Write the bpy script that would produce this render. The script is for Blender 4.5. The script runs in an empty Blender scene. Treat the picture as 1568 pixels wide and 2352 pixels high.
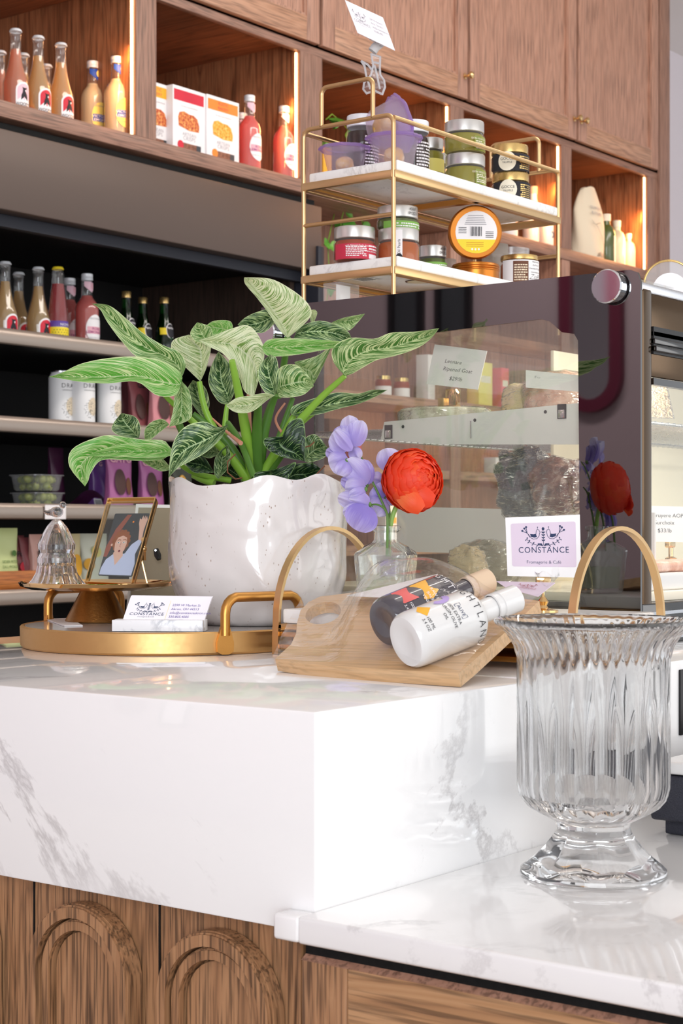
import bpy, bmesh, math, random
from mathutils import Vector, Matrix, Euler, noise
from mathutils.geometry import tessellate_polygon
random.seed(7)
V = Vector
sc = bpy.context.scene
col = sc.collection
# ---------------------------------------------------------------- camera, world, light, exposure
F = 3860.0; CX = 784.0; HY = 1210.0; CZ = 1.21
FX, FY = 0.7959, 0.6054                      # camera forward, level
cam_d = bpy.data.cameras.new('camera'); cam = bpy.data.objects.new('camera', cam_d); col.objects.link(cam)
cam.location = (0, 0, CZ); cam.rotation_euler = (math.pi/2, 0, -math.atan2(FX, FY))
cam_d.sensor_fit = 'VERTICAL'; cam_d.sensor_height = 36.0; cam_d.lens = 36.0*F/2352
cam_d.shift_y = 34.0/2352; cam_d.clip_start = 0.05; cam_d.clip_end = 60
cam_d.dof.use_dof = True; cam_d.dof.focus_distance = 1.85; cam_d.dof.aperture_fstop = 20
sc.camera = cam
sc.cycles.transparent_max_bounces = 32; sc.cycles.max_bounces = 16; sc.cycles.transmission_bounces = 14; sc.cycles.glossy_bounces = 6
sc.view_settings.view_transform = 'Standard'; sc.view_settings.look = 'None'
sc.view_settings.exposure = 0.0; sc.view_settings.gamma = 1.0; sc.view_settings.use_curve_mapping = False
w = bpy.data.worlds.new('world'); sc.world = w; w.use_nodes = True
bg = w.node_tree.nodes['Background']; bg.inputs[0].default_value = (0.93, 0.96, 1.0, 1); bg.inputs[1].default_value = 1.0
def area(name, loc, target, sx, sy, power, color):
    l = bpy.data.lights.new(name, 'AREA'); l.shape = 'RECTANGLE'; l.size = sx; l.size_y = sy; l.energy = power; l.color = color
    o = bpy.data.objects.new(name, l); col.objects.link(o); o.location = loc
    o.rotation_euler = (V(target)-V(loc)).to_track_quat('-Z', 'Y').to_euler(); return o
area('window_daylight', (-2.6, -1.6, 1.9), (1.3, 0.9, 1.0), 2.6, 2.2, 132, (0.88, 0.94, 1.0))
area('front_window_daylight', (3.4, -3.2, 1.9), (3.4, 3.1, 2.1), 5.0, 2.2, 60, (1.0, 0.97, 0.94))
area('wall_wash_fill', (4.0, 0.9, 3.45), (4.3, 3.15, 2.1), 4.2, 0.3, 42, (1.0, 0.93, 0.86))  # added unseen fill: brightens the cabinet wall, aimed away from the counter
area('mauve_wall_fill', (-1.7, 3.4, 3.4), (-3.0, 3.6, 1.9), 1.6, 0.3, 60, (1.0, 0.95, 0.9))  # unseen light added so the mauve wall shows up in the dark glass
area('overhead_fill', (3.0, 0.6, 3.55), (3.0, 1.3, 0), 2.4, 1.0, 8, (1.0, 0.92, 0.82))  # faint unseen fill from above, no ceiling fitting known there
# ---------------------------------------------------------------- from a pixel of the photograph to a place in the room
def ray(x, y):
    a = (x-CX)/F
    return V((FX+FY*a, FY-FX*a, (HY-y)/F))
def PD(x, y, d): return V((0, 0, CZ)) + ray(x, y)*d
def PXp(x, y, X): r = ray(x, y); return V((0, 0, CZ)) + r*(X/r.x)
def PYp(x, y, Y): r = ray(x, y); return V((0, 0, CZ)) + r*(Y/r.y)
def PZp(x, y, z): r = ray(x, y); return V((0, 0, CZ)) + r*((z-CZ)/r.z)
def on_y(x, Y, z): p = PYp(x, HY, Y); p.z = z; return p          # column x of the photo, at depth Y, height z
def on_x(x, X, z): p = PXp(x, HY, X); p.z = z; return p
# ---------------------------------------------------------------- materials
MATS = {}
def srgb(c):
    if isinstance(c, str): c = [int(c[i:i+2], 16)/255 for i in (0, 2, 4)]
    return tuple((v/12.92 if v <= 0.04045 else ((v+0.055)/1.055)**2.4) for v in c) + (1,)
def mat(name):
    m = bpy.data.materials.new(name); m.use_nodes = True; MATS[name] = m
    nt = m.node_tree; return m, nt, nt.nodes['Principled BSDF']
def N(nt, t, **kw):
    n = nt.nodes.new(t)
    for k, v in kw.items():
        if k.startswith('i_'): n.inputs[k[2:].replace('_', ' ')].default_value = v
        else: setattr(n, k, v)
    return n
def plain(name, c, rough=0.5, metal=0.0, spec=0.5, coat=0, emit=0, alpha=1, bump=0, bscale=200, trans=0, ior=1.45, sss=0):
    m, nt, b = mat(name); b.inputs['Base Color'].default_value = srgb(c)
    b.inputs['Roughness'].default_value = rough; b.inputs['Metallic'].default_value = metal
    b.inputs['Specular IOR Level'].default_value = spec; b.inputs['Coat Weight'].default_value = coat
    b.inputs['Coat Roughness'].default_value = 0.05; b.inputs['Alpha'].default_value = alpha
    b.inputs['Transmission Weight'].default_value = trans; b.inputs['IOR'].default_value = ior
    if emit: b.inputs['Emission Color'].default_value = srgb(c); b.inputs['Emission Strength'].default_value = emit
    # a little unevenness in every surface
    tc = N(nt, 'ShaderNodeTexCoord'); no = N(nt, 'ShaderNodeTexNoise', i_Scale=bscale, i_Detail=3.0)
    nt.links.new(tc.outputs['Object'], no.inputs['Vector'])
    if bump:
        bu = N(nt, 'ShaderNodeBump', i_Strength=bump, i_Distance=0.002)
        nt.links.new(no.outputs['Fac'], bu.inputs['Height']); nt.links.new(bu.outputs['Normal'], b.inputs['Normal'])
    elif not emit and rough > 0.08:
        mr = N(nt, 'ShaderNodeMapRange'); mr.inputs[3].default_value = rough*0.85; mr.inputs[4].default_value = min(1, rough*1.15)
        nt.links.new(no.outputs['Fac'], mr.inputs[0]); nt.links.new(mr.outputs[0], b.inputs['Roughness'])
    return m
def ramp(nt, stops):
    r = N(nt, 'ShaderNodeValToRGB'); e = r.color_ramp.elements
    e[0].position = stops[0][0]; e[0].color = srgb(stops[0][1]); e[1].position = stops[-1][0]; e[1].color = srgb(stops[-1][1])
    for p, c in stops[1:-1]: x = e.new(p); x.color = srgb(c)
    return r
def wood(name, dark, mid, light, axis='z', scale=1.0, rough=0.45, plainness=0.5, pores=0.55):
    m, nt, b = mat(name)
    tc = N(nt, 'ShaderNodeTexCoord')
    s = {'z': (9, 9, 0.75), 'x': (0.75, 9, 9), 'y': (9, 0.75, 9)}[axis]
    mp = N(nt, 'ShaderNodeMapping'); mp.inputs['Scale'].default_value = [v*scale for v in s]
    nt.links.new(tc.outputs['Object'], mp.inputs['Vector'])
    n1 = N(nt, 'ShaderNodeTexNoise', i_Scale=1.0, i_Detail=2.5, i_Roughness=0.5, i_Distortion=0.35)
    nt.links.new(mp.outputs[0], n1.inputs['Vector'])
    mu = N(nt, 'ShaderNodeMath', operation='MULTIPLY'); mu.inputs[1].default_value = 17.0
    nt.links.new(n1.outputs['Fac'], mu.inputs[0])
    pp = N(nt, 'ShaderNodeMath', operation='PINGPONG'); pp.inputs[1].default_value = 1.0
    nt.links.new(mu.outputs[0], pp.inputs[0])
    mp2 = N(nt, 'ShaderNodeMapping'); mp2.inputs['Scale'].default_value = [v*scale*22 if v > 1 else v*scale*9 for v in s]
    nt.links.new(tc.outputs['Object'], mp2.inputs['Vector'])
    n2 = N(nt, 'ShaderNodeTexNoise', i_Scale=1.0, i_Detail=2.0); nt.links.new(mp2.outputs[0], n2.inputs['Vector'])
    r = ramp(nt, [(0.0, dark), (0.18, mid), (0.55, light), (1.0, mid)])
    nt.links.new(pp.outputs[0], r.inputs[0])
    mx0 = N(nt, 'ShaderNodeMix', data_type='RGBA'); mx0.inputs[0].default_value = plainness
    nt.links.new(r.outputs[0], mx0.inputs[6]); mx0.inputs[7].default_value = srgb(light)
    r2 = ramp(nt, [(0.36, '6b6b6b'), (0.52, 'ffffff')]); nt.links.new(n2.outputs['Fac'], r2.inputs[0])
    mx = N(nt, 'ShaderNodeMix', data_type='RGBA', blend_type='MULTIPLY'); mx.inputs[0].default_value = pores
    nt.links.new(mx0.outputs[2], mx.inputs[6]); nt.links.new(r2.outputs[0], mx.inputs[7])
    nt.links.new(mx.outputs[2], b.inputs['Base Color']); b.inputs['Roughness'].default_value = rough
    b.inputs['Coat Weight'].default_value = 0.12; b.inputs['Coat Roughness'].default_value = 0.3
    bu = N(nt, 'ShaderNodeBump', i_Strength=0.25, i_Distance=0.001); nt.links.new(n2.outputs['Fac'], bu.inputs['Height'])
    nt.links.new(bu.outputs['Normal'], b.inputs['Normal'])
    return m
def marble(name, base='f1eeec', vein='9c8f8c', rough=0.12, scale=2.2, amount=0.55, width=0.02, coat=0.0):
    m, nt, b = mat(name); tc = N(nt, 'ShaderNodeTexCoord')
    mp = N(nt, 'ShaderNodeMapping'); mp.inputs['Scale'].default_value = (scale, scale, scale*0.75); mp.inputs['Rotation'].default_value = (0.5, 0.3, 0.6); mp.inputs['Location'].default_value = (2.35, 1.1, 0.4)
    nt.links.new(tc.outputs['Object'], mp.inputs[0])
    n1 = N(nt, 'ShaderNodeTexNoise', i_Scale=1.0, i_Detail=9.0, i_Roughness=0.68, i_Distortion=0.5); nt.links.new(mp.outputs[0], n1.inputs['Vector'])
    sb = N(nt, 'ShaderNodeMath', operation='SUBTRACT'); sb.inputs[1].default_value = 0.5; nt.links.new(n1.outputs['Fac'], sb.inputs[0])
    ab = N(nt, 'ShaderNodeMath', operation='ABSOLUTE'); nt.links.new(sb.outputs[0], ab.inputs[0])
    mr = N(nt, 'ShaderNodeMapRange'); mr.inputs[1].default_value = 0; mr.inputs[2].default_value = width; mr.inputs[3].default_value = amount; mr.inputs[4].default_value = 0
    nt.links.new(ab.outputs[0], mr.inputs[0])
    n3 = N(nt, 'ShaderNodeTexNoise', i_Scale=2.3, i_Detail=3.0); nt.links.new(mp.outputs[0], n3.inputs['Vector'])
    mr2 = N(nt, 'ShaderNodeMapRange'); mr2.inputs[1].default_value = 0.45; mr2.inputs[2].default_value = 0.62; nt.links.new(n3.outputs['Fac'], mr2.inputs[0])
    mm = N(nt, 'ShaderNodeMath', operation='MULTIPLY'); nt.links.new(mr.outputs[0], mm.inputs[0]); nt.links.new(mr2.outputs[0], mm.inputs[1])
    mx = N(nt, 'ShaderNodeMix', data_type='RGBA'); mx.inputs[6].default_value = srgb(base); mx.inputs[7].default_value = srgb(vein)
    nt.links.new(mm.outputs[0], mx.inputs[0]); nt.links.new(mx.outputs[2], b.inputs['Base Color'])
    b.inputs['Roughness'].default_value = rough; b.inputs['Coat Weight'].default_value = coat; b.inputs['Coat Roughness'].default_value = 0.02; b.inputs['Coat IOR'].default_value = 1.6; return m
def thin_glass(name, tint='ffffff', rough=0.01, gain=1.0, ior=1.45, bump=0, bscale=30, haze=0.0):
    m, nt, b = mat(name); nt.nodes.remove(b); out = nt.nodes['Material Output']
    tr = N(nt, 'ShaderNodeBsdfTransparent'); tr.inputs[0].default_value = srgb(tint)
    gl = N(nt, 'ShaderNodeBsdfGlossy'); gl.inputs['Roughness'].default_value = rough
    fr = N(nt, 'ShaderNodeFresnel'); ge = N(nt, 'ShaderNodeNewGeometry'); io = N(nt, 'ShaderNodeMapRange'); io.inputs[3].default_value = ior; io.inputs[4].default_value = 1/ior
    nt.links.new(ge.outputs['Backfacing'], io.inputs[0]); nt.links.new(io.outputs[0], fr.inputs[0])   # both faces of a thin sheet reflect alike
    mu = N(nt, 'ShaderNodeMath', operation='MULTIPLY', use_clamp=True); mu.inputs[1].default_value = gain
    mx = N(nt, 'ShaderNodeMixShader'); nt.links.new(fr.outputs[0], mu.inputs[0]); nt.links.new(mu.outputs[0], mx.inputs[0])
    hz = N(nt, 'ShaderNodeMixShader'); hz.inputs[0].default_value = haze; df = N(nt, 'ShaderNodeBsdfDiffuse'); df.inputs[0].default_value = (0.9, 0.9, 0.9, 1)
    nt.links.new(tr.outputs[0], hz.inputs[1]); nt.links.new(df.outputs[0], hz.inputs[2])
    nt.links.new(hz.outputs[0], mx.inputs[1]); nt.links.new(gl.outputs[0], mx.inputs[2]); nt.links.new(mx.outputs[0], out.inputs[0])
    if bump:
        tc = N(nt, 'ShaderNodeTexCoord'); mp = N(nt, 'ShaderNodeMapping'); mp.inputs['Scale'].default_value = (1, 1, 3)
        no = N(nt, 'ShaderNodeTexNoise', i_Scale=bscale, i_Detail=3.0, i_Distortion=1.2); nt.links.new(tc.outputs['Object'], mp.inputs[0]); nt.links.new(mp.outputs[0], no.inputs['Vector'])
        bu = N(nt, 'ShaderNodeBump', i_Strength=bump, i_Distance=0.01); nt.links.new(no.outputs['Fac'], bu.inputs['Height'])
        nt.links.new(bu.outputs['Normal'], gl.inputs['Normal']); nt.links.new(bu.outputs['Normal'], fr.inputs['Normal'])
    return m
def murky(name, c, see=0.35, rough=0.25):
    """drink, water or soft plastic: part scatters, part lets the light through"""
    m, nt, b = mat(name); out = nt.nodes['Material Output']; b.inputs['Base Color'].default_value = srgb(c); b.inputs['Roughness'].default_value = rough
    tl = N(nt, 'ShaderNodeBsdfTranslucent'); tl.inputs[0].default_value = srgb(c)
    tr = N(nt, 'ShaderNodeBsdfTransparent'); tr.inputs[0].default_value = srgb(c)
    m1 = N(nt, 'ShaderNodeMixShader'); m1.inputs[0].default_value = 0.45; nt.links.new(b.outputs[0], m1.inputs[1]); nt.links.new(tl.outputs[0], m1.inputs[2])
    m2 = N(nt, 'ShaderNodeMixShader'); m2.inputs[0].default_value = see; nt.links.new(m1.outputs[0], m2.inputs[1]); nt.links.new(tr.outputs[0], m2.inputs[2])
    nt.links.new(m2.outputs[0], out.inputs[0]); return m
def leafmat(name, green, stripe, amount=0.5, freq=17, back=0.25):
    m, nt, b = mat(name); out = nt.nodes['Material Output']
    uv = N(nt, 'ShaderNodeUVMap'); uv.uv_map = 'UV'; sp = N(nt, 'ShaderNodeSeparateXYZ'); nt.links.new(uv.outputs[0], sp.inputs[0])
    ab = N(nt, 'ShaderNodeMath', operation='ABSOLUTE'); nt.links.new(sp.outputs[1], ab.inputs[0])          # distance from the midrib
    pw = N(nt, 'ShaderNodeMath', operation='POWER'); pw.inputs[1].default_value = 1.6; nt.links.new(ab.outputs[0], pw.inputs[0])
    k = N(nt, 'ShaderNodeMath', operation='MULTIPLY_ADD'); k.inputs[1].default_value = -0.33; nt.links.new(pw.outputs[0], k.inputs[0]); nt.links.new(sp.outputs[0], k.inputs[2])
    cb = N(nt, 'ShaderNodeCombineXYZ')
    kk = N(nt, 'ShaderNodeMath', operation='MULTIPLY'); kk.inputs[1].default_value = freq*1.7; nt.links.new(k.outputs[0], kk.inputs[0])
    vv = N(nt, 'ShaderNodeMath', operation='MULTIPLY'); vv.inputs[1].default_value = 0.55; nt.links.new(sp.outputs[1], vv.inputs[0])
    nt.links.new(kk.outputs[0], cb.inputs[0]); nt.links.new(vv.outputs[0], cb.inputs[1])
    oi = N(nt, 'ShaderNodeObjectInfo'); nt.links.new(oi.outputs['Random'], cb.inputs[2])
    n1 = N(nt, 'ShaderNodeTexNoise', i_Scale=3.2, i_Detail=2.0, i_Roughness=0.55); nt.links.new(cb.outputs[0], n1.inputs['Vector'])
    r = N(nt, 'ShaderNodeMapRange'); r.inputs[1].default_value = 0.60-0.2*amount; r.inputs[2].default_value = 0.65-0.2*amount; nt.links.new(n1.outputs['Fac'], r.inputs[0])
    # pale margin and midrib
    r3 = N(nt, 'ShaderNodeMapRange'); r3.inputs[1].default_value = 0.94; r3.inputs[2].default_value = 0.985; nt.links.new(ab.outputs[0], r3.inputs[0])
    r4 = N(nt, 'ShaderNodeMapRange'); r4.inputs[1].default_value = 0.05; r4.inputs[2].default_value = 0.02; r4.inputs[4].default_value = 0.7; nt.links.new(ab.outputs[0], r4.inputs[0])
    m1 = N(nt, 'ShaderNodeMath', operation='MAXIMUM'); nt.links.new(r.outputs[0], m1.inputs[0]); nt.links.new(r3.outputs[0], m1.inputs[1])
    m2 = N(nt, 'ShaderNodeMath', operation='MAXIMUM'); nt.links.new(m1.outputs[0], m2.inputs[0]); nt.links.new(r4.outputs[0], m2.inputs[1])
    mx = N(nt, 'ShaderNodeMix', data_type='RGBA'); mx.inputs[6].default_value = srgb(green); mx.inputs[7].default_value = srgb(stripe)
    nt.links.new(m2.outputs[0], mx.inputs[0]); nt.links.new(mx.outputs[2], b.inputs['Base Color']); b.inputs['Roughness'].default_value = 0.33
    tl = N(nt, 'ShaderNodeBsdfTranslucent'); nt.links.new(mx.outputs[2], tl.inputs[0])
    ms = N(nt, 'ShaderNodeMixShader'); ms.inputs[0].default_value = back; nt.links.new(b.outputs[0], ms.inputs[1]); nt.links.new(tl.outputs[0], ms.inputs[2]); nt.links.new(ms.outputs[0], out.inputs[0])
    bu = N(nt, 'ShaderNodeBump', i_Strength=0.3, i_Distance=0.001); nt.links.new(n1.outputs['Fac'], bu.inputs['Height']); nt.links.new(bu.outputs['Normal'], b.inputs['Normal'])
    return m
def petalmat(name, c1, c2, back=0.35):
    m, nt, b = mat(name); out = nt.nodes['Material Output']
    uv = N(nt, 'ShaderNodeUVMap'); uv.uv_map = 'UV'; mp = N(nt, 'ShaderNodeMapping'); mp.inputs['Scale'].default_value = (0.8, 9, 1); nt.links.new(uv.outputs[0], mp.inputs[0])
    no = N(nt, 'ShaderNodeTexNoise', i_Scale=2.5, i_Detail=4.0); nt.links.new(mp.outputs[0], no.inputs['Vector'])
    sp = N(nt, 'ShaderNodeSeparateXYZ'); nt.links.new(uv.outputs[0], sp.inputs[0])
    ad = N(nt, 'ShaderNodeMath', operation='MULTIPLY_ADD'); ad.inputs[1].default_value = 0.7; nt.links.new(no.outputs['Fac'], ad.inputs[0]); nt.links.new(sp.outputs[0], ad.inputs[2])
    r = ramp(nt, [(0.35, c1), (0.98, c2)]); nt.links.new(ad.outputs[0], r.inputs[0])
    nt.links.new(r.outputs[0], b.inputs['Base Color']); b.inputs['Roughness'].default_value = 0.5
    tl = N(nt, 'ShaderNodeBsdfTranslucent'); nt.links.new(r.outputs[0], tl.inputs[0])
    ms = N(nt, 'ShaderNodeMixShader'); ms.inputs[0].default_value = back; nt.links.new(b.outputs[0], ms.inputs[1]); nt.links.new(tl.outputs[0], ms.inputs[2]); nt.links.new(ms.outputs[0], out.inputs[0])
    return m
def glazed(name):
    m, nt, b = mat(name); tc = N(nt, 'ShaderNodeTexCoord')
    mp = N(nt, 'ShaderNodeMapping'); mp.inputs['Scale'].default_value = (1, 1, 0.55); nt.links.new(tc.outputs['Object'], mp.inputs[0])
    vo = N(nt, 'ShaderNodeTexVoronoi', i_Scale=230.0); nt.links.new(mp.outputs[0], vo.inputs['Vector'])
    r = N(nt, 'ShaderNodeMapRange'); r.inputs[1].default_value = 0.13; r.inputs[2].default_value = 0.20; r.inputs[3].default_value = 1; r.inputs[4].default_value = 0; nt.links.new(vo.outputs['Distance'], r.inputs[0])
    no = N(nt, 'ShaderNodeTexNoise', i_Scale=60.0, i_Detail=2.0); nt.links.new(mp.outputs[0], no.inputs['Vector'])
    r2 = N(nt, 'ShaderNodeMapRange'); r2.inputs[1].default_value = 0.50; r2.inputs[2].default_value = 0.62; r2.inputs[4].default_value = 0.75; nt.links.new(no.outputs['Fac'], r2.inputs[0])
    mm = N(nt, 'ShaderNodeMath', operation='MULTIPLY'); nt.links.new(r.outputs[0], mm.inputs[0]); nt.links.new(r2.outputs[0], mm.inputs[1])
    mx = N(nt, 'ShaderNodeMix', data_type='RGBA'); mx.inputs[6].default_value = srgb('dfd9d6'); mx.inputs[7].default_value = srgb('8c6a50'); nt.links.new(mm.outputs[0], mx.inputs[0])
    nt.links.new(mx.outputs[2], b.inputs['Base Color']); b.inputs['Roughness'].default_value = 0.22; b.inputs['Coat Weight'].default_value = 0.8
    n2 = N(nt, 'ShaderNodeTexNoise', i_Scale=14.0, i_Detail=1.0, i_Distortion=0.8); nt.links.new(tc.outputs['Object'], n2.inputs['Vector'])
    bu = N(nt, 'ShaderNodeBump', i_Strength=0.45, i_Distance=0.02); nt.links.new(n2.outputs['Fac'], bu.inputs['Height']); nt.links.new(bu.outputs['Normal'], b.inputs['Normal']); nt.links.new(bu.outputs['Normal'], b.inputs['Coat Normal'])
    return m
def mottled(name, stops, scale=40, rough=0.5, bump=0.5, detail=4.0, vor=False):
    m, nt, b = mat(name); tc = N(nt, 'ShaderNodeTexCoord')
    if vor: no = N(nt, 'ShaderNodeTexVoronoi', i_Scale=scale); o = no.outputs['Distance']
    else: no = N(nt, 'ShaderNodeTexNoise', i_Scale=scale, i_Detail=detail, i_Roughness=0.6); o = no.outputs['Fac']
    nt.links.new(tc.outputs['Object'], no.inputs['Vector']); r = ramp(nt, stops); nt.links.new(o, r.inputs[0])
    nt.links.new(r.outputs[0], b.inputs['Base Color']); b.inputs['Roughness'].default_value = rough
    if bump:
        bu = N(nt, 'ShaderNodeBump', i_Strength=bump, i_Distance=0.003); nt.links.new(o, bu.inputs['Height']); nt.links.new(bu.outputs['Normal'], b.inputs['Normal'])
    return m
wood('cab_wood', '7a4e3c', 'a4745c', 'b98c76', 'z', 1.3, 0.5, 0.6)
wood('cab_wood_x', '7a4f3a', 'a67759', 'bd9074', 'x', 1.3, 0.5, 0.55)
wood('frame_wood', '6a4434', '8a6250', '9c7562', 'z', 1.3, 0.5, 0.55); wood('frame_wood_x', '6a4434', '8a6250', '9c7562', 'x', 1.3, 0.5, 0.55)
wood('niche_wood_lit', '5f3520', '935c3c', 'aa7450', 'z', 1.1, 0.45, 0.35)  # orange glow of the light strips is partly put into this colour
wood('cab_wood_y', '4a2a1a', '7a4d36', '8a5a40', 'y', 1.0, 0.5, 0.4)
wood('low_wood', '553722', '8f6443', 'ac805b', 'z', 2.0, 0.42, 0.42, 0.75)
wood('low_wood_x', '7a5030', 'ab7c52', 'c0946a', 'y', 1.3, 0.42, 0.45, 0.6)
wood('dark_wood', '241a16', '3b2d27', '48382f', 'z', 1.4, 0.5, 0.4)
wood('basket_wood', '8a4416', 'b8672c', 'cc7c3a', 'x', 2.0, 0.45, 0.4)
wood('board_wood', 'b5834c', 'cfa06a', 'dab488', 'y', 1.6, 0.4, 0.6, 0.2)
marble('quartz', 'f0eeed', '8d8585', 0.12, 2.4, 0.45, 0.018, 0.8)
marble('white_marble', 'f4f2f0', 'b9b4b2', 0.22, 14, 0.5, 0.03)
marble('grey_marble', 'f3f3f5', 'a9acb4', 0.25, 22, 0.9, 0.07)
thin_glass('clear', 'ffffff', 0.01, 0.9, haze=0.02)
thin_glass('pane', 'fbfdfc', 0.01, 1.0, 1.5)
thin_glass('case_pane', 'f6f8f4', 0.01, 1.5, 1.55, haze=0.03)
thin_glass('bottle_glass', 'ffffff', 0.03, 2.0, haze=0.04)
thin_glass('green_glass', '3fa45a', 0.02, 1.3)
thin_glass('film', 'ffffff', 0.06, 0.75, 1.4, 0.35, 12, haze=0.035)
thin_glass('soft_plastic', 'ffffff', 0.2, 1.2, haze=0.15)
thin_glass('wrap', 'ffffff', 0.06, 1.8, 1.5, 1.0, 60)

thin_glass('pane_top', 'd9d5d2', 0.08, 2.0)
thin_glass('vase_thin', 'fdfffd', 0.04, 3.0, 1.5, haze=0.11)
def crystal(name, clear, haze):
    m, nt, b = mat(name); out = nt.nodes['Material Output']; b.inputs['Transmission Weight'].default_value = 1; b.inputs['Roughness'].default_value = 0.0; b.inputs['IOR'].default_value = 1.45
    tr = N(nt, 'ShaderNodeBsdfTransparent'); m1 = N(nt, 'ShaderNodeMixShader'); m1.inputs[0].default_value = clear; nt.links.new(b.outputs[0], m1.inputs[1]); nt.links.new(tr.outputs[0], m1.inputs[2])
    df = N(nt, 'ShaderNodeBsdfDiffuse'); df.inputs[0].default_value = (0.95, 0.95, 0.96, 1); m2 = N(nt, 'ShaderNodeMixShader'); m2.inputs[0].default_value = haze; nt.links.new(m1.outputs[0], m2.inputs[1]); nt.links.new(df.outputs[0], m2.inputs[2]); nt.links.new(m2.outputs[0], out.inputs[0])
crystal('crystal', 0.12, 0.01); crystal('vase_glass', 0.02, 0.0)
P = plain
P('wall_white', 'e9e4ea', 0.8); P('wall_mauve', 'b9a3aa', 0.8); P('floor_tile', 'a89c92', 0.5); P('ceil', 'f2efec', 0.9)
P('maroon', '6b1f38', 0.5); P('mirror', 'e8e8e8', 0.02, 1); P('black', '141315', 0.4); P('ink', '26242a', 0.7); P('navy', '2b3a5e', 0.7)
P('black_gloss', '0e0b0c', 0.06, coat=1); P('bronze', '5c4a38', 0.12, 0.85); P('gap', '050505', 0.9)
P('black_glass', '060305', 0.02, ior=2.5); P('fascia', '5e5049', 0.42, 0.3, bump=0.05, bscale=900); P('fridge_black', '0c0a0c', 0.65)
P('rail', 'a89a8f', 0.3, 0.75); P('navy_panel', '23252f', 0.5)
P('brass', 'dcb886', 0.36, 1.0); P('brass_dark', 'c8924e', 0.4, 1.0, bump=0.04, bscale=500); P('brass_soft', 'd8ae74', 0.48, 1.0)
P('brass_polish', 'e6c08a', 0.06, 1.0); P('brass_brush', '9c7446', 0.32, 1.0, bump=0.15, bscale=300)
P('steel', 'c9cbd0', 0.28, 1.0); P('chrome', 'e6e6ea', 0.05, 1.0); P('silver_lid', 'd3d0cc', 0.32, 0.8); P('gold_lid', 'd8b676', 0.28, 0.9); P('white_cap', 'e9ebef', 0.4, 0.2)
P('copper', 'b9712c', 0.3, 0.85); P('brass_knob', 'e8c48c', 0.12, 1.0)
P('paper', 'f3eff0', 0.7); P('paper_pink', 'dfcfe0', 0.6); P('card_white', 'f4eff4', 0.6); P('cream', 'f0e6d2', 0.6); P('white', 'f4f3f3', 0.5); P('white_gloss', 'dfdddb', 0.25, coat=0.4)
P('red', 'd2233a', 0.5); P('red_label', 'c72c46', 0.5); P('yellow', 'efd52a', 0.5); P('pale_yellow', 'f2e27c', 0.5); P('blue', '1f4bb0', 0.5); P('purple', '5b3a9a', 0.5); P('orange', 'ef8a32', 0.5); P('amber', 'f2b12c', 0.5)
P('green_label', '7db04a', 0.5); P('pink', 'eab0bd', 0.6); P('pink_label', 'eec3d0', 0.6); P('coral', 'e4605c', 0.5); P('magenta', 'a0487c', 0.5); P('lilac_paper', 'b9a2dc', 0.5); P('grey_text', '8e8a92', 0.7); P('brown', '6a3f28', 0.6); P('teal', '1f5f88', 0.5)
P('pink_bag', 'd88c92', 0.35); P('dusky_bag', '8c4a4e', 0.4); P('magenta_bag', 'b0649a', 0.33); P('purple_bag', '6a3f86', 0.35); P('dark_bag', '4c5044', 0.5); P('plum_bag', '4a1d3e', 0.4)
P('cloth', 'eadac0', 0.9, bump=0.3, bscale=900); P('lime_bag', 'd4de9a', 0.35); P('peach_bag', 'd9a79a', 0.35); P('straw_bag', 'e2cf9e', 0.4); P('lemon_bag', 'e6e6d2', 0.4)
P('frame_back', '9d917c', 0.75, bump=0.1, bscale=1500); P('leather', '2a2b36', 0.45, bump=0.6, bscale=700); P('soil', '2a1c14', 0.9)
P('plastic_white', 'e8e9ea', 0.3, trans=0.35); P('led', 'ffc48a', emit=9.0); P('downlight', 'fff4e2', emit=6.0)
P('stem', '84b03c', 0.4, sss=0.1); P('stem_dark', '4f7a2c', 0.45); P('sheath', 'c98a72', 0.5); P('twig', '7a4a30', 0.7); P('flower_stem', '8fb85a', 0.4); P('calyx', '5c7f3e', 0.5)
P('hedge', '4d7d2c', 0.5); P('hair', '9c5c3e', 0.8); P('skin', 'e0b3a2', 0.6); P('lips', 'a8505a', 0.6); P('blouse', 'c3c9e6', 0.7, bump=0.2, bscale=800); P('photo_dark', '3f4247', 0.6); P('photo_brown', '9a5648', 0.6)
P('olive_glass', '4f5a28', 0.25, coat=0.5); P('bone', 'e6d6b4', 0.3, coat=0.4); P('dark_bottle', '2c2636', 0.12, coat=1.0); P('rind', 'd9cdb0', 0.8); P('date_fruit', '4a2a26', 0.5, bump=0.4, bscale=300); P('beige_sleeve', 'd8bda0', 0.5)

P('clip_plastic', 'f3f3f6', 0.15, trans=0.6, ior=1.3); P('stand_white', 'efeaea', 0.2)
plain('tray_top', 'b8b2ae', 0.1)
murky('orange_drink', 'f8b48c', 0.5); murky('amber_drink', 'efcf8e', 0.5); murky('lemon_drink', 'f8ecc6', 0.1); murky('rose_drink', 'f08078', 0.25); murky('red_drink', 'b3101e', 0.2); murky('green_drink', '0f5a24', 0.3)
murky('pesto', 'b4aa3c', 0.1, 0.3); murky('dark_green', '6f7c34', 0.05); murky('red_sauce', 'c4502a', 0.05, 0.3); murky('honey', 'dc7c3c', 0.15, 0.3); murky('jam_dark', '3c1a14', 0.02, 0.3)
murky('lavender_plastic', 'cdb4e6', 0.55, 0.3); murky('clear_plastic', 'f0eaf2', 0.72, 0.2); murky('frost', 'e8e4de', 0.6, 0.4); murky('water', 'eef2e4', 0.72, 0.05)
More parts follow.
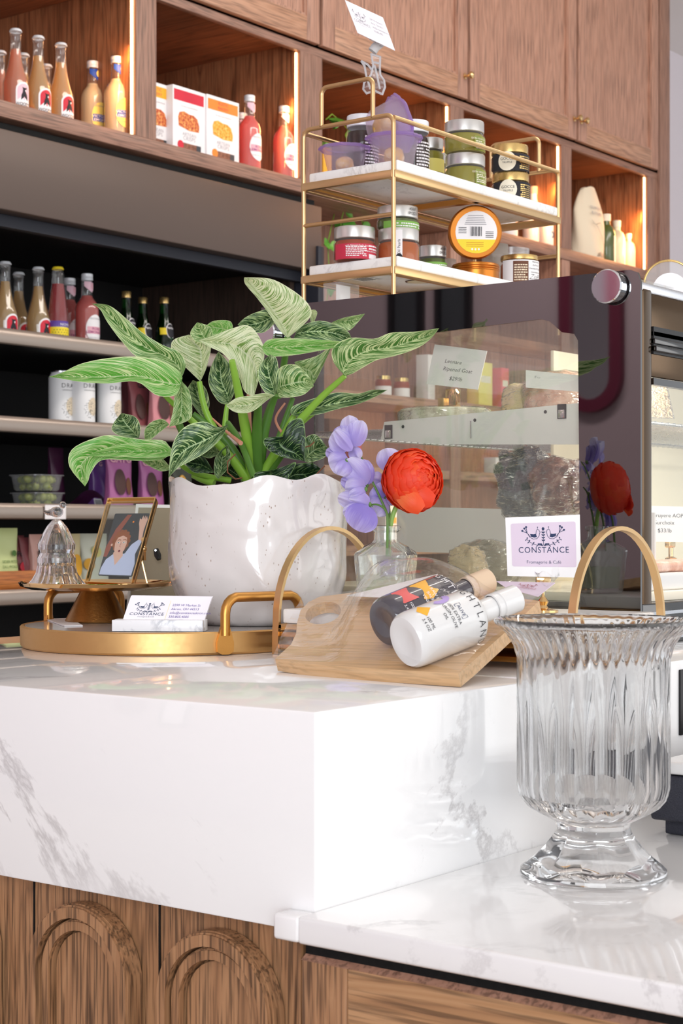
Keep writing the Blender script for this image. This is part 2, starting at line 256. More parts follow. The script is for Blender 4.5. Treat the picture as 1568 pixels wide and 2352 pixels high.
mottled('candy', [(0.3, 'e0a436'), (0.5, 'ecc268'), (0.7, 'f4e6c4')], 90, 0.6); mottled('cheese_rind', [(0.3, 'a8a184'), (0.5, 'd8d4bc'), (0.7, 'efece0')], 60, 0.8, 0.9)
mottled('cheese', [(0.3, 'e3bf8e'), (0.6, 'eed9b4'), (0.8, 'f3e6cc')], 12, 0.5, 0.1); mottled('ham', [(0.3, 'c98e78'), (0.5, 'dcae98'), (0.7, 'ecd0c0')], 50, 0.4, 0.6)
mottled('dark_wrapped', [(0.35, '15161c'), (0.55, '454854'), (0.75, 'b4b8c4')], 45, 0.2, 1.0); mottled('brown_wrapped', [(0.35, '3c1f16'), (0.55, '7c4a3a'), (0.75, 'c8a898')], 60, 0.25, 1.0)
mottled('crisp', [(0.3, '8c2f1e'), (0.45, 'c9532c'), (0.6, 'e8a04c'), (0.75, 'f4dcae')], 130, 0.5, 0.3); mottled('crisp_gold', [(0.3, 'b86a1e'), (0.5, 'e8a82c'), (0.7, 'f6d888')], 130, 0.5, 0.3); mottled('crumb', [(0.3, '5a3424'), (0.6, '946048'), (0.8, 'b9b0a8')], 90, 0.6, 0.3)
mottled('olive', [(0.3, '5a6a1e'), (0.5, '8a9430'), (0.7, 'b8b860')], 30, 0.3, 0.1); mottled('black_lava', [(0.2, 'd8d6d2'), (0.35, '1a1a1c')], 260, 0.5, 0.0, 3.0)
mottled('leaf_plain', [(0.3, '3c7a24'), (0.6, '6aa63a'), (0.8, '9cc85c')], 14, 0.4, 0.1)
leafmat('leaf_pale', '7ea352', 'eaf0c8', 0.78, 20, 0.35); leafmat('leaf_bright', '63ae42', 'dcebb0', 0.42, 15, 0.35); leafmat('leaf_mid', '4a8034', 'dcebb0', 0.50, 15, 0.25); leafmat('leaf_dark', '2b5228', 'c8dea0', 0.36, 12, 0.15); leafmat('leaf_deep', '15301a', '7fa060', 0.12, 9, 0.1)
petalmat('sweetpea', 'ebe6f7', 'b9aae6'); petalmat('sweetpea_deep', 'd2c6f0', '9c8ad8'); petalmat('ranunculus', 'ff6c32', 'f54a26', 0.35); petalmat('ranunculus_in', 'ff9455', 'fa5c2c', 0.35)
glazed('glaze')
# ---------------------------------------------------------------- mesh building
class MB:
    def __init__(s, xf=None): s.v = []; s.f = []; s.m = []; s.u = []; s.xf = xf
    def add(s, vs, fs, m, uv=None):
        b = len(s.v)
        for i, p in enumerate(vs):
            p = V(p); s.v.append(s.xf @ p if s.xf else p); s.u.append(uv[i] if uv else (0, 0))
        for f in fs: s.f.append([b+i for i in f]); s.m.append(m)
        return s
    def box(s, x0, x1, y0, y1, z0, z1, m, bev=0.0, seg=2):
        if bev <= 0:
            vs = [(x, y, z) for x in (x0, x1) for y in (y0, y1) for z in (z0, z1)]
            return s.add(vs, [(0, 1, 3, 2), (4, 6, 7, 5), (0, 4, 5, 1), (2, 3, 7, 6), (0, 2, 6, 4), (1, 5, 7, 3)], m)
        bm = bmesh.new(); bmesh.ops.create_cube(bm, size=1)
        for v in bm.verts: v.co = V(((x0+x1)/2+v.co.x*(x1-x0), (y0+y1)/2+v.co.y*(y1-y0), (z0+z1)/2+v.co.z*(z1-z0)))
        bmesh.ops.bevel(bm, geom=bm.edges[:], offset=bev, segments=seg, profile=0.5, affect='EDGES')
        bm.verts.index_update(); s.add([v.co.copy() for v in bm.verts], [[v.index for v in f.verts] for f in bm.faces], m); bm.free(); return s
    def lathe(s, prof, m, n=32, mod=None, cx=0, cy=0, cap0=False, cap1=False):
        vs = []; fs = []
        for (r, z) in prof:
            for k in range(n):
                t = 2*math.pi*k/n; q = mod(t, z, r) if mod else r
                vs.append((cx+q*math.cos(t), cy+q*math.sin(t), z))
        for i in range(len(prof)-1):
            for k in range(n):
                k2 = (k+1) % n; fs.append((i*n+k, i*n+k2, (i+1)*n+k2, (i+1)*n+k))
        if cap0: fs.append(list(range(n))[::-1])
        if cap1: fs.append([(len(prof)-1)*n+k for k in range(n)])
        return s.add(vs, fs, m)
    def tube(s, pts, r, m, n=8, closed=False, flat=None):
        pts = [V(p) for p in pts]; L = len(pts); rs = r if isinstance(r, (list, tuple)) else [r]*L
        vs = []; fs = []; nrm = None
        for i, p in enumerate(pts):
            a = pts[(i-1) % L] if (closed or i > 0) else p; b = pts[(i+1) % L] if (closed or i < L-1) else p
            t = (b-a).normalized()
            if nrm is None: nrm = t.cross(V((0, 0, 1)) if abs(t.z) < 0.9 else V((1, 0, 0))).normalized()
            nrm = (nrm-t*nrm.dot(t)).normalized(); bi = t.cross(nrm)
            for k in range(n):
                q = 2*math.pi*k/n; w_ = rs[i] if not isinstance(rs[i], tuple) else 1
                if flat: ca, cb = flat; vs.append(p+nrm*math.cos(q)*w_*ca+bi*math.sin(q)*w_*cb)
                else: vs.append(p+(nrm*math.cos(q)+bi*math.sin(q))*w_)
        for i in range(L if closed else L-1):
            for k in range(n):
                j = (i+1) % L; k2 = (k+1) % n; fs.append((i*n+k, i*n+k2, j*n+k2, j*n+k))
        if not closed: fs.append(list(range(n))[::-1]); fs.append([(L-1)*n+k for k in range(n)])
        return s.add(vs, fs, m)
    def strip(s, pts, side, w, t, m):
        """flat bar of width w along 'side' and thickness t following pts"""
        pts = [V(p) for p in pts]; side = V(side).normalized(); vs = []; fs = []; L = len(pts)
        for i, p in enumerate(pts):
            tg = (pts[min(i+1, L-1)]-pts[max(i-1, 0)]).normalized(); n_ = side.cross(tg).normalized()
            for a, b in ((-1, -1), (1, -1), (1, 1), (-1, 1)): vs.append(p+side*a*w/2+n_*b*t/2)
        for i in range(L-1):
            for k in range(4): k2 = (k+1) % 4; fs.append((i*4+k, i*4+k2, i*4+4+k2, i*4+4+k))
        fs += [(3, 2, 1, 0), tuple((L-1)*4+k for k in range(4))]
        return s.add(vs, fs, m)
    def prism(s, poly, z0, z1, m, holes=(), fn=None):
        """poly in (x, y), extruded z0..z1; fn maps (x, y, z) to a place"""
        loops = [list(poly)]+[list(h) for h in holes]; flat = [p for l in loops for p in l]
        tri = tessellate_polygon([[V((p[0], p[1], 0)) for p in l] for l in loops]); n = len(flat)
        fn = fn or (lambda x, y, z: V((x, y, z)))
        vs = [fn(p[0], p[1], z0) for p in flat]+[fn(p[0], p[1], z1) for p in flat]
        fs = [tuple(t)[::-1] for t in tri]+[tuple(n+i for i in t) for t in tri]; b = 0
        for l in loops:
            k = len(l)
            for i in range(k): j = (i+1) % k; fs.append((b+i, b+j, n+b+j, n+b+i))
            b += k
        return s.add(vs, fs, m)
    def grid(s, fn, nu, nv, m, uvf=None, closed=False):
        vs = []; uv = []; fs = []
        for i in range(nu+1):
            for j in range(nv+1):
                a = i/nu; b = j/nv; vs.append(fn(a, b)); uv.append(uvf(a, b) if uvf else (a, b))
        for i in range(nu):
            for j in range(nv): k = i*(nv+1)+j; fs.append((k, k+nv+1, k+nv+2, k+1))
        return s.add(vs, fs, m, uv)
    def ball(s, c, r, m, nu=14, nv=8, sq=(1, 1, 1)):
        c = V(c)
        def fn(a, b):
            t = 2*math.pi*a; p = math.pi*(b-0.5); return c+V((r*sq[0]*math.cos(p)*math.cos(t), r*sq[1]*math.cos(p)*math.sin(t), r*sq[2]*math.sin(p)))
        return s.grid(fn, nu, nv, m)
    def build(s, name, parent=None, world=False, smooth=True, angle=0.65, **tags):
        me = bpy.data.meshes.new(name); vs = s.v
        if world and parent is not None:
            inv = parent_mat(parent).inverted(); vs = [inv @ p for p in vs]
        me.from_pydata([tuple(p) for p in vs], [], s.f); names = []
        for x in s.m:
            if x not in names: names.append(x)
        for x in names: me.materials.append(MATS[x])
        idx = {x: i for i, x in enumerate(names)}
        me.polygons.foreach_set('material_index', [idx[x] for x in s.m])
        ul = me.uv_layers.new(name='UV'); d = [0.0]*(2*len(me.loops))
        for i, l in enumerate(me.loops): d[2*i], d[2*i+1] = s.u[l.vertex_index]
        ul.data.foreach_set('uv', d); me.validate(); me.update()
        if smooth:
            me.shade_smooth(); me.set_sharp_from_angle(angle=angle)
        o = bpy.data.objects.new(name, me); col.objects.link(o)
        if parent is not None: o.parent = parent
        for k, v_ in tags.items(): o[k] = v_
        return o
def parent_mat(o):
    m = Matrix.LocRotScale(o.location, o.rotation_euler, o.scale)
    return parent_mat(o.parent) @ m if o.parent else m
def thing(name, label, cat, loc=(0, 0, 0), rotz=0.0, group=None):
    o = bpy.data.objects.new(name, None); col.objects.link(o); o.empty_display_size = 0.02
    o.location = loc; o.rotation_euler = (0, 0, rotz); o['label'] = label; o['category'] = cat
    if group: o['group'] = group
    return o
def tag(o, label, cat, group=None):
    o['label'] = label; o['category'] = cat
    if group: o['group'] = group
    return o
def struct(o): o['kind'] = 'structure'; return o
def dup(root, loc, label, rotz=None, group=None, scale=None):
    r = root.copy(); col.objects.link(r); r.location = loc; r['label'] = label
    if rotz is not None: r.rotation_euler = (0, 0, rotz)
    if scale: r.scale = scale
    if group: r['group'] = group
    for ch in list(root.children):
        c = ch.copy(); col.objects.link(c); c.parent = r
        for g in list(ch.children): d = g.copy(); col.objects.link(d); d.parent = c
    return r
# ---------------------------------------------------------------- flat and wrapped drawing (print, lettering, labels)
TXT = {}
def text_mesh(t, shear=0.0, thin=0.0, sp=1.0):
    k = (t, shear, thin, sp)
    if k not in TXT:
        c = bpy.data.curves.new('t', 'FONT'); c.body = t; c.size = 1.0; c.shear = shear; c.resolution_u = 3; c.offset = thin; c.space_character = sp
        o = bpy.data.objects.new('t', c); col.objects.link(o)
        me = bpy.data.meshes.new_from_object(o.evaluated_get(bpy.context.evaluated_depsgraph_get()))
        vs = [(v.co.x, v.co.y) for v in me.vertices]; fs = [tuple(p.vertices) for p in me.polygons]
        xs = [v[0] for v in vs] or [0]; TXT[k] = (vs, fs, min(xs), max(xs))
        bpy.data.objects.remove(o); bpy.data.curves.remove(c); bpy.data.meshes.remove(me)
    return TXT[k]
class Draw:
    """draws on a surface: fn(s, t, h) gives the place h above point (s, t)"""
    def __init__(d, mb, fn, step=0.00025): d.mb = mb; d.fn = fn; d.st = step
    def fan(d, pts, m, layer=1, rings=3, c=None):
        n = len(pts); cx = c[0] if c else sum(p[0] for p in pts)/n; cy = c[1] if c else sum(p[1] for p in pts)/n
        vs = [d.fn(cx, cy, layer*d.st)]; fs = []
        for r in range(1, rings+1):
            for p in pts: vs.append(d.fn(cx+(p[0]-cx)*r/rings, cy+(p[1]-cy)*r/rings, layer*d.st))
        for k in range(n): fs.append((0, 1+k, 1+(k+1) % n))
        for r in range(rings-1):
            for k in range(n): a = 1+r*n+k; b = 1+r*n+(k+1) % n; fs.append((a, a+n, b+n, b))
        d.mb.add(vs, fs, m); return d
    def rect(d, s0, s1, t0, t1, m, layer=1, n=8):
        d.mb.grid(lambda a, b: d.fn(s0+(s1-s0)*a, t0+(t1-t0)*b, layer*d.st), n, 2, m); return d
    def ell(d, cx, cy, rx, ry, m, layer=1, n=20, rings=3): return d.fan([(cx+rx*math.cos(2*math.pi*k/n), cy+ry*math.sin(2*math.pi*k/n)) for k in range(n)], m, layer, rings)
    def stroke(d, pts, w_, m, layer=2):
        L = len(pts); vs = []; fs = []
        for i in range(L):
            a = pts[max(i-1, 0)]; b = pts[min(i+1, L-1)]; dx, dy = b[0]-a[0], b[1]-a[1]; q = math.hypot(dx, dy) or 1
            ww = w_ if not isinstance(w_, list) else w_[i]; nx, ny = -dy/q*ww/2, dx/q*ww/2
            vs += [d.fn(pts[i][0]+nx, pts[i][1]+ny, layer*d.st), d.fn(pts[i][0]-nx, pts[i][1]-ny, layer*d.st)]
        for i in range(L-1): fs.append((2*i, 2*i+1, 2*i+3, 2*i+2))
        d.mb.add(vs, fs, m); return d
    def text(d, t, s, t_, h, m, layer=2, align='c', shear=0.0, thin=0.0, sp=1.0, rot=0.0, sx=1.0):
        vs, fs, x0, x1 = text_mesh(t, shear, thin, sp); off = {'l': x0, 'c': (x0+x1)/2, 'r': x1}[align]; c, q = math.cos(rot), math.sin(rot)
        out = []
        for x, y in vs:
            x, y = (x-off)*h*sx, y*h; out.append(d.fn(s+x*c-y*q, t_+x*q+y*c, layer*d.st))
        d.mb.add(out, fs, m); return d
def plane_fn(o, ex, ey):
    o = V(o); ex = V(ex); ey = V(ey); n = ex.cross(ey).normalized()
    return lambda s, t, h: o+ex*s+ey*t+n*h
def wrap_fn(R, ang=-math.pi/2, cx=0, cy=0):
    """on an upright cylinder, s runs along the girth (centre faces angle ang), t is height"""
    if callable(R): return lambda s, t, h: V((cx+(R(t)+h)*math.cos(ang+s/R(t)), cy+(R(t)+h)*math.sin(ang+s/R(t)), t))
    return lambda s, t, h: V((cx+(R+h)*math.cos(ang+s/R), cy+(R+h)*math.sin(ang+s/R), t))
def arcp(cx, cy, r, a0, a1, n=10, ry=None): return [(cx+r*math.cos(math.radians(a0+(a1-a0)*i/n)), cy+(ry or r)*math.sin(math.radians(a0+(a1-a0)*i/n))) for i in range(n+1)]
def logo(d, cx, cy, w_, m, layer=2, small=True):
    """the shop's mark: two folk birds, a flower between them, a garland, the name below"""
    k = w_/100.0; X = lambda x, y: (cx+x*k, cy+y*k)
    for sg in (-1, 1):
        Q = lambda pts: [X(sg*x, y) for x, y in pts]
        d.stroke(Q([(8, 34), (9, 38), (13, 39), (15, 35), (16, 28), (22, 22), (30, 24), (33, 28)]), 1.1*k, m, layer)
        d.stroke(Q([(8, 34), (5.5, 33), (8, 31), (9, 24), (14, 18), (22, 17), (30, 22), (33, 28)]), 1.1*k, m, layer)
        d.fan(Q([(14, 22), (20, 20.5), (27, 24), (29, 29), (21, 28), (16, 29)]), m, layer, 1)
        for a, b in ((40, 40), (44, 35), (37, 43)):
            d.stroke(Q([(31, 26), (35, 31), (a, b)]), 1.2*k, m, layer)
        for a, b in ((41, 42), (45.5, 36.5), (37, 45)): d.fan([X(sg*a+2.5*math.cos(t), b+2.5*math.sin(t)) for t in (0, 1.05, 2.1, 3.14, 4.2, 5.2)], m, layer, 1)
        d.stroke(Q([(12, 39), (12, 43)]), 0.7*k, m, layer); d.fan([X(sg*12+1.3*math.cos(t), 44+1.3*math.sin(t)) for t in (0, 1.5, 3.1, 4.7)], m, layer, 1)
        br = [(2, 2), (12, 3), (22, 6), (31, 11), (36, 17)]; d.stroke(Q(br), 1.0*k, m, layer)
        for i, (a, b) in enumerate(br[1:]):
            d.fan(Q([(a, b), (a+1, b+3), (a-2, b+5), (a-2, b+2)]), m, layer, 1); d.fan(Q([(a, b), (a+3.5, b-1), (a+4, b-4), (a+1, b-2)]), m, layer, 1)
        d.fan(Q([(1, 2), (4, 7), (9, 7), (12, 4), (7, 4), (3, 1)]), m, layer, 1)
        for b in (12, 18, 24, 30): d.fan(Q([(0, b), (3, b+1), (4, b+4.5), (1, b+3)]), m, layer, 1)
    d.stroke([X(0, 2), X(0, 38)], 1.0*k, m, layer); d.fan([X(3.2*math.cos(t), 40+4*math.sin(t)) for t in (0, .8, 1.57, 2.3, 3.14, 3.9, 4.7, 5.5)], m, layer, 1)
    d.text('CONSTANCE', cx, cy-14*k, 19*k, m, layer, thin=0.0, sp=1.12, sx=0.90)
    if small: d.text('Fromagerie & Café', cx, cy-23*k, 7*k, m, layer, thin=-0.006)
def solve_axis(p, q):
    """matrix whose z runs from p to q, origin at p"""
    p = V(p); q = V(q); z = (q-p).normalized(); x = V((0, 0, 1)).cross(z).normalized(); y = z.cross(x)
    m = Matrix((x, y, z)).transposed().to_4x4(); m.translation = p; return m
# ================================================================ THE ROOM
YW = 3.15                                    # front of the wall cabinets
def sbox(name, *a, m='wall_white'): return struct(MB().box(*a, m).build(name, smooth=False))
sbox('floor', -3.2, 9.0, -4.5, 6.8, -0.06, 0.0, m='floor_tile')
sbox('ceiling', -3.2, 9.0, -4.5, 6.8, 3.7, 3.8, m='ceil')
sbox('wall_back', 1.2, 9.0, 3.95, 4.05, 0, 3.7, m='wall_white')
sbox('wall_left', -3.1, -3.0, -0.4, 6.6, 0, 3.7, m='wall_mauve')
sbox('wall_alcove', -3.1, 1.2, 6.6, 6.7, 0, 3.7, m='wall_white')
sbox('wall_return', 1.1, 1.2, 3.95, 6.6, 0, 3.7, m='wall_white')
sbox('wall_right', 9.0, 9.1, 0.5, 4.05, 0, 3.7, m='wall_white')
# pictures and mirror on the wall across the room (the dark glass of the case reflects them)
g = thing('wall_mirror', 'tall round-ended mirror in a maroon beaded frame on the mauve wall', 'mirror', (-3.0, 3.62, 2.35))
def stadium(w_, h, n=16): return [(w_*math.cos(math.pi*k/n), h+w_*math.sin(math.pi*k/n)) for k in range(n+1)]+[(-w_*math.cos(math.pi*k/n), -h-w_*math.sin(math.pi*k/n)) for k in range(n+1)]
yz = lambda x, y, z: V((z, x, y))
MB().prism(stadium(0.155, 0.48), 0.0, 0.04, 'maroon', [stadium(0.098, 0.48)], yz).build('frame', g)
MB().prism(stadium(0.10, 0.48), 0.005, 0.02, 'mirror', fn=yz).build('mirror_glass', g)
for i, (yy, zz, ww, hh, lb) in enumerate([(3.18, 1.98, 0.13, 0.42, 'black framed picture hanging beside the maroon mirror, nearer the window'), (4.35, 2.25, 0.10, 0.18, 'small framed picture hung from a ring, left of a pair on the mauve wall'), (4.62, 2.25, 0.10, 0.18, 'small framed picture hung from a ring, right of a pair on the mauve wall')]):
    t = thing('wall_picture', lb, 'picture', (-3.0, yy, zz), 0, 'pictures on the mauve wall')
    fr = lambda a, b: [(-a, -b), (a, -b), (a, b), (-a, b)]
    MB().prism(fr(ww, hh), 0, 0.03, 'black', [fr(ww-0.03, hh-0.03)], yz).build('frame', t)
    MB().prism(fr(ww-0.028, hh-0.028), 0.004, 0.012, 'photo_dark' if i else 'wall_white', fn=yz).build('print', t)
# ---------------------------------------------------------------- wall cabinet carcass with its open shelves
ZL, ZD = 2.255, 2.668                         # ledge height, height of the door bottoms
XS = [(2.28, 2.36), (3.238, 3.315), (3.938, 4.045), (4.752, 4.833), (5.50, 5.575), (6.20, 6.375)]
c0 = thing('wall_shelf_unit', 'brown oak wall unit of open lit shelves above the fridge', 'shelf unit', (3.2, YW, ZL))
MB().box(1.9, 6.375, YW, YW+0.66, ZL-0.041, ZL, 'frame_wood_x', 0.002).build('ledge', c0, True)
MB().box(1.9, 6.375, YW, YW+0.66, ZD-0.005, ZD+0.018, 'cab_wood_y').build('shelf_top', c0, True)
MB().box(1.9, 6.375, YW, YW+0.02, ZD-0.03, ZD+0.02, 'frame_wood_x', 0.002).build('face_rail', c0, True)
MB().box(1.9, 6.375, YW+0.62, YW+0.64, ZL, ZD, 'cab_wood').build('back_panel', c0, True)
for a, b in XS:
    MB().box(a, b, YW+0.001, YW+0.018, ZL, ZD-0.0055, 'frame_wood').box(a, b, YW+0.018, YW+0.61, ZL, ZD-0.0055, 'niche_wood_lit').build('partition', c0, True)
MB().box(1.9, 6.375, YW+0.005, YW+0.62, ZD+0.018, ZD+0.04, 'cab_wood').build('cabinet_floor', c0, True)
MB().box(6.20, 6.375, YW, YW+0.6, 1.0, ZL-0.04, 'frame_wood', 0.002).build('end_stile', c0, True)
MB().box(4.045, 6.20, YW+0.28, YW+0.30, 1.0, ZL-0.04, 'cab_wood').build('lower_back_panel', c0, True)
for z in (1.636, 1.40, 1.15): MB().box(4.045, 6.20, YW+0.01, YW+0.28, z-0.03, z, 'cab_wood_x').build('lower_shelf', c0, True)
for x in (4.79, 5.54): MB().box(x-0.03, x+0.03, YW+0.005, YW+0.28, 1.0, ZL-0.042, 'cab_wood').build('lower_partition', c0, True)
for x in (4.752, 5.50):
    l = bpy.data.lights.new('shelf_light', 'AREA'); l.shape = 'RECTANGLE'; l.size = 0.02; l.size_y = 1.0; l.energy = 1.7; l.color = (1.0, 0.66, 0.38)
    o = bpy.data.objects.new('shelf_light', l); col.objects.link(o); o.location = (x, YW+0.03, 1.6); o.rotation_euler = V((-0.6, 1, 0)).to_track_quat('-Z', 'Z').to_euler()
for i, (a, b) in enumerate(XS[1:]):
    MB().box(a-0.005, a-0.0005, YW+0.012, YW+0.018, ZL+0.004, ZD-0.034, 'led').build('light_strip', c0, True)
    l = bpy.data.lights.new('shelf_light', 'AREA'); l.shape = 'RECTANGLE'; l.size = 0.02; l.size_y = 0.36; l.energy = 1.2 if i < 2 else 2.4; l.color = (1.0, 0.42, 0.13)
    o = bpy.data.objects.new('shelf_light', l); col.objects.link(o); o.location = (a-0.009, YW+0.022, (ZL+ZD)/2)
    o.rotation_euler = V((-0.55, 1, 0)).to_track_quat('-Z', 'Z').to_euler()
MB().box(6.285, 6.375, YW-0.012, YW+0.6, ZL-0.04, 3.69, 'frame_wood', 0.001).build('end_stile', c0, True)
# doors: framed oak panels, each its own cabinet front with a knob
def door(x0, x1, knobs, label, vis=True):
    d = thing('cabinet_door', label, 'cabinet door', ((x0+x1)/2, YW-0.022, ZD), 0, 'oak doors above the open shelves')
    h = 0.92; w2 = (x1-x0)/2; s = 0.062
    fr = MB()
    fr.box(-w2, -w2+s, 0, 0.02, 0, h, 'cab_wood', 0.002); fr.box(w2-s, w2, 0, 0.02, 0, h, 'cab_wood', 0.002)
    fr.box(-w2+s, w2-s, 0.0005, 0.02, 0, s+0.01, 'cab_wood_x', 0.001); fr.box(-w2+s, w2-s, 0.0005, 0.02, h-s, h, 'cab_wood_x', 0.001)
    a = w2-s
    fr.prism([(-a, s+0.01), (a, s+0.01), (a, h-s), (-a, h-s)], 0.004, 0.014, 'cab_wood', [[(-a+0.008, s+0.018), (a-0.008, s+0.018), (a-0.008, h-s-0.008), (-a+0.008, h-s-0.008)]], lambda x, y, z: V((x, z, y)))
    fr.build('door_frame', d)
    MB().box(-a, a, 0.011, 0.018, s, h-s, 'cab_wood').build('door_panel', d)
    for kx in knobs:
        k = MB(Matrix.Translation((kx*(w2-0.018), 0, 0.075)) @ Matrix.Rotation(math.pi/2, 4, 'X'))
        k.lathe([(0.0001, 0), (0.010, 0), (0.010, 0.003), (0.0045, 0.006), (0.0045, 0.016), (0.010, 0.020), (0.013, 0.026), (0.011, 0.032), (0.0001, 0.035)], 'brass_knob', 20).build('knob', d, label='small polished brass knob')
    return d
xw = lambda x: PYp(x, HY, YW-0.02).x
door(2.3, xw(300), [], 'oak cabinet door at the far left, mostly above the picture')
door(xw(302), xw(733), [], 'oak cabinet door above the crisp boxes and pink bottles')
door(xw(740), xw(1073), [1], 'oak cabinet door behind the hanging name card, with a brass knob')
door(xw(1079), xw(1323), [1], 'wide oak door right of the brass stand, knob at its right corner')
door(xw(1328), xw(1511), [-1], 'rightmost oak cabinet door beside the white wall')
# ---------------------------------------------------------------- open fridge with dark fascia
fr = thing('display_fridge', 'tall open black display fridge with steel shelf edges and dark fascia', 'fridge', (3.0, 3.1, 0))
FR = 4.03                                     # right end
yf = YW-0.01
MB().box(1.9, FR, yf, yf+0.05, 1.985, 2.182, 'fascia', 0.004).build('fascia', fr, True)
MB().box(1.9, FR, yf+0.03, yf+0.72, 2.16, 2.205, 'gap').build('top_panel', fr, True)
MB().box(1.9, FR, yf+0.05, yf+0.075, 1.955, 1.985, 'navy_panel').build('fascia_lip', fr, True)
MB().box(1.9, FR-0.06, yf+0.05, yf+0.70, 1.99, 2.02, 'fridge_black').build('canopy', fr, True)
MB().box(1.9, FR, yf+0.70, yf+0.72, 0.1, 2.16, 'fridge_black').build('back_panel', fr, True)
MB().box(FR-0.055, FR-0.035, yf+0.08, yf+0.70, 0.4, 1.99, 'dark_wood').build('inner_side_panel', fr, True)
MB().box(FR-0.03, FR, yf-0.01, yf+0.72, 0.0, 2.06, 'navy_panel', 0.003).build('side_panel', fr, True)
MB().box(1.9, FR-0.03, yf+0.02, yf+0.72, 0.0, 0.62, 'fridge_black', 0.004).build('base', fr, True)
ZS = [1.704, 1.485, 1.268, 1.052]
for i, z in enumerate(ZS):
    s_ = MB().box(1.9, FR-0.06, yf+0.07, yf+0.68, z-0.03, z-0.012, 'fridge_black').build('shelf', fr, True)
    q = MB(); q.prism([(0, -0.036), (0.004, -0.039), (0.012, -0.036), (0.012, 0.0), (0.004, 0.001), (0.001, -0.003), (-0.002, -0.010), (-0.002, -0.028)], 1.9, FR-0.06, 'rail', fn=lambda x, y, zz: V((zz, yf+0.055+x, z+y)))
    q.build('price_rail', s_, True)
# ---------------------------------------------------------------- the raised counter, the low counter
c1 = thing('raised_counter', 'raised counter with thick white veined quartz top over oak arch panels', 'counter', (1.5, 1.2, 0))
ZT = 1.068; X0 = 1.014; Y0 = 0.797
cm = MB().box(X0, 3.3, Y0, 1.655, 0.897, ZT, 'quartz', 0.002).build('countertop', c1, True)
MB().box(X0+0.03, 3.3, Y0+0.03, 1.62, 0.0, 0.897, 'low_wood').build('base_cabinet', c1, True)
# arch panels on the end of the base
zb, zt_ = 0.2, 0
def arch_at(x, ytop, hw):
    """nested arches: x column of the crown and y row of its top in the photo"""
    Xp = X0+0.028
    c = PXp(x, ytop, Xp)
    m = MB()
    def arch(r, r2, t0, t1, mt):
        n = 20; out = [(r*math.cos(math.pi*k/n), r*math.sin(math.pi*k/n)) for k in range(n+1)]+[(-r, -0.7), (-r2, -0.7)]
        inn = [(-r2*math.cos(math.pi*k/n), r2*math.sin(math.pi*k/n)) for k in range(n+1)]+[(r2, -0.7), (r, -0.7)]
        m.prism(out+inn, t0, t1, mt, fn=lambda a, b, h: V((Xp-h, c.y+a, c.z-hw+b)))
    for r, h in ((hw, 0.013), (hw*0.985, 0.0165), (hw*0.96, 0.0185)): arch(r, hw*(0.80+h*0.5), 0, h, 'low_wood')
    for r, h in ((hw*0.785, 0.009), (hw*0.77, 0.0125), (hw*0.75, 0.014)): arch(r, hw*(0.62+h*0.5), 0, h, 'low_wood')
    r = hw*0.585; n = 20
    m.prism([(r*math.cos(math.pi*k/n), r*math.sin(math.pi*k/n)) for k in range(n+1)]+[(-r, -0.7), (r, -0.7)], 0, 0.006, 'low_wood', fn=lambda a, b, h: V((Xp-h, c.y+a, c.z-hw+b)))
    return m.build('arch_panel', c1, True)
for x, y, hw in ((517, 2132, 0.063), (208, 2070, 0.063), (-98, 2012, 0.063)): arch_at(x, y, hw)
sm = MB()
for x in (366, 78, -205): p = PXp(x, 2200, X0+0.029); sm.box(p.x-0.0005, p.x+0.002, p.y-0.0007, p.y+0.0007, 0.2, 0.896, 'gap')
sm.build('panel_seam', c1, True)
c2 = thing('low_counter', 'low white quartz counter with oak drawer front below, in the foreground', 'counter', (1.6, 0.3, 0))
MB().box(X0-0.022, 3.3, -1.2, Y0+0.0, 0.894, 0.915, 'quartz', 0.003, 3).build('countertop', c2, True)
MB().box(X0-0.022, X0+0.0, Y0-0.001, Y0+0.024, 0.8945, 0.9145, 'quartz', 0.003, 3).build('countertop_return', c2, True)
MB().box(X0+0.045, 3.2, -1.1, Y0-0.01, 0.05, 0.893, 'low_wood_x').build('carcass', c2, True)
e = PXp(692, 2200, X0+0.022)
MB().box(X0+0.016, X0+0.045, e.y-0.004, Y0+0.03, 0.05, 0.893, 'low_wood').build('corner_stile', c2, True)
dfy = e.y-0.006
df = MB(); z1 = 0.872
df.box(X0+0.014, X0+0.034, dfy-0.045, dfy, z1-0.60, z1, 'low_wood', 0.002); df.box(X0+0.014, X0+0.034, -1.0, dfy-0.045, z1-0.75, z1-0.0, 'low_wood_x', 0.002)
df.build('drawer_front', c2, True)
ch = MB(); ch.prism([(X0+0.014, z1-0.001), (X0+0.034, z1-0.001), (X0+0.034, z1+0.012)], -1.0, dfy, 'cab_wood', fn=lambda a, b, h: V((a, h, b))); ch.build('drawer_top_edge', c2, True)
MB().box(X0+0.02, X0+0.046, -1.05, dfy, 0.60, 0.893, 'gap').build('drawer_gap', c2, True)
# ---------------------------------------------------------------- glass display case
XC = 1.80; YA = 0.924; YB = 1.51; ZC = 1.516
dc = thing('cheese_display_case', 'countertop glass cheese case with dark glass end panel and bronze post', 'display case', (2.3, 1.2, ZT))
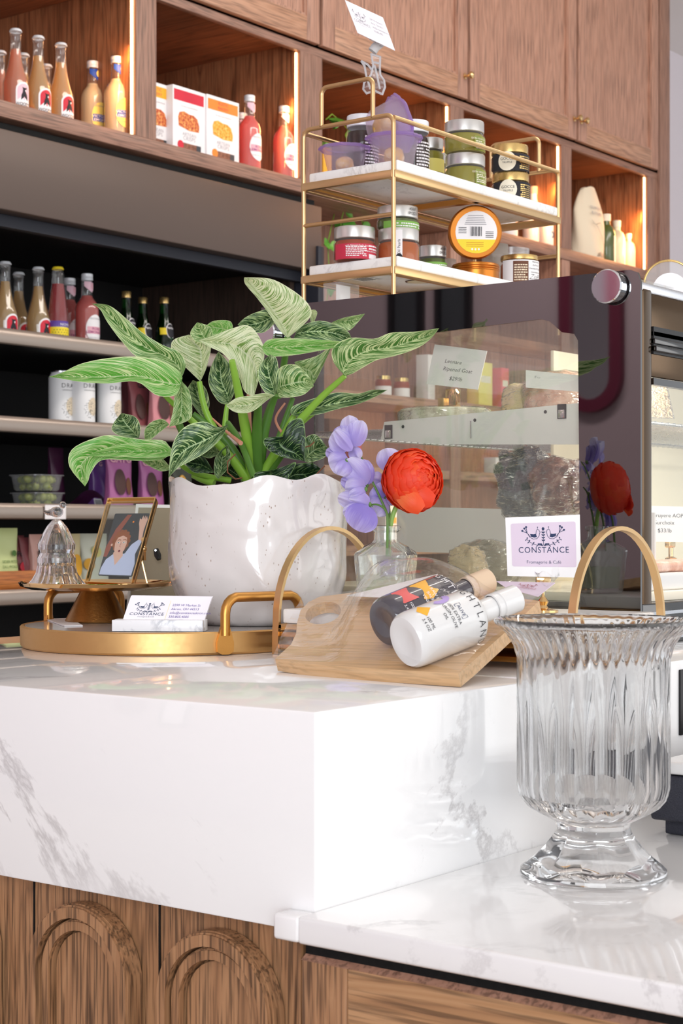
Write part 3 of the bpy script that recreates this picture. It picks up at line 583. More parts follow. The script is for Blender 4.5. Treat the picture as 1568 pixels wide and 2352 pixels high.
# end panel: dark border with a clear window in it
ep = MB()
poly = [(YA, ZT+0.002), (YB, ZT+0.002), (YB, ZC), (YA+0.014, ZC), (YA+0.004, ZC-0.004), (YA, ZC-0.016)]
def yzof(x, y): p = PXp(x, y, XC); return (p.y, p.z)
win = [yzof(1333, 1478), yzof(1327, 782), yzof(1318, 767), yzof(1290, 763), yzof(1262, 738), yzof(1240, 733), yzof(760, 794), yzof(735, 800), yzof(722, 830), yzof(716, 1450)]
ep.prism(poly, XC, XC+0.004, 'black_glass', [win], lambda a, b, h: V((h, a, b)))
o = ep.build('end_panel', dc, True, label='dark glossy border of the end panel')
MB().prism(win, XC+0.001, XC+0.003, 'case_pane', fn=lambda a, b, h: V((h, a, b))).build('end_window', dc, True, label='clear window in the end panel')
k = MB(Matrix.Translation(PXp(1403, 660, XC)) @ Matrix.Rotation(-math.pi/2, 4, 'Y'))
k.lathe([(0.0185, 0), (0.0185, 0.008), (0.0205, 0.0085), (0.0205, 0.012), (0.019, 0.0135), (0.0001, 0.0135)], 'chrome', 40).build('standoff', dc, True, label='round polished chrome standoff')
k = MB(Matrix.Translation(PXp(618, 768, XC)) @ Matrix.Rotation(-math.pi/2, 4, 'Y'))
k.lathe([(0.0185, 0), (0.0185, 0.008), (0.0205, 0.0085), (0.0205, 0.012), (0.019, 0.0135), (0.0001, 0.0135)], 'chrome', 40).build('standoff', dc, True, label='round polished chrome standoff')
l = bpy.data.lights.new('case_light', 'AREA'); l.shape = 'RECTANGLE'; l.size = 0.5; l.size_y = 0.04; l.energy = 2.0; l.color = (1.0, 0.94, 0.86)
o = bpy.data.objects.new('case_light', l); col.objects.link(o); o.location = (XC+0.3, YA+0.05, ZC-0.03); o.rotation_euler = (0.5, 0, 0)
po = MB(); po.box(XC+0.006, XC+0.034, YA+0.001, YA+0.028, ZT+0.03, ZC-0.02, 'bronze', 0.005, 3)
po.build('corner_post', dc, True)
xe = 3.2
MB().box(XC+0.034, xe, YA+0.006, YA+0.012, ZT+0.10, ZC-0.07, 'pane').build('front_glass', dc, True)
tp = MB(); tp.box(XC+0.005, xe, YA+0.002, YA+0.02, ZC-0.026, ZC-0.014, 'steel', 0.002); tp.box(XC+0.02, xe, YA+0.004, YA+0.012, ZC-0.125, ZC-0.026, 'bronze', 0.001)
tp.build('header_panel', dc, True, label='bronze mirrored header')
b = MB()
for j in range(3): b.box(XC+0.034, xe, YA-0.004+0.002*j, YA+0.004, ZC-0.095+0.009*j, ZC-0.088+0.009*j, 'black_gloss', 0.001)
b.box(XC+0.034, xe, YA, YA+0.004, ZC-0.098, ZC-0.065, 'black'); b.box(XC+0.034, xe, YA, YA+0.01, ZC-0.135, ZC-0.127, 'black_gloss')
b.build('black_trim', dc, True)
MB().box(XC+0.006, xe, YA+0.03, YB, ZC-0.012, ZC-0.003, 'pane').build('top_glass', dc, True)
MB().box(XC+0.006, xe, YB-0.006, YB, ZT+0.05, ZC-0.012, 'pane').build('rear_glass', dc, True)
bs = MB(); bs.box(XC+0.006, xe, YA+0.0, YB, ZT+0.001, ZT+0.05, 'black_gloss', 0.002)
for j in range(4): bs.box(XC+0.01, xe, YA-0.003, YA, ZT+0.006+0.010*j, ZT+0.010+0.010*j, 'steel')
bs.build('base', dc, True)
MB().box(XC+0.02, xe, YA+0.02, YB-0.02, ZT+0.05, ZT+0.062, 'cream', 0.002).build('deck', dc, True)
def rack(z, y1=YB-0.03, x1=2.9):
    r = MB()
    for j in range(60):
        x = XC+0.04+j*(x1-XC-0.04)/60; r.tube([(x, YA+0.035, z), (x, y1, z)], 0.0012, 'steel', 5)
    for y in (YA+0.035, (YA+y1)/2, y1): r.tube([(XC+0.03, y, z-0.002), (x1, y, z-0.002)], 0.002, 'steel', 6)
    return r.build('wire_rack', dc, True)
rz = PXp(900, 985, XC+0.03).z
rack(rz)
# white perforated steel shelf sides seen through the end window
br = MB(); A_ = lambda x, y: yzof(x, y)
pl = [A_(862, 1008), A_(870, 968), A_(1330, 923), A_(1330, 1020), A_(1000, 1020)]
p2 = [(p[0], p[1]) for p in pl]
br.prism(p2, XC+0.012, XC+0.014, 'stand_white', fn=lambda a, b_, h: V((h, a, b_)))
o = br.build('shelf_end_plate', dc, True, label='pale polished end plate of the shelf with punched slots')
sl = MB()
for x, y in ((892, 992), (1290, 945)):
    q = PXp(x, y, XC+0.0115); sl.box(q.x-0.001, q.x+0.0008, q.y-0.006, q.y+0.006, q.z-0.009, q.z+0.009, 'gap'); sl.box(q.x-0.002, q.x+0.0002, q.y-0.0045, q.y+0.0045, q.z-0.008, q.z+0.002, 'chrome', 0.0005)
for x, y in ((925, 980), (1252, 946), (1090, 965)):
    q = PXp(x, y, XC+0.0115); sl.ball((q.x, q.y, q.z), 0.0022, 'gap', sq=(0.3, 1, 1))
q = PXp(1083, 985, XC+0.0115); sl.tube([(q.x-0.002, q.y, q.z+0.010), (q.x-0.002, q.y, q.z-0.012)], 0.0012, 'chrome')
sl.build('slot', dc, True)
lp = MB(); pl = [A_(716, 1160), A_(1330, 1175), A_(1330, 1290), A_(716, 1270)]
lp.prism(pl, XC+0.20, XC+0.204, 'stand_white', fn=lambda a, b_, h: V((h, a, b_))); lp.build('lower_tray', dc, True)
# ================================================================ BOTTLES AND BOXES ON THE WALL SHELVES AND IN THE FRIDGE
def crown_cap(m, z, r=0.0135, mt='white_cap'): m.lathe([(0.0001, z+0.0065), (r*0.8, z+0.006), (r*0.95, z+0.004), (r*1.04, z-0.001), (r*1.0, z-0.0015)], mt, 42, lambda t, zz, q: q*(1+0.05*math.cos(21*t)*(1 if zz < z+0.003 else 0)))
def cider(name, label, group, loc, drink, face='red'):
    """slim stubby bottle: conical shoulders, crown cap, arched label with a bear"""
    t = thing(name, label, 'bottle', loc, 0.0, group); t.scale = (1.12, 1.12, 1)
    R = lambda z: 0.0285 if z < 0.075 else (0.0285-0.0165*math.sin(math.pi/2*min(1, (z-0.075)/0.095)) if z < 0.17 else 0.012)
    MB().lathe([(0.0001, 0.001), (0.025, 0), (0.0285, 0.004), (0.0285, 0.05), (0.0285, 0.075)]+[(R(z), z) for z in (0.09, 0.105, 0.12, 0.135, 0.15, 0.165)]+[(0.0122, 0.172), (0.012, 0.192), (0.0132, 0.194), (0.0132, 0.200), (0.012, 0.203)], 'bottle_glass', 28).build('glass', t)
    MB().lathe([(0.0001, 0.004), (0.0262, 0.004)]+[(R(z)-0.0022, z) for z in (0.02, 0.075, 0.09, 0.105, 0.12, 0.135, 0.15, 0.158)]+[(0.0001, 0.158)], drink, 24).build('drink', t)
    c = MB(); crown_cap(c, 0.204); c.build('crown_cap', t, label='white crimped crown cap')
    lb = MB(); d = Draw(lb, wrap_fn(0.0289)); sh = lambda w_, y0, y1: [(-w_, y0), (0, y0), (w_, y0), (w_, (y0+y1)/2)]+arcp(0, y1-w_, w_, 0, 180, 12)+[(-w_, (y0+y1)/2)]
    d.fan(sh(0.021, 0.006, 0.072), 'paper', 1, 5, (0, 0.035)); d.fan(sh(0.017, 0.026, 0.067), face, 2, 4, (0, 0.045))
    d.fan([(-0.009, 0.0265), (0.010, 0.0265), (0.008, 0.040), (0.004, 0.047), (0.006, 0.054), (0.0075, 0.059), (0.003, 0.057), (-0.002, 0.057), (-0.006, 0.059), (-0.0045, 0.053), (-0.005, 0.046), (-0.008, 0.038)], 'ink', 3, 3, (0, 0.04)); d.ell(0.003, 0.050, 0.0018, 0.0025, 'paper', 4, 8, 1)
    d.text("WOODY'S", 0, 0.012, 0.0115, 'ink', 3, thin=0.0, sx=0.78); lb.build('paper_label', t)
    return t
def soda(name, label, group, loc, drink, paper, collar, ink, l1, l2, cap='white_cap', face='pale_yellow', lvl=0.16):
    """round shouldered bottle with screw cap, neck collar and oval label"""
    t = thing(name, label, 'bottle', loc, 0.0, group); t.scale = (1.14, 1.14, 1)
    pr = [(0.0001, 0.001), (0.026, 0), (0.030, 0.005), (0.030, 0.118), (0.0285, 0.130), (0.024, 0.142), (0.0175, 0.151), (0.0145, 0.158), (0.0138, 0.170), (0.013, 0.20), (0.013, 0.208)]
    MB().lathe(pr, 'bottle_glass', 28).build('glass', t)
    MB().lathe([(0.0001, 0.004)]+[(r-0.002, max(z, 0.004)) for r, z in pr[1:] if z < lvl]+[(0.0125, lvl), (0.0001, lvl)], drink, 24).build('drink', t)
    MB().lathe([(0.0001, 0.222), (0.0125, 0.222), (0.0142, 0.220), (0.0142, 0.213), (0.0136, 0.212), (0.0142, 0.211), (0.0142, 0.203), (0.013, 0.203)], cap, 24).build('screw_cap', t)
    lb = MB(); d = Draw(lb, wrap_fn(0.0303)); d.ell(0.0, 0.066, 0.026, 0.040, paper, 1, 28, 6)
    d.text('FENTIMANS', 0, 0.092, 0.0065, 'grey_text', 2); d.rect(-0.023, 0.024, 0.052, 0.072, face, 2); d.text(l1, 0.001, 0.063, 0.010, ink, 3, thin=0.012); d.text(l2, 0.001, 0.0535, 0.010, ink, 3, thin=0.012)
    d.text('botanically brewed', 0, 0.040, 0.005, 'grey_text', 2); lb.build('oval_label', t)
    cl = MB(); d = Draw(cl, wrap_fn(0.0142)); d.fan([(-0.018, 0.199), (0, 0.199), (0.018, 0.199), (0.018, 0.185), (0.010, 0.176), (0.002, 0.169), (-0.008, 0.176), (-0.018, 0.186)], collar, 2, 5, (0, 0.188)); d.ell(0.004, 0.187, 0.006, 0.009, 'pale_yellow' if collar == 'blue' else 'pink', 3, 12, 2)
    cl.build('neck_label', t); return t
GW = 'small crown-capped cider bottles on the top shelf'
L1 = [(36, 3.22), (88, 3.22), (140, 3.22), (107, 3.40), (54, 3.37), (1, 3.40)]
lbw = ['crown-capped bottle of pink-orange drink with a pale bear label, upper shelf', 'golden bottle with red bear label, second in the front row of the upper shelf', 'crown-capped bottle with red bear label beside the yellow lemonades, upper shelf', 'crown-capped bottle standing behind the two red-labelled ones, upper shelf', 'crown-capped bottle half hidden behind the pink-orange one, upper shelf', 'crown-capped bottle cut by the left picture edge on the upper shelf']
pk = cider('cider_bottle', lbw[0], GW, on_y(*L1[0], ZL), 'orange_drink', 'pink_label')
am = cider('cider_bottle', lbw[1], GW, on_y(*L1[1], ZL), 'amber_drink')
for i in (2, 3, 4): dup(am, on_y(*L1[i], ZL), lbw[i])
dup(pk, on_y(*L1[5], ZL), lbw[5])
GF = 'fridge cider bottles'
for x, y, l in ((12, 3.36, 'crown-capped bottle with red bear label at the left edge of the fridge shelf'), (43, 3.47, 'crown-capped bottle between and behind the two front ones in the fridge'), (88, 3.36, 'crown-capped bottle with red bear label left of the bright red bottle in the fridge')):
    dup(am, on_y(x, y, ZS[0]-0.011), l, group=GF)
GL = 'cloudy lemonades on the top shelf'
le = soda('lemonade_bottle', 'cloudy yellow lemonade bottle nearest the oak partition, upper shelf', GL, on_y(268, 3.225, ZL), 'lemon_drink', 'pale_yellow', 'blue', 'white', 'VICTORIAN', 'LEMONADE', face='blue')
dup(le, on_y(213, 3.31, ZL), 'cloudy yellow lemonade bottle left of the one by the partition, a little behind it')
dup(le, on_y(166, 3.44, ZL), 'lemonade bottle mostly hidden behind the bear-label bottle, upper shelf')
GR = 'rose lemonades beside the crisp boxes'
ro = soda('rose_lemonade_bottle', 'pink rose lemonade bottle touching the rightmost crisp box', GR, on_y(573, 3.205, ZL), 'rose_drink', 'paper', 'pink_label', 'magenta', 'ROSE', 'LEMONADE', face='pink')
dup(ro, on_y(652, 3.205, ZL), 'pink rose lemonade bottle nearest the lit edge of its shelf bay')
dup(ro, on_y(611, 3.31, ZL), 'pink rose lemonade bottle set back between the two front pink ones')
dup(ro, on_y(556, 3.36, ZL), 'pink rose lemonade bottle hidden behind the crisp box, only its cap showing')
dup(ro, on_y(200, 3.40, ZS[0]-0.011), 'pink rose lemonade bottle in the fridge, at the right of its row', group='rose lemonades in the fridge')
dup(ro, on_y(160, 3.50, ZS[0]-0.011), 'pink rose lemonade bottle in the fridge, half behind the bright red bottle', group='rose lemonades in the fridge')
# bright red bottle
t = thing('red_soda_bottle', 'bright red bottle with yellow spotted and purple label in the fridge', 'bottle', on_y(133, 3.33, ZS[0]-0.011))
pr = [(0.0001, 0), (0.0285, 0), (0.0285, 0.05), (0.026, 0.09), (0.021, 0.14), (0.0175, 0.165), (0.0165, 0.195)]
MB().lathe([(r, z) for r, z in pr]+[(0.015, 0.2), (0.0145, 0.206)], 'bottle_glass', 28).build('glass', t)
MB().lathe([(max(r-0.002, 0.0001), z+0.002) for r, z in pr if z < 0.17]+[(0.0001, 0.167)], 'red_drink', 24).build('drink', t)
m = MB(); crown_cap(m, 0.207, 0.0148, 'yellow'); m.build('crown_cap', t, label='yellow crimped crown cap')
m = MB(); m.lathe([(0.0288, 0.003), (0.0288, 0.046), (0.0282, 0.050)], 'yellow', 36); m.lathe([(0.0284, 0.050), (0.0276, 0.066)], 'purple', 36)
d = Draw(m, wrap_fn(0.0289))
for i in range(10):
    for j in range(6):
        d.ell(-0.036+0.008*i+(j % 2)*0.004, 0.008+0.0068*j, 0.0013, 0.0013, 'ink', 1, 6, 1)
Draw(m, wrap_fn(0.0285)).text('NICHOLS', 0.004, 0.054, 0.009, 'white', 1); m.build('sleeve_label', t)
# green sparkling water
t = thing('sparkling_water_bottle', 'green water bottle with gold cap, left of three in the fridge', 'bottle', on_y(290, 3.38, ZS[0]-0.011), 0, 'green water bottles')
pr = [(0.0001, 0), (0.027, 0), (0.030, 0.006), (0.029, 0.05), (0.0255, 0.085), (0.018, 0.115), (0.0135, 0.135), (0.0125, 0.165), (0.0125, 0.172)]
MB().lathe(pr, 'green_glass', 28).build('glass', t); MB().lathe([(max(r-0.002, 0.0001), z+0.003) for r, z in pr if z < 0.15]+[(0.0001, 0.14)], 'green_drink', 24).build('water', t)
MB().lathe([(0.0001, 0.186), (0.0125, 0.186), (0.0138, 0.184), (0.0138, 0.168), (0.0125, 0.168)], 'gold_lid', 24).build('screw_cap', t)
m = MB(); Rf = lambda z: 0.0262 if z < 0.085 else max(0.0135, 0.0262-(z-0.085)*0.25); d = Draw(m, wrap_fn(lambda z: Rf(z)+0.0006))
d.rect(-0.034, 0, 0.075, 0.095, 'yellow', 1, 10); d.ell(0.002, 0.086, 0.017, 0.023, 'paper', 2, 24, 5); d.ell(0.002, 0.086, 0.0155, 0.021, 'ink', 3, 24, 5); d.text('Perrier', 0.002, 0.092, 0.011, 'paper', 5, thin=0.01)
m.build('paper_label', t)
dup(t, on_y(328, 3.43, ZS[0]-0.011), 'green water bottle with gold cap, middle of three in the fridge'); dup(t, on_y(377, 3.38, ZS[0]-0.011), 'green water bottle with gold cap, right of three in the fridge, beside the leaves')
# boxes of crisps
def crisp_box(x0, x1, label, band, pic, y=3.185, rz=0.0):
    a = PYp(x0, HY, y); b = PYp(x1, HY, y); w_ = (b.x-a.x); t = thing('crisp_box', label, 'box', ((a.x+b.x)/2, y, ZL), rz, 'boxes of crisps')
    h = 0.180; MB().box(-w_/2, w_/2, 0, 0.042, 0, h, 'paper', 0.0012).build('carton', t)
    m = MB(); d = Draw(m, plane_fn((0, 0, 0), (1, 0, 0), (0, 0, 1)), 0.0003); q = w_/2
    d.rect(-q+0.004, q-0.006, h-0.040, h-0.010, band, 1); d.text('RUSTIC', 0, h-0.022, 0.012, 'red_label', 2, thin=-0.005, sp=1.1); d.text('BAKERY', 0, h-0.035, 0.012, 'red_label', 2, thin=-0.005, sp=1.1)
    d.text('Tart Cherry, Cacao Nib & Almond', 0, h-0.055, 0.006, 'grey_text', 2, thin=-0.006, sx=0.8); d.text('ARTISAN', 0, 0.046, 0.0135, 'grey_text', 2, thin=-0.015, sp=1.05); d.text('CRISPS', 0, 0.034, 0.0155, 'grey_text', 2, thin=-0.015, sp=1.1)
    d.fan([(-0.043, 0.070), (0, 0.062), (0.040, 0.064), (0.042, 0.080), (0.034, 0.100), (0.018, 0.108), (0, 0.108), (-0.022, 0.113), (-0.04, 0.108), (-0.046, 0.094)], pic, 1, 3)
    d.rect(-0.03, 0.048, 0.009, 0.026, 'crumb', 1); d.rect(0.03, 0.048, 0.009, 0.026, 'photo_dark', 2); d.ell(-0.036, 0.018, 0.0125, 0.0125, band, 3, 18, 1); m.build('front_print', t)
    return t
crisp_box(322, 394.5, 'white crisp box with yellow band, cut off by the oak partition', 'amber', 'crisp', 3.21)
crisp_box(397, 471, 'white crisp box with red band, middle of the three', 'red', 'crisp')
crisp_box(475, 549, 'white crisp box with orange band, beside the pink bottles', 'orange', 'crisp_gold', 3.18)
# cans in the fridge
t = thing('drink_can', 'tall white can with dotted round emblem, middle of three in the fridge', 'can', on_y(190, 3.33, ZS[1]-0.011), 0, 'white cans')
MB().lathe([(0.0001, 0.001), (0.026, 0), (0.0335, 0.009), (0.0335, 0.140), (0.027, 0.152), (0.027, 0.156)], 'white', 36).build('body', t); MB().lathe([(0.028, 0.154), (0.028, 0.1575), (0.026, 0.155), (0.0001, 0.154)], 'steel', 30).build('can_lid', t)
m = MB(); d = Draw(m, wrap_fn(0.0337)); d.ell(0.008, 0.062, 0.019, 0.025, 'cloth', 1, 20, 4)
rr = random.Random(3)
for i in range(75):
    a = rr.uniform(0, 6.28); q = math.sqrt(rr.random()); cx = 0.0+q*0.022*math.cos(a); cy = 0.055+q*0.026*math.sin(a); d.ell(cx, cy, 0.0013, 0.0008, 'ink', 2, 5, 1)
d.text('DRAM', 0.002, 0.112, 0.017, 'ink', 2, thin=-0.01, sp=1.2); d.text('botanical sparkling', 0.004, 0.012, 0.004, 'ink', 2); d.text('CARDAMOM & BLACK TEA', 0.002, 0.104, 0.004, 'ink', 2); m.build('print', t)
dup(t, on_y(140, 3.37, ZS[1]-0.011), 'tall white can with dotted emblem, left of three, overlapped by the middle one'); dup(t, on_y(250, 3.33, ZS[1]-0.011), 'tall white can with dotted emblem, right of three, next to the dusky bags')
# stand-up bags
def bag(name, label, cat, group, loc, w_, h, body, pic=None, word=None, wink='pink', rz=0.0, dep=0.05, tilt=0.0, wy=0.80, extra=None):
    t = thing(name, label, cat, loc, rz, group); m = MB()
    def prof(a, b):
        th = 2*math.pi*a; z = h*b; swell = (1-b)**0.7*dep/2*(1-0.05*math.sin(9*b)) + 0.0012*(1 if b < 1 else 0.6)
        ww = w_/2*(0.92+0.06*math.cos(6.0*b)+0.03*b); x = ww*max(-1, min(1, 1.12*math.cos(th))); y = swell*math.sin(th)*(1+0.10*math.sin(13*b+3*th))
        return V((x, y+tilt*z, z))
    m.grid(prof, 36, 14, body); m.build('pouch', t)
    d_mb = MB(); d = Draw(d_mb, lambda s, tt, hh: V((s, -((1-tt/h)**0.7*dep/2*math.sqrt(max(0, 1-(s/(w_*0.52))**2))+0.0055+hh)+tilt*tt, tt)))
    if word: d.text(word, 0, h*wy, w_*0.30, wink, 2, thin=0.01, shear=0.2)
    if pic: d.ell(-0.012, h*0.47, w_*0.20, h*0.22, pic, 1, 18, 3); d.ell(w_*0.19, h*0.40, w_*0.11, h*0.15, 'brown', 1, 14, 2)
    if extra: extra(d)
    if pic or word or extra: d_mb.build('front_print', t)
    return t
GB = 'date bags in the fridge'
z1 = ZS[1]-0.011; z2 = ZS[2]-0.011
bag('snack_bag', 'dusky brown-red bag directly right of the white cans', 'bag', GB, on_y(291, 3.42, z1), 0.065, 0.155, 'dusky_bag', None, 'G', 'ink')
bag('snack_bag', 'dusky rose bag with dark lettering behind the plant leaf, fridge second shelf', 'bag', GB, on_y(321, 3.36, z1), 0.085, 0.165, 'dusky_bag', 'date_fruit', 'Ga', 'ink', tilt=0.05)
bag('snack_bag', 'pale pink bag with nut picture, rightmost on the fridge second shelf', 'bag', GB, on_y(372, 3.32, z1), 0.105, 0.165, 'pink_bag', 'date_fruit', 'GATO', 'pink')
bag('snack_bag', 'deep purple bag seen edge-on beside the bright mauve one', 'bag', GB, on_y(224, 3.42, z2), 0.06, 0.155, 'purple_bag', None, 'G', 'pink')
bag('snack_bag', 'mauve date bag left of two, above the photo frame', 'bag', GB, on_y(272, 3.33, z2), 0.100, 0.165, 'magenta_bag', 'date_fruit', 'GATO', 'pink')
bag('snack_bag', 'mauve date bag right of two, partly behind the first', 'bag', GB, on_y(345, 3.35, z2), 0.095, 0.158, 'magenta_bag', 'date_fruit', 'GATO', 'pink')
bag('snack_bag', 'olive-dark bag with gold picture just left of the plant pot', 'bag', GB, on_y(415, 3.33, z2), 0.09, 0.150, 'dark_bag', 'crisp_gold', 'GATO', 'cream')
bag('snack_bag', 'dark plum bag standing behind the olive tubs', 'bag', GB, on_y(128, 3.50, z2), 0.055, 0.175, 'plum_bag')
t = thing('snack_bag', 'dark plum bag lying on its side with a barcode, between tubs and mauve bags', 'bag', on_y(190, 3.42, z2), 0, GB)
MB().grid(lambda a, b: V(((a-0.5)*0.15, 0.03*math.cos(math.pi*(b*2)), 0.001+max(0, 0.055*math.sin(math.pi*a)**0.7*(0.5-0.5*math.cos(2*math.pi*b))))), 14, 18, 'plum_bag').build('pouch', t)
m = MB(); d = Draw(m, plane_fn((0.02, -0.030, 0.006), (1, 0, 0), (0, 0.3, 1))); d.rect(0, 0.03, 0, 0.026, 'paper', 1, 1)
for i in range(8): d.rect(0.004+i*0.003, 0.0055+i*0.003, 0.004, 0.022, 'ink', 2, 1)
m.build('barcode', t)
# tubs of olives
tub = thing('olive_tub', 'clear tub of green olives, lower of the stack in the fridge', 'tub', on_y(86, 3.36, z2), 0, 'olive tubs')
sq = lambda t_, z, r: r*(1/max(abs(math.cos(t_)), abs(math.sin(t_)), 0.80))**0.8
MB().lathe([(0.0001, 0.001), (0.045, 0.001), (0.050, 0.006), (0.056, 0.040), (0.061, 0.041), (0.061, 0.044), (0.0001, 0.046)], 'soft_plastic', 40, sq).build('tub_body', tub)
rr = random.Random(5); n = 0
for k in range(60):
    if n >= 26: break
    a = rr.uniform(0, 6.28); q = 0.043*math.sqrt(rr.random()); z = 0.013 if n < 14 else 0.031
    m = MB(Matrix.Translation((q*math.cos(a), q*math.sin(a), z)) @ Euler((rr.random()*3, rr.random()*3, 0)).to_matrix().to_4x4()); m.ball((0, 0, 0), 0.0105, 'olive', 12, 8, (1, 1, 1.15)); m.ball((0, 0, 0.0118), 0.0028, 'gap', 8, 4)
    m.build('olive', tub); n += 1
t2 = dup(tub, on_y(84, 3.36, z2)+V((0, 0, 0.047)), 'clear tub of green olives, upper of the stack in the fridge')
# price ticket on the third rail
m = MB(); p = on_y(127, yf+0.050, 0); q = PYp(127, 1160, yf+0.050); m.box(-0.036, 0.036, -0.001, 0.0, -0.036, 0.0, 'paper'); d = Draw(m, plane_fn((0, -0.001, 0), (1, 0, 0), (0, 0, 1))); d.text('Castelvetrano', 0, -0.016, 0.009, 'grey_text', 1, thin=-0.01); d.text('$5.00', 0, -0.029, 0.009, 'grey_text', 1, thin=-0.01)
o = m.build('price_ticket'); o.location = q; tag(o, 'small white price ticket clipped to the fridge rail above the glass bell', 'price ticket')
# basket and its bags on the lowest visible shelf
z3 = ZS[3]+0.0
t = thing('wooden_basket', 'long orange-brown wooden tray on the fridge shelf behind the gold plate', 'tray', on_y(60, 3.27, z3-0.010))
m = MB(); m.box(-0.33, 0.16, 0, 0.24, 0, 0.008, 'basket_wood', 0.001)
for (a, b, c_, e_) in ((-0.33, 0.16, 0, 0.010), (-0.33, 0.16, 0.23, 0.24)): m.box(a, b, c_, e_, 0.008, 0.055, 'basket_wood', 0.002)
m.box(-0.33, -0.32, 0.01, 0.23, 0.008, 0.055, 'basket_wood', 0.002); m.box(0.15, 0.16, 0.01, 0.23, 0.008, 0.055, 'basket_wood', 0.002); m.build('tray_body', t)
b3 = z3; GC = 'snack packets in the wooden tray'
bag('snack_packet', 'pale lime pickle crisp bag at the left picture edge, in the wooden tray', 'bag', GC, on_y(2, 3.31, b3), 0.11, 0.155, 'lime_bag', None, None, extra=lambda d: (d.text('SIDER PETITE', 0.015, 0.065, 0.010, 'stem_dark', 2), d.text('DILL PICKLES', 0.015, 0.052, 0.010, 'stem_dark', 2), d.ell(0.03, 0.09, 0.008, 0.008, 'stem_dark', 2)))
pr_ = lambda d: (d.text('Po', -0.002, 0.080, 0.020, 'ink', 2, thin=0.02), d.ell(0.006, 0.052, 0.014, 0.014, 'red', 2, 14, 2))
bag('snack_packet', 'dusky slim packet right behind the lime bag', 'bag', GC, on_y(38, 3.37, b3), 0.05, 0.135, 'dusky_bag', None, None, extra=pr_)
bag('snack_packet', 'second dusky slim packet with fine print, left of the red-dot packet', 'bag', GC, on_y(56, 3.36, b3), 0.04, 0.130, 'dusky_bag')
bag('snack_packet', 'peach packet with black letters and a red dot, left of the glass bell', 'bag', GC, on_y(85, 3.34, b3), 0.055, 0.138, 'peach_bag', None, None, extra=pr_)
bag('snack_packet', 'peach packet seen through the glass bell', 'bag', GC, on_y(112, 3.38, b3), 0.055, 0.138, 'peach_bag')
bag('snack_packet', 'straw-coloured packet just right of the glass bell', 'bag', GC, on_y(160, 3.36, b3-0.006), 0.075, 0.145, 'straw_bag', None, None, extra=lambda d: d.ell(0.01, 0.06, 0.02, 0.03, 'amber', 2, 14, 2))
bag('snack_packet', 'pale packet printed with lemons, between the glass bell and the photo frame', 'bag', GC, on_y(212, 3.40, b3-0.006), 0.11, 0.145, 'lemon_bag', None, None, extra=lambda d: (d.ell(-0.03, 0.06, 0.018, 0.017, 'amber', 2, 16, 2), d.ell(0.0, 0.095, 0.018, 0.016, 'pale_yellow', 2, 16, 2), d.ell(0.03, 0.055, 0.016, 0.015, 'amber', 2, 16, 2), d.ell(0.0, 0.095, 0.006, 0.006, 'amber', 3, 8, 1)))
# ---------------------------------------------------------------- things in the lit bays to the right
def vine(loc, strands, label, cat='plant'):
    t = thing('trailing_plant', label, cat, loc); rr = random.Random(len(strands)+7)
    po = MB(); po.lathe([(0.0001, 0.0), (0.05, 0), (0.062, 0.09), (0.058, 0.09), (0.05, 0.07), (0.0001, 0.07)], 'white_gloss', 28); po.build('pot', t)
    for s_ in strands:
        st = MB(); st.tube(s_, 0.0016, 'stem', 5); so = st.build('vine_stem', t)
        lf = MB(); pts = [V(p) for p in s_]
        for i in range(1, len(pts)):
            for q in range(2):
                c = pts[i-1].lerp(pts[i], rr.random()); L = rr.uniform(0.035, 0.06); a = rr.uniform(0, 6.28); dr = V((math.cos(a)*0.8, -0.35+0.5*math.sin(a), rr.uniform(-1.0, 0.1))).normalized(); sd = dr.cross(V((rr.uniform(-.3, .3), -1, 0.2))).normalized()
                lf.grid(lambda u, v: c+dr*L*u+sd*L*0.42*(v*2-1)*math.sin(math.pi*u**0.75)+V((0, -0.006*abs(v*2-1), 0)), 7, 4, 'leaf_plain')
        lf.build('foliage', t, kind='stuff')
    return t
bx = on_y(800, 3.40, ZL)
def S(px): return [V(PYp(x, y, 3.40-0.16*min(1, i/1.5)))-bx for i, (x, y) in enumerate(px)]
vine(bx, [S([(800, 300), (788, 285), (762, 262), (748, 275)]), S([(800, 300), (815, 330), (800, 440), (785, 500), (770, 600)]), S([(805, 300), (830, 420), (830, 500), (840, 560)]), S([(800, 310), (770, 480), (752, 560), (757, 640), (750, 690)]), S([(800, 300), (822, 280), (830, 300)]), S([(800, 300), (812, 450), (806, 480), (816, 540)])], 'trailing pothos in the lit bay behind the brass stand, vines hanging below')
t = thing('yellow_carton', 'tall yellow carton in the lit bay behind the stand', 'carton', on_y(752, 3.24, ZL)); MB().box(-0.022, 0.022, 0, 0.04, 0, 0.15, 'amber', 0.002).build('carton', t); MB().prism([(-0.022, 0), (0.022, 0), (0, 0.02)], 0.0, 0.04, 'green_label', fn=lambda x, y, z: V((x, z, 0.15+y))).build('gable_top', t)
t = thing('spice_jar', 'dark little jar with a white lid in the bay behind the cake cups', 'jar', on_y(797, 3.28, ZL)); MB().lathe([(0.0001, 0), (0.024, 0), (0.024, 0.08), (0.018, 0.09)], 'jam_dark', 24).build('glass', t); MB().lathe([(0.021, 0.088), (0.021, 0.105), (0.0001, 0.106)], 'white_cap', 24).build('jar_lid', t)
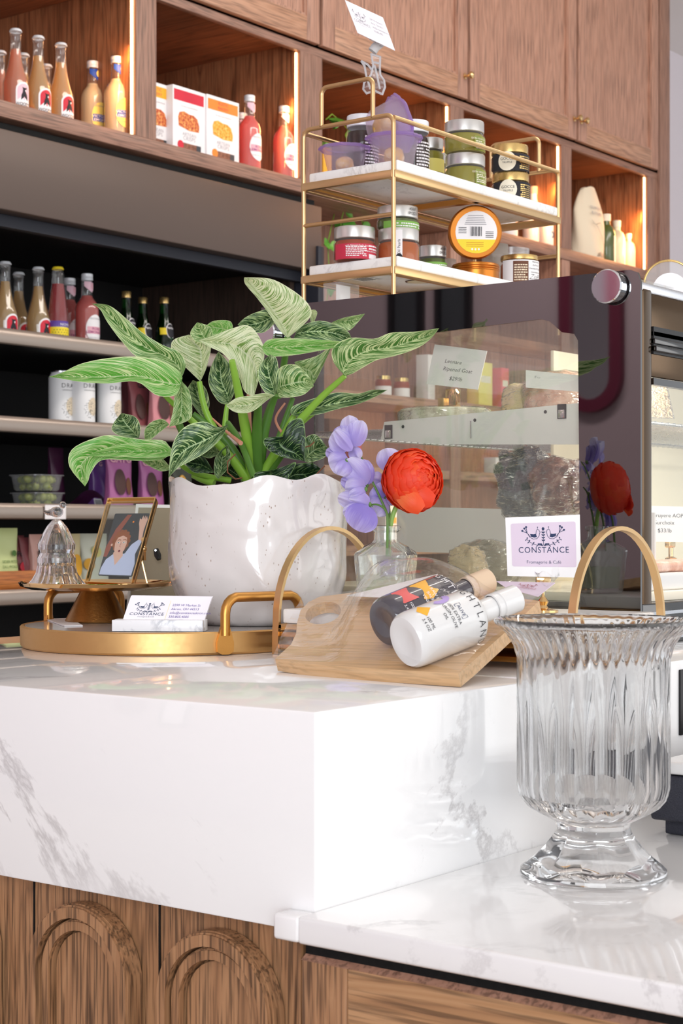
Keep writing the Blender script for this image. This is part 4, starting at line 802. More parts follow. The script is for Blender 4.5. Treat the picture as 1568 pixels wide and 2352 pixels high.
# white olive-oil tins and bottles, middle-right bay
def oil_bottle(loc, label, s=1.0, square=True, accent='teal', rz=0.0, group='white oil bottles in the lit bay'):
    t = thing('oil_bottle', label, 'bottle', loc, rz, group); t.scale = (s, s, s)
    MB().lathe([(0.0001, 0), (0.036, 0), (0.040, 0.006), (0.040, 0.150), (0.034, 0.168), (0.018, 0.182), (0.0145, 0.195), (0.0145, 0.215)], 'white_gloss', 32).build('body', t)
    MB().lathe([(0.016, 0.212), (0.017, 0.24), (0.0001, 0.241)], 'beige_sleeve', 24).build('stopper', t)
    m = MB(); d = Draw(m, wrap_fn(0.0402)); d.text('BRIGHTLAND', 0, 0.128, 0.010, 'ink', 1, thin=-0.01, sp=1.4)
    o_ = arcp(-0.012, 0.075, 0.020, -75, 85, 9)+arcp(-0.012, 0.075, 0.010, -75, 85, 9)[::-1]
    d.stroke(arcp(-0.014, 0.075, 0.016, -80, 90, 10), 0.010, accent, 1); d.fan([(0.012, 0.078), (0.030, 0.066), (0.026, 0.056), (0.009, 0.068)], 'amber', 1, 2)
    for i in range(4): d.rect(0.014, 0.030, 0.096+0.006*i, 0.097+0.006*i, 'grey_text', 1, 2)
    m.build('print', t); return t
oil_bottle(on_y(1224, 3.27, ZL), 'large white oil bottle with blue arc, second from right in the lit bay')
oil_bottle(on_y(1164, 3.27, ZL), 'large white oil bottle with a red arc, left of the blue-arc one', accent='coral')
oil_bottle(on_y(1256, 3.21, ZL), 'small slim white oil bottle nearest the lit edge of its bay', 0.66)
oil_bottle(on_y(1205, 3.40, ZL), 'white oil bottle set back between the red-arc and blue-arc ones')
# right bay
t = thing('cloth_bag', 'plump tan cloth bag printed with a hand and carrot, right-hand bay', 'bag', on_y(1349, 3.25, ZL), 0)
m = MB()
def cb(a, b):
    th = 2*math.pi*a; z = 0.30*b; ww = 0.105*(1.0-0.06*b+0.05*math.sin(4*b)); ww *= 1 if b < 0.66 else 1-0.42*((b-0.66)/0.34)**1.3
    return V((ww*math.cos(th)*(1+0.04*math.sin(5*th+7*b)), 0.050*(1-0.75*b**2.2)*math.sin(th)*(1+0.10*math.sin(8*b+3*th)), z*(1+0.03*math.cos(th))-0.012*b**7*math.cos(th)**2))
m.grid(cb, 44, 18, 'cloth'); m.build('sack', t)
m = MB(); d = Draw(m, lambda s, tt, hh: V((s, -(0.053*(1-0.72*(tt/0.3)**2.2)*math.sqrt(max(0.02, 1-(s/0.104)**2))*1.0+0.0045+hh), tt)))
d.text('OLIWOOD', 0.0, 0.205, 0.017, 'grey_text', 2, sp=1.1); d.text('BUTCHER', 0.0, 0.183, 0.017, 'grey_text', 2, sp=1.1)
d.stroke([(-0.03, 0.15), (-0.045, 0.157), (-0.042, 0.146), (-0.02, 0.143), (0.0, 0.150), (0.018, 0.154), (0.03, 0.135), (0.04, 0.11), (0.03, 0.09), (0.012, 0.108), (-0.005, 0.128), (-0.02, 0.143)], 0.0014, 'ink', 2)
d.stroke([(0.012, 0.10), (0.03, 0.07), (0.042, 0.05)], 0.0012, 'ink', 2); d.stroke([(0.02, 0.105), (0.034, 0.075), (0.044, 0.055)], 0.0012, 'ink', 2)
d.text('allclean', 0.02, 0.018, 0.028, 'ink', 2, shear=0.4); m.build('print', t)
def soap_bottle(x, y, c, label, s):
    t = thing('soap_bottle', label, 'bottle', on_y(x, y, ZL), 0, 'soap bottles in the right bay'); t.scale = (s, s, s)
    MB().lathe([(0.0001, 0), (0.030, 0), (0.033, 0.005), (0.033, 0.115), (0.027, 0.135), (0.014, 0.147), (0.013, 0.165)], c, 28).build('body', t); MB().lathe([(0.015, 0.160), (0.016, 0.185), (0.0001, 0.186)], 'cream', 24).build('screw_cap', t)
    m = MB(); d = Draw(m, wrap_fn(0.0333)); d.rect(-0.004, 0.032, 0.012, 0.105, 'cream', 1, 8); d.text('oil', 0.012, 0.08, 0.012, 'grey_text', 2); m.build('paper_label', t)
soap_bottle(1392, 3.235, 'olive_glass', 'dark olive bottle beside the cloth bag', 1.12); soap_bottle(1416, 3.235, 'bone', 'bone-coloured bottle right of the olive one', 1.05); soap_bottle(1433, 3.31, 'copper', 'rust-coloured bottle half hidden behind the bone ones', 1.0); soap_bottle(1443, 3.225, 'bone', 'small bone-coloured bottle, last on the right by the light strip', 0.82)
# lower shelf below, behind the stand: a clear vase-like box
t = thing('acrylic_box', 'small clear acrylic holder with a white card on the case under the brass stand', 'holder', on_y(802, 1.43, 1.5145)); MB().box(-0.022, 0.024, 0, 0.03, 0, 0.040, 'soft_plastic', 0.001).build('box', t); MB().box(-0.014, 0.018, 0.012, 0.013, 0.001, 0.038, 'paper').build('card', t)
# goods on the lower wall shelves, seen through the cheese case
for i, (x, l) in enumerate(((880, 'red-capped jar left of a pair on the wall shelf, seen through the case glass'), (922, 'red-capped jar right of a pair on the wall shelf, seen through the case glass'))):
    t = thing('sauce_jar', l, 'jar', on_y(x, 3.24, 1.636), 0, 'jars seen through the case'); MB().lathe([(0.0001, 0), (0.026, 0), (0.027, 0.05), (0.023, 0.06)], 'red_sauce', 24).build('contents', t); MB().lathe([(0.0275, 0.006), (0.0275, 0.036)], 'paper', 24).build('paper_label', t); MB().lathe([(0.024, 0.058), (0.024, 0.070), (0.0001, 0.071)], 'gold_lid', 24).build('jar_lid', t)
for x, w_, h, m_, z, l in ((772, 0.07, 0.15, 'brown', 1.40, 'brown carton seen through the case, left of the dark red one'), (820, 0.05, 0.15, 'red_label', 1.40, 'dark red carton seen through the case glass'), (1000, 0.09, 0.16, 'paper', 1.636, 'pale carton on the wall shelf seen through the top of the case window'), (1115, 0.09, 0.16, 'pale_yellow', 1.636, 'yellow carton on the wall shelf behind the case'), (1160, 0.05, 0.15, 'coral', 1.636, 'coral red carton beside the yellow one behind the case'), (900, 0.07, 0.13, 'paper', 1.15, 'white carton with amber bar on the lowest shelf seen behind the case'), (942, 0.07, 0.13, 'white', 1.15, 'white carton with blue bar beside the amber-bar one'), (1150, 0.07, 0.06, 'paper', 1.40, 'small white carton behind the steel shelf end of the case'), (1010, 0.05, 0.10, 'dark_bag', 1.40, 'dark packet on the shelf behind the case')):
    t = thing('carton', l, 'carton', on_y(x, 3.22, z), 0, 'cartons seen through the case'); MB().box(-w_/2, w_/2, 0, 0.05, 0, h, m_, 0.001).build('carton', t)
    MB().box(-w_*0.35, w_*0.35, -0.0006, 0, h*0.55, h*0.7, {'paper': 'amber', 'white': 'teal'}.get(m_, 'cream')).build('front_print', t)
# ================================================================ BRASS STAND ON THE CASE AND WHAT IT CARRIES
XT0, XT1, YT0, YT1 = 1.874, 2.322, 1.336, 1.493
zt = lambda y: CZ+(HY-y)*2.3/F
ZA, ZB_, ZR, ZM = 1.714, 1.582, zt(262), zt(491)
st = thing('brass_tier_stand', 'two-tier brass wire stand with white marble shelves on top of the case', 'stand', (2.1, 1.41, ZC), 0)
R = 0.0033
def rounded_loop(m, y0, z0, y1, z1, x, r=0.012): pass
def endframe(X, sgn):
    m = MB(); r = 0.012
    arc = lambda cy, cz, a0, a1: [(X, cy+r*math.cos(math.radians(a0+(a1-a0)*i/6)), cz+r*math.sin(math.radians(a0+(a1-a0)*i/6))) for i in range(7)]
    m.tube([(X, YT0, ZC-0.003), (X, YT0, ZR-r)]+arc(YT0+r, ZR-r, 180, 90)+arc(YT1-r, ZR-r, 90, 0)+[(X, YT1, ZR-r), (X, YT1, ZC-0.003)], R, 'brass', 10)
    m.tube([(X, YT0, ZM), (X, YT1, ZM)], R*0.9, 'brass', 10); m.build('end_frame', st, True)
    h0, h1 = YT0+0.035, YT1-0.032; zh = zt(176)+0.004; r2 = 0.010; arc2 = lambda cy, cz, a0, a1: [(X, cy+r2*math.cos(math.radians(a0+(a1-a0)*i/6)), cz+r2*math.sin(math.radians(a0+(a1-a0)*i/6))) for i in range(7)]
    m = MB(); m.tube([(X, h0, ZR), (X, h0, zh-r2)]+arc2(h0+r2, zh-r2, 180, 90)+arc2(h1-r2, zh-r2, 90, 0)+[(X, h1, zh-r2), (X, h1, ZR)], R, 'brass', 10); m.build('handle', st, True)
endframe(XT0, -1); endframe(XT1, 1)
m = MB(); m.tube([(XT0, YT0, ZR-0.004), (XT1, YT0, ZR-0.004)], R, 'brass', 10); m.build('guard_rail', st, True)
m = MB(); m.tube([(XT0, YT1, ZR-0.004), (XT1, YT1, ZR-0.004)], R, 'brass', 10); m.build('guard_rail', st, True)
for z in (ZA, ZB_):
    m = MB(); zz = z-0.015-0.006
    for y in (YT0, YT1): m.box(XT0-0.002, XT1+0.002, y-0.0045, y+0.0045, zz-0.005, zz+0.006, 'brass', 0.0015)
    for x in (XT0, XT1): m.box(x-0.0045, x+0.0045, YT0, YT1, zz-0.005, zz+0.006, 'brass', 0.0015)
    m.box(XT0, XT1, YT0+0.004, YT0+0.014, zz-0.004, zz-0.001, 'brass_dark'); m.box(XT0, XT1, YT1-0.014, YT1-0.004, zz-0.004, zz-0.001, 'brass_dark')
    m.box((XT0+XT1)/2-0.006, (XT0+XT1)/2+0.006, YT0, YT1, zz-0.004, zz+0.004, 'brass_dark'); m.build('shelf_frame', st, True)
    m = MB(); m.box(XT0+0.006, XT1-0.006, YT0-0.003, YT1-0.004, z-0.015, z, 'white_marble', 0.003, 3); m.build('marble_shelf', st, True)
m = MB(); d = Draw(m, lambda s, t_, h: V((XT0+0.06+s, YT0+0.085+t_, ZB_-0.0152-h)))
d.rect(-0.025, 0.03, 0.0, 0.035, 'paper', 1, 2)
for i in range(5): d.rect(-0.02, 0.025, 0.006+0.005*i, 0.008+0.005*i, 'ink', 2, 2)
d.ell(0.08, -0.03, 0.02, 0.02, 'brown', 1, 20, 1); d.ell(0.08, -0.03, 0.017, 0.017, 'cloth', 2, 20, 1); m.build('sticker', st, True)
ty = lambda x, y, z: on_y(x, y, z)
def jar(name, label, group, loc, r, h, content, lid, lab, s=1.0, rz=0.0, lidh=0.016, fn=None, world_lab=True):
    t = thing(name, label, 'jar', loc, rz, group)
    b = h-lidh
    MB().lathe([(0.0001, 0.0008), (r*0.88, 0), (r, 0.004), (r, b*0.80), (r*0.95, b*0.92), (r*0.90, b)], 'clear', 36).build('glass', t)
    MB().lathe([(0.0001, 0.003), (r*0.86, 0.003), (r*0.96, 0.006), (r*0.96, b*0.80), (r*0.88, b*0.9), (0.0001, b*0.9)], content, 32).build('contents', t)
    MB().lathe([(r*0.93, b-0.001), (r*0.97, b), (r*0.97, h-0.002), (r*0.95, h), (r*0.88, h), (r*0.86, h-0.0012), (0.0001, h-0.0012)], lid, 36).build('jar_lid', t)
    if lab:
        m = MB(); d = Draw(m, wrap_fn(r+0.0004, -math.pi/2-0.35)); lab(d, r, b); m.build('paper_label', t)
    return t
def lines(d, s0, s1, t0, t1, n, m, lay=2, hh=None):
    rr = random.Random(int(s0*1e4)+n)
    for i in range(n):
        y = t0+(t1-t0)*(i+0.5)/n; x = s0
        while x < s1:
            q = rr.uniform(0.0015, 0.005)
            if rr.random() < 0.92: d.rect(x, min(x+q, s1), y-(t1-t0)/n*0.26, y+(t1-t0)/n*0.26, m, lay, 1)
            x += q+0.0008
def lab_pesto(d, r, b): d.rect(-0.004, 0.034, 0.003, b*0.74, 'olive', 1); d.text('EXTRA VIRGIN OLIVE OIL SPREAD', 0.015, b*0.58, 0.004, 'cream', 2, sx=0.8); lines(d, -0.002, 0.032, 0.005, b*0.55, 5, 'cream')
def lab_black(d, r, b): d.rect(-0.05, 0.04, 0.001, b*0.9, 'ink', 1, 20); lines(d, -0.004, 0.026, 0.003, b*0.8, 7, 'gold_lid'); d.ell(-0.024, b*0.5, 0.014, b*0.5, 'cream', 2, 20, 3); d.text('GOCCE', -0.024, b*0.55, 0.006, 'ink', 3); d.text('TRUFFLE', -0.024, b*0.38, 0.004, 'ink', 3); d.rect(0.029, 0.038, 0.001, b*0.95, 'paper', 3, 3)
def lab_red(d, r, b): d.rect(-0.05, 0.05, 0.003, b*0.72, 'red_label', 1, 24); lines(d, -0.030, 0.0, 0.006, b*0.62, 6, 'paper'); d.text('with Natural Garlic Aroma', -0.012, b*0.60, 0.0035, 'paper', 2); d.text('www.evosweet.com', 0.015, b*0.38, 0.0045, 'paper', 2); lines(d, 0.004, 0.03, b*0.45, b*0.7, 2, 'paper'); d.rect(0.004, 0.024, 0.004, b*0.3, 'paper', 2, 4)
def lab_green(d, r, b): d.rect(-0.045, 0.045, 0.003, b*0.72, 'green_label', 1, 24); lines(d, -0.02, 0.026, 0.006, b*0.64, 6, 'paper')
def lab_honey(d, r, b): d.rect(-0.022, -0.013, -0.0, b+0.012, 'paper', 1, 3); d.text('Olive Oil Pearls', -0.0160, b*0.45, 0.0055, 'ink', 2, rot=math.pi/2); d.ell(-0.0175, 0.007, 0.0048, 0.006, 'ink', 2, 14, 1)
def lab_zia(d, r, b):
    d.rect(-0.05, 0.06, 0.002, b*0.95, 'paper', 1, 24); d.rect(-0.030, -0.006, 0.004, b*0.9, 'brown', 2, 6); lines(d, -0.028, -0.008, 0.006, b*0.8, 7, 'cloth', 3)
    for i, s_ in enumerate(('Imported by', 'Zia Pia LLC', 'Charlotte NC 28205', 'www.ziapia.com')): d.text(s_, 0.010, b*(0.86-0.13*i), 0.0036, 'ink', 2)
    d.text('ZiaPia', 0.010, b*0.22, 0.012, 'ink', 2, shear=0.5, thin=-0.012); lines(d, 0.026, 0.031, 0.004, b*0.9, 12, 'ink')
def lab_dark(d, r, b): lines(d, -0.01, 0.026, 0.006, b*0.8, 12, 'paper', 1)
def lab_dates(d, r, b): d.text('45069', 0.006, b+0.0085, 0.0062, 'ink', 0, sx=0.8); d.text('09/2026', 0.006, b+0.0025, 0.0062, 'ink', 0, sx=0.8)
za = ZA; zb = ZB_
GJ = 'jars on the brass stand'
pe = jar('preserve_jar', 'green olive-spread jar with silver lid, lower of the stacked pair on the top tier', GJ, ty(1068, 1.372, za), 0.0305, 0.049, 'pesto', 'silver_lid', lab_pesto)
dup(pe, ty(1066, 1.372, za+0.049), 'green olive-spread jar with silver lid, upper of the stacked pair on the top tier')
bk = jar('preserve_jar', 'black and gold truffle jar, lower of the pair at the right of the top tier', GJ, ty(1172, 1.372, za), 0.0295, 0.043, 'jam_dark', 'gold_lid', lab_black, lidh=0.013)
dup(bk, ty(1170, 1.372, za+0.043), 'black and gold truffle jar, upper of the pair at the right of the top tier')
jar('preserve_jar', 'tall dark chocolate-brown jar with ribbed white lid behind the cake cups', GJ, ty(949, 1.420, za), 0.0235, 0.094, 'jam_dark', 'white_cap', lab_dark)
jar('preserve_jar', 'tall dark jar with white lid at the back left of the top tier', GJ, ty(832, 1.455, za), 0.0235, 0.092, 'jam_dark', 'white_cap', lab_dark)
jar('preserve_jar', 'small olive jar with yellow label between brown jar and stacked pair', GJ, ty(986, 1.440, za+0.028), 0.022, 0.056, 'pesto', 'silver_lid', lambda d, r, b: d.rect(-0.02, 0.03, 0.004, b*0.6, 'pale_yellow', 1, 10))
jar('preserve_jar', 'flat silver-lidded jar carrying the small olive jar', GJ, ty(992, 1.436, za), 0.026, 0.0275, 'pesto', 'silver_lid', None)
jar('preserve_jar', 'jar with black printed label standing behind the green pair', GJ, ty(1020, 1.466, za), 0.022, 0.078, 'frost', 'silver_lid', lambda d, r, b: (d.rect(-0.03, 0.03, 0.012, b*0.75, 'ink', 1, 14), lines(d, -0.02, 0.02, 0.016, b*0.7, 7, 'paper')))
# lower tier
jar('preserve_jar', 'red-labelled jar with silver lid at the left of the lower tier', GJ, ty(814, 1.425, zb), 0.0300, 0.050, 'red_sauce', 'silver_lid', lab_red)
ho = jar('preserve_jar', 'amber jar with silver lid and white strip, lower of the stack beside the post', GJ, ty(915, 1.385, zb), 0.0300, 0.050, 'honey', 'silver_lid', lab_honey)
jar('preserve_jar', 'green jar with stamped silver lid stacked on the amber jar', GJ, ty(913, 1.392, zb+0.050), 0.0300, 0.034, 'dark_green', 'silver_lid', lambda d, r, b: (lab_dates(d, r, b), d.rect(-0.04, 0.04, 0.001, b*0.62, 'green_label', 1, 20), lines(d, -0.02, 0.03, 0.002, b*0.5, 2, 'paper')))
jar('preserve_jar', 'green-labelled jar with stamped silver lid, right of the amber stack', GJ, ty(993, 1.425, zb), 0.0215, 0.050, 'dark_green', 'silver_lid', lambda d, r, b: (lab_green(d, r, b), lab_dates(d, r, b)))
jar('preserve_jar', 'tiny clear jar with frosted lid between green jar and copper tins', GJ, ty(1026, 1.44, zb), 0.015, 0.040, 'frost', 'frost', None)
jar('preserve_jar', 'squat jar with gold lid and signed white label, right end of the lower tier', GJ, ty(1192, 1.362, zb), 0.0300, 0.048, 'honey', 'gold_lid', lab_zia, lidh=0.007)
jar('preserve_jar', 'clear jar behind the tilted copper tin', GJ, ty(1136, 1.43, zb), 0.022, 0.078, 'frost', 'frost', lambda d, r, b: d.rect(-0.02, 0.02, 0.02, 0.04, 'cream', 1, 8))
t = thing('plastic_tub', 'empty frosted clear plastic tub right of the copper tins', 'tub', ty(1172, 1.44, zb+0.0)); MB().lathe([(0.0001, 0.002), (0.026, 0), (0.031, 0.080), (0.030, 0.080), (0.025, 0.004), (0.0001, 0.004)], 'soft_plastic', 28).build('tub_body', t)
# copper tins
def tin(loc, label, r=0.034, h=0.026): 
    t = thing('copper_tin', label, 'tin', loc, 0, 'copper tins'); m = MB(); pr = [(0.0001, 0), (r*0.97, 0), (r, 0.001)]
    for i in range(3): z = h*(0.52+0.13*i); pr += [(r, z), (r*1.03, z+0.0012), (r*1.03, z+0.0022), (r, z+0.0034)]
    pr += [(r, h-0.001), (r*0.97, h), (0.0001, h)]; m.lathe(pr, 'copper', 44).build('body', t); return t
q = ty(1092, 1.378, zb); tin(q, 'round copper tin lying flat, under the tilted one', 0.0355, 0.024)
t = tin((0, 0, 0), 'large copper tin standing on edge with a barcode label facing out', 0.039, 0.024)
fc = PD(1092, 533, q.length*0+ (q.x*FX+q.y*FY)-0.028)
# face centre towards the viewer, tilted slightly up and to the right
nrm = (V((-0.74, -0.66, -0.10))).normalized(); xax = V((0, 0, 1)).cross(nrm).normalized(); yax = nrm.cross(xax)
Mx = Matrix((xax, yax, nrm)).transposed().to_4x4(); Mx.translation = fc-nrm*0.024
t.location = Mx.translation; t.rotation_euler = Mx.to_euler()
bpy.context.view_layer.update()
m = MB(); d = Draw(m, lambda s, t_, h: V((s, t_, 0.0241+h)))
d.ell(0.001, 0, 0.0315, 0.0315, 'paper', 1, 36, 1)
d.fan(arcp(0.001, 0, 0.0315, 200, 340, 16), 'yellow', 2, 1, (0.0, -0.018)); d.rect(-0.009, 0.010, -0.008, 0.009, 'paper', 3, 1)
for i in range(11): d.rect(-0.008+i*0.0016, -0.0072+i*0.0016+(0.0003 if i % 3 else -0.0002), -0.006, 0.008, 'ink', 4, 1)
for i in range(6): d.rect(-0.017+0.001*i, 0.016-0.001*i, 0.011+0.0026*i, 0.0118+0.0026*i, 'grey_text', 3, 1)
for i in range(4): d.rect(-0.026, -0.014, 0.006-0.0026*i, 0.0068-0.0026*i, 'ink', 3, 1); d.rect(0.015, 0.027, 0.000-0.0026*i, 0.0008-0.0026*i, 'ink', 3, 1)
for i in range(3): d.rect(-0.014, 0.012, -0.016-0.0026*i, -0.0154-0.0026*i, 'copper', 3, 1); d.ell(-0.005+0.005*i, -0.0255, 0.0016, 0.0016, 'paper', 3, 8, 1)
m.build('round_label', t)
# lavender-lidded cups of cake
def cup(loc, label, rot=(0, 0, 0), s=1.0):
    t = thing('cake_cup', label, 'cup', loc, 0, 'lavender-lidded cake cups'); t.rotation_euler = rot; t.scale = (s, s, s)
    fl = lambda t_, z, r: r*(1+0.035*math.cos(12*t_)*(z/0.035))
    MB().lathe([(0.0001, 0.0006), (0.022, 0), (0.0245, 0.003), (0.031, 0.034), (0.035, 0.0355)], 'clear_plastic', 48, fl).build('cup_body', t)
    m = MB()
    for (x, y, z, r) in ((0, 0, 0.011, 0.014), (0.008, 0.006, 0.018, 0.013), (-0.010, -0.004, 0.014, 0.011)): m.ball((x, y, z), r, 'candy', 10, 6, (1, 1, 0.8))
    m.build('cake', t)
    MB().lathe([(0.036, 0.034), (0.0372, 0.036), (0.036, 0.0385), (0.030, 0.0395), (0.028, 0.037), (0.0001, 0.0372)], 'lavender_plastic', 48, lambda t_, z, r: r*(1+0.03*math.sin(9*t_)+0.02*math.sin(23*t_)) if r > 0.03 else r).build('cup_lid', t)
    return t
cup(ty(792, 1.452, za), 'lavender-lidded cake cup at the left end of the top tier'); cup(ty(905, 1.368, za+0.001), 'lavender-lidded cake cup behind the corner post of the stand', s=1.08)
cup(PD(858, 298, 2.37), 'lavender-lidded cake cup stood on edge on top of the others', (1.25, 0.35, 0.9), 1.12)
# spring clip with the name card
t = thing('clip_card_holder', 'clear plastic spring clip rising from the cake cups, holding a card', 'clip', PD(862, 200, 2.37))
dp = 2.37; W = lambda x, y, dd=0.0: PD(x, y, dp+dd)
m = MB()
for pts in ([(852, 123), (857, 150), (852, 172), (836, 190), (834, 205), (843, 216)], [(873, 130), (872, 155), (873, 172), (882, 185), (884, 200), (877, 218)], [(829, 140), (837, 152), (840, 170), (850, 205)], [(829, 140), (845, 149), (853, 160)], [(852, 124), (873, 131)], [(858, 143), (872, 146)], [(860, 150), (866, 175), (872, 205)], [(843, 214), (860, 208), (876, 216)]):
    m.tube([W(x, y) for x, y in pts], 0.0016, 'clip_plastic', 6)
m.prism([(852, 124), (873, 131), (872, 170), (882, 190), (877, 216), (845, 215), (835, 200), (850, 175)], 0, 0.004, 'film', fn=lambda a, b, h: PD(a, b, dp+h)); m.build('clip_body', t, True)
m = MB(); m.tube([W(855, 118), W(862, 108), W(874, 98)], 0.0068, 'plastic_white', 12); m.build('swivel_joint', t, True)
m = MB(); m.prism([(846, 72), (862, 76), (878, 92), (885, 104), (878, 109), (846, 90)], -0.006, -0.002, 'clip_plastic', fn=lambda a, b, h: PD(a, b, dp+h)); m.build('jaw', t, True)
def quadcard(name, label, corners, deps, drawfn, thick=0.0008, w_=0.089, h_=0.051, cat='card', base='card_white', par=None):
    """flat card given its four corners TL, TR, BR, BL in the photo and their depths"""
    P4 = [PD(x, y, dd) for (x, y), dd in zip(corners, deps)]; c = sum(P4, V())/4
    t = par or thing(name, label, cat, c)
    n_ = (P4[1]-P4[0]).cross(P4[3]-P4[0]).normalized(); n_ = n_ if n_.dot(c-V((0, 0, CZ))) < 0 else -n_
    def fn(s, tt, h): a = s/w_; b = 1-tt/h_; p = P4[0].lerp(P4[1], a).lerp(P4[3].lerp(P4[2], a), b); return p+n_*h
    m = MB(); m.prism([(0, 0), (w_, 0), (w_, h_), (0, h_)], -thick, 0, base, fn=fn); d = Draw(m, fn, 0.0002); drawfn(d); m.build('card' if par is None else name, t, True)
    return t, fn
def bizcard(d, ink='navy', k2='grey_text'):
    logo(d, 0.024, 0.0245, 0.034, ink, 1); d.rect(0.0455, 0.0458, 0.006, 0.044, 'pale_yellow', 1, 1)
    for i, s_ in enumerate(('2299 W Market St', 'Akron, OH 44313', 'info@constanceakron.com', '330.805.4005')): d.text(s_, 0.049, 0.035-0.0062*i, 0.0050, k2, 1, 'l', sx=0.82, thin=-0.005)
quadcard('name_card', 'white business card in the plastic clip, tilted high above the brass stand', [(792, 0), (879, 40), (907, 116), (821, 75)], [2.36, 2.37, 2.35, 2.34], lambda d: bizcard(d, 'grey_text'), base='card_white')
# gold-rimmed disc on the case, right edge
t = thing('gold_rimmed_sign', 'round clear plate with gold rim and white disc on the case, right edge of picture', 'sign', on_x(1535, 2.06, ZC))
c = PD(1537, 656, 2.13); rim = [(c.x*0, 0, 0)]
fr_ = lambda r: [V((0.93*0, 0, 0))]
ex = V((FY, -FX, 0)); up = V((0.10*FX, 0.10*FY, 1)).normalized()
m = MB(); m.tube([c+ex*0.0325*math.cos(2*math.pi*k/48)+up*0.0325*math.sin(2*math.pi*k/48) for k in range(48)], 0.0014, 'gold_lid', 8, True); m.build('rim', t, True)
m = MB(); fn = lambda a, b, h: c+ex*a+up*b+V((FX, FY, 0))*h; m.prism([(0.032*math.cos(2*math.pi*k/40), 0.032*math.sin(2*math.pi*k/40)) for k in range(40)], 0, 0.002, 'soft_plastic', fn=fn); m.build('plate', t, True)
m = MB(); m.prism([(0.001+0.0225*math.cos(2*math.pi*k/40), -0.006+0.0225*math.sin(2*math.pi*k/40)) for k in range(40)], -0.0006, -0.0001, 'paper', fn=fn); m.build('white_disc', t, True)
# ---------------------------------------------------------------- inside the case
def cy(x, y, off=0.0): return PXp(x, y, XC+off)
t = thing('cheese_wedge', 'flat round of pale-rinded goat cheese in the case, holding the handwritten sign', 'cheese', cy(1020, 935, 0.10))
R0 = rz+0.003
c = cy(1022, 930, 0.09); r_ = 0.062
m = MB(); m.lathe([(0.0001, 0), (r_*0.96, 0.0), (r_, 0.004), (r_, 0.020), (r_*0.96, 0.024), (0.0001, 0.024)], 'cheese_rind', 48, lambda a, z, r: r*(1+0.012*math.sin(11*a+z*300)+0.008*math.sin(29*a))); o = m.build('round', t); t.location = (c.x, c.y, R0)
MB().lathe([(r_*1.02, -0.001), (r_*1.035, 0.006), (r_*1.03, 0.02), (r_*0.9, 0.026), (0.0001, 0.0262)], 'wrap', 40, lambda a, z, r: r*(1+0.02*math.sin(7*a+z*200))).build('plastic_wrap', t)
def sign_holder(xpx, ypx, off, z0, label, group):
    c = cy(xpx, ypx, off); t = thing('brass_sign_clip', label, 'clip', (c.x, c.y, z0), 0.0, group); MB().box(-0.006, 0.006, -0.011, 0.006, 0, 0.024, 'brass_polish', 0.001).build('block', t); MB().box(-0.012, 0.001, 0.004, 0.014, 0, 0.012, 'brass', 0.001).build('foot', t); return t
sign_holder(1036, 880, 0.06, R0+0.0245, 'faceted brass clip on the goat cheese round', 'brass clips in the case')
D1 = (XC+0.05)/(FX+FY*(1050-CX)/F)
quadcard('cheese_sign', 'handwritten white sign reading Leonara Ripened Goat in the case', [(998, 791), (1118, 806), (1097, 895), (979, 882)], [D1+0.03, D1-0.01, D1-0.01, D1+0.03], lambda d: (d.text('Leonara', 0.036, 0.036, 0.0085, 'ink', 1, shear=0.15, thin=-0.004), d.text('Ripened Goat', 0.046, 0.024, 0.0085, 'ink', 1, shear=0.15, thin=-0.004), d.text('$29/lb', 0.046, 0.010, 0.0085, 'ink', 1, shear=0.15, thin=-0.004)), w_=0.085, h_=0.062, base='paper')
quadcard('cheese_sign', 'blank-edged white sign behind the wrapped ham, only its corner showing', [(1207, 850), (1330, 862), (1330, 900), (1207, 890)], [2.12, 2.08, 2.08, 2.12], lambda d: d.text('Fo', 0.02, 0.03, 0.01, 'ink', 1, thin=-0.02), base='paper')
# wrapped meats and cheeses
def lump(name, label, cat, c, r, sq, m_, seed=1, amp=0.10, wrap=True):
    t = thing(name, label, cat, (c.x, c.y, c.z-r*sq[2]))
    def f(k):
        def fn(a, b):
            th = 2*math.pi*a; p = math.pi*(b-0.5); v = V((math.cos(p)*math.cos(th), math.cos(p)*math.sin(th), math.sin(p))); n = 1+amp*noise.noise(v*2.2+V((seed, 0, 0)))+amp*0.4*noise.noise(v*6+V((0, seed, 0)))
            s2 = [math.copysign(abs(q)**0.7, q) for q in v]; return V((s2[0]*sq[0]*r*k*n, s2[1]*sq[1]*r*k*n, s2[2]*sq[2]*r*k*n+r*sq[2]))
        return fn
    MB().grid(f(1.0), 36, 20, m_).build('body', t)
    if wrap: MB().grid(f(1.04), 36, 20, 'wrap').build('plastic_wrap', t)
    return t
lump('wrapped_cheese', 'cut golden cheese piece in cling film left of the pink ham, in the case', 'cheese', V((*cy(1195, 905, 0.10).xy, R0+0.026)), 0.022, (1, 1, 1.25), 'cheese', 2)
lump('wrapped_ham', 'pink ham piece in cling film on the case shelf by the dark border', 'meat', V((*cy(1285, 890, 0.10).xy, R0+0.032)), 0.042, (1, 1.05, 0.8), 'ham', 5)
dz = ZT+0.062
lump('wrapped_meat', 'black-blue wrapped salami bundle in the lower case, left of the brown one', 'meat', cy(1210, 1110, 0.10), 0.034, (1, 1.0, 1.35), 'dark_wrapped', 8, 0.3)
lump('wrapped_meat', 'brown dried ham wrapped in film behind the case border', 'meat', cy(1290, 1118, 0.09), 0.036, (1, 1, 0.95), 'brown_wrapped', 9, 0.25)
lump('wrapped_cheese', 'pale wedge wrapped in film at the case floor, right of the vase', 'cheese', cy(1075, 1305, 0.05), 0.022, (1, 1, 1.3), 'cheese', 4, 0.3)
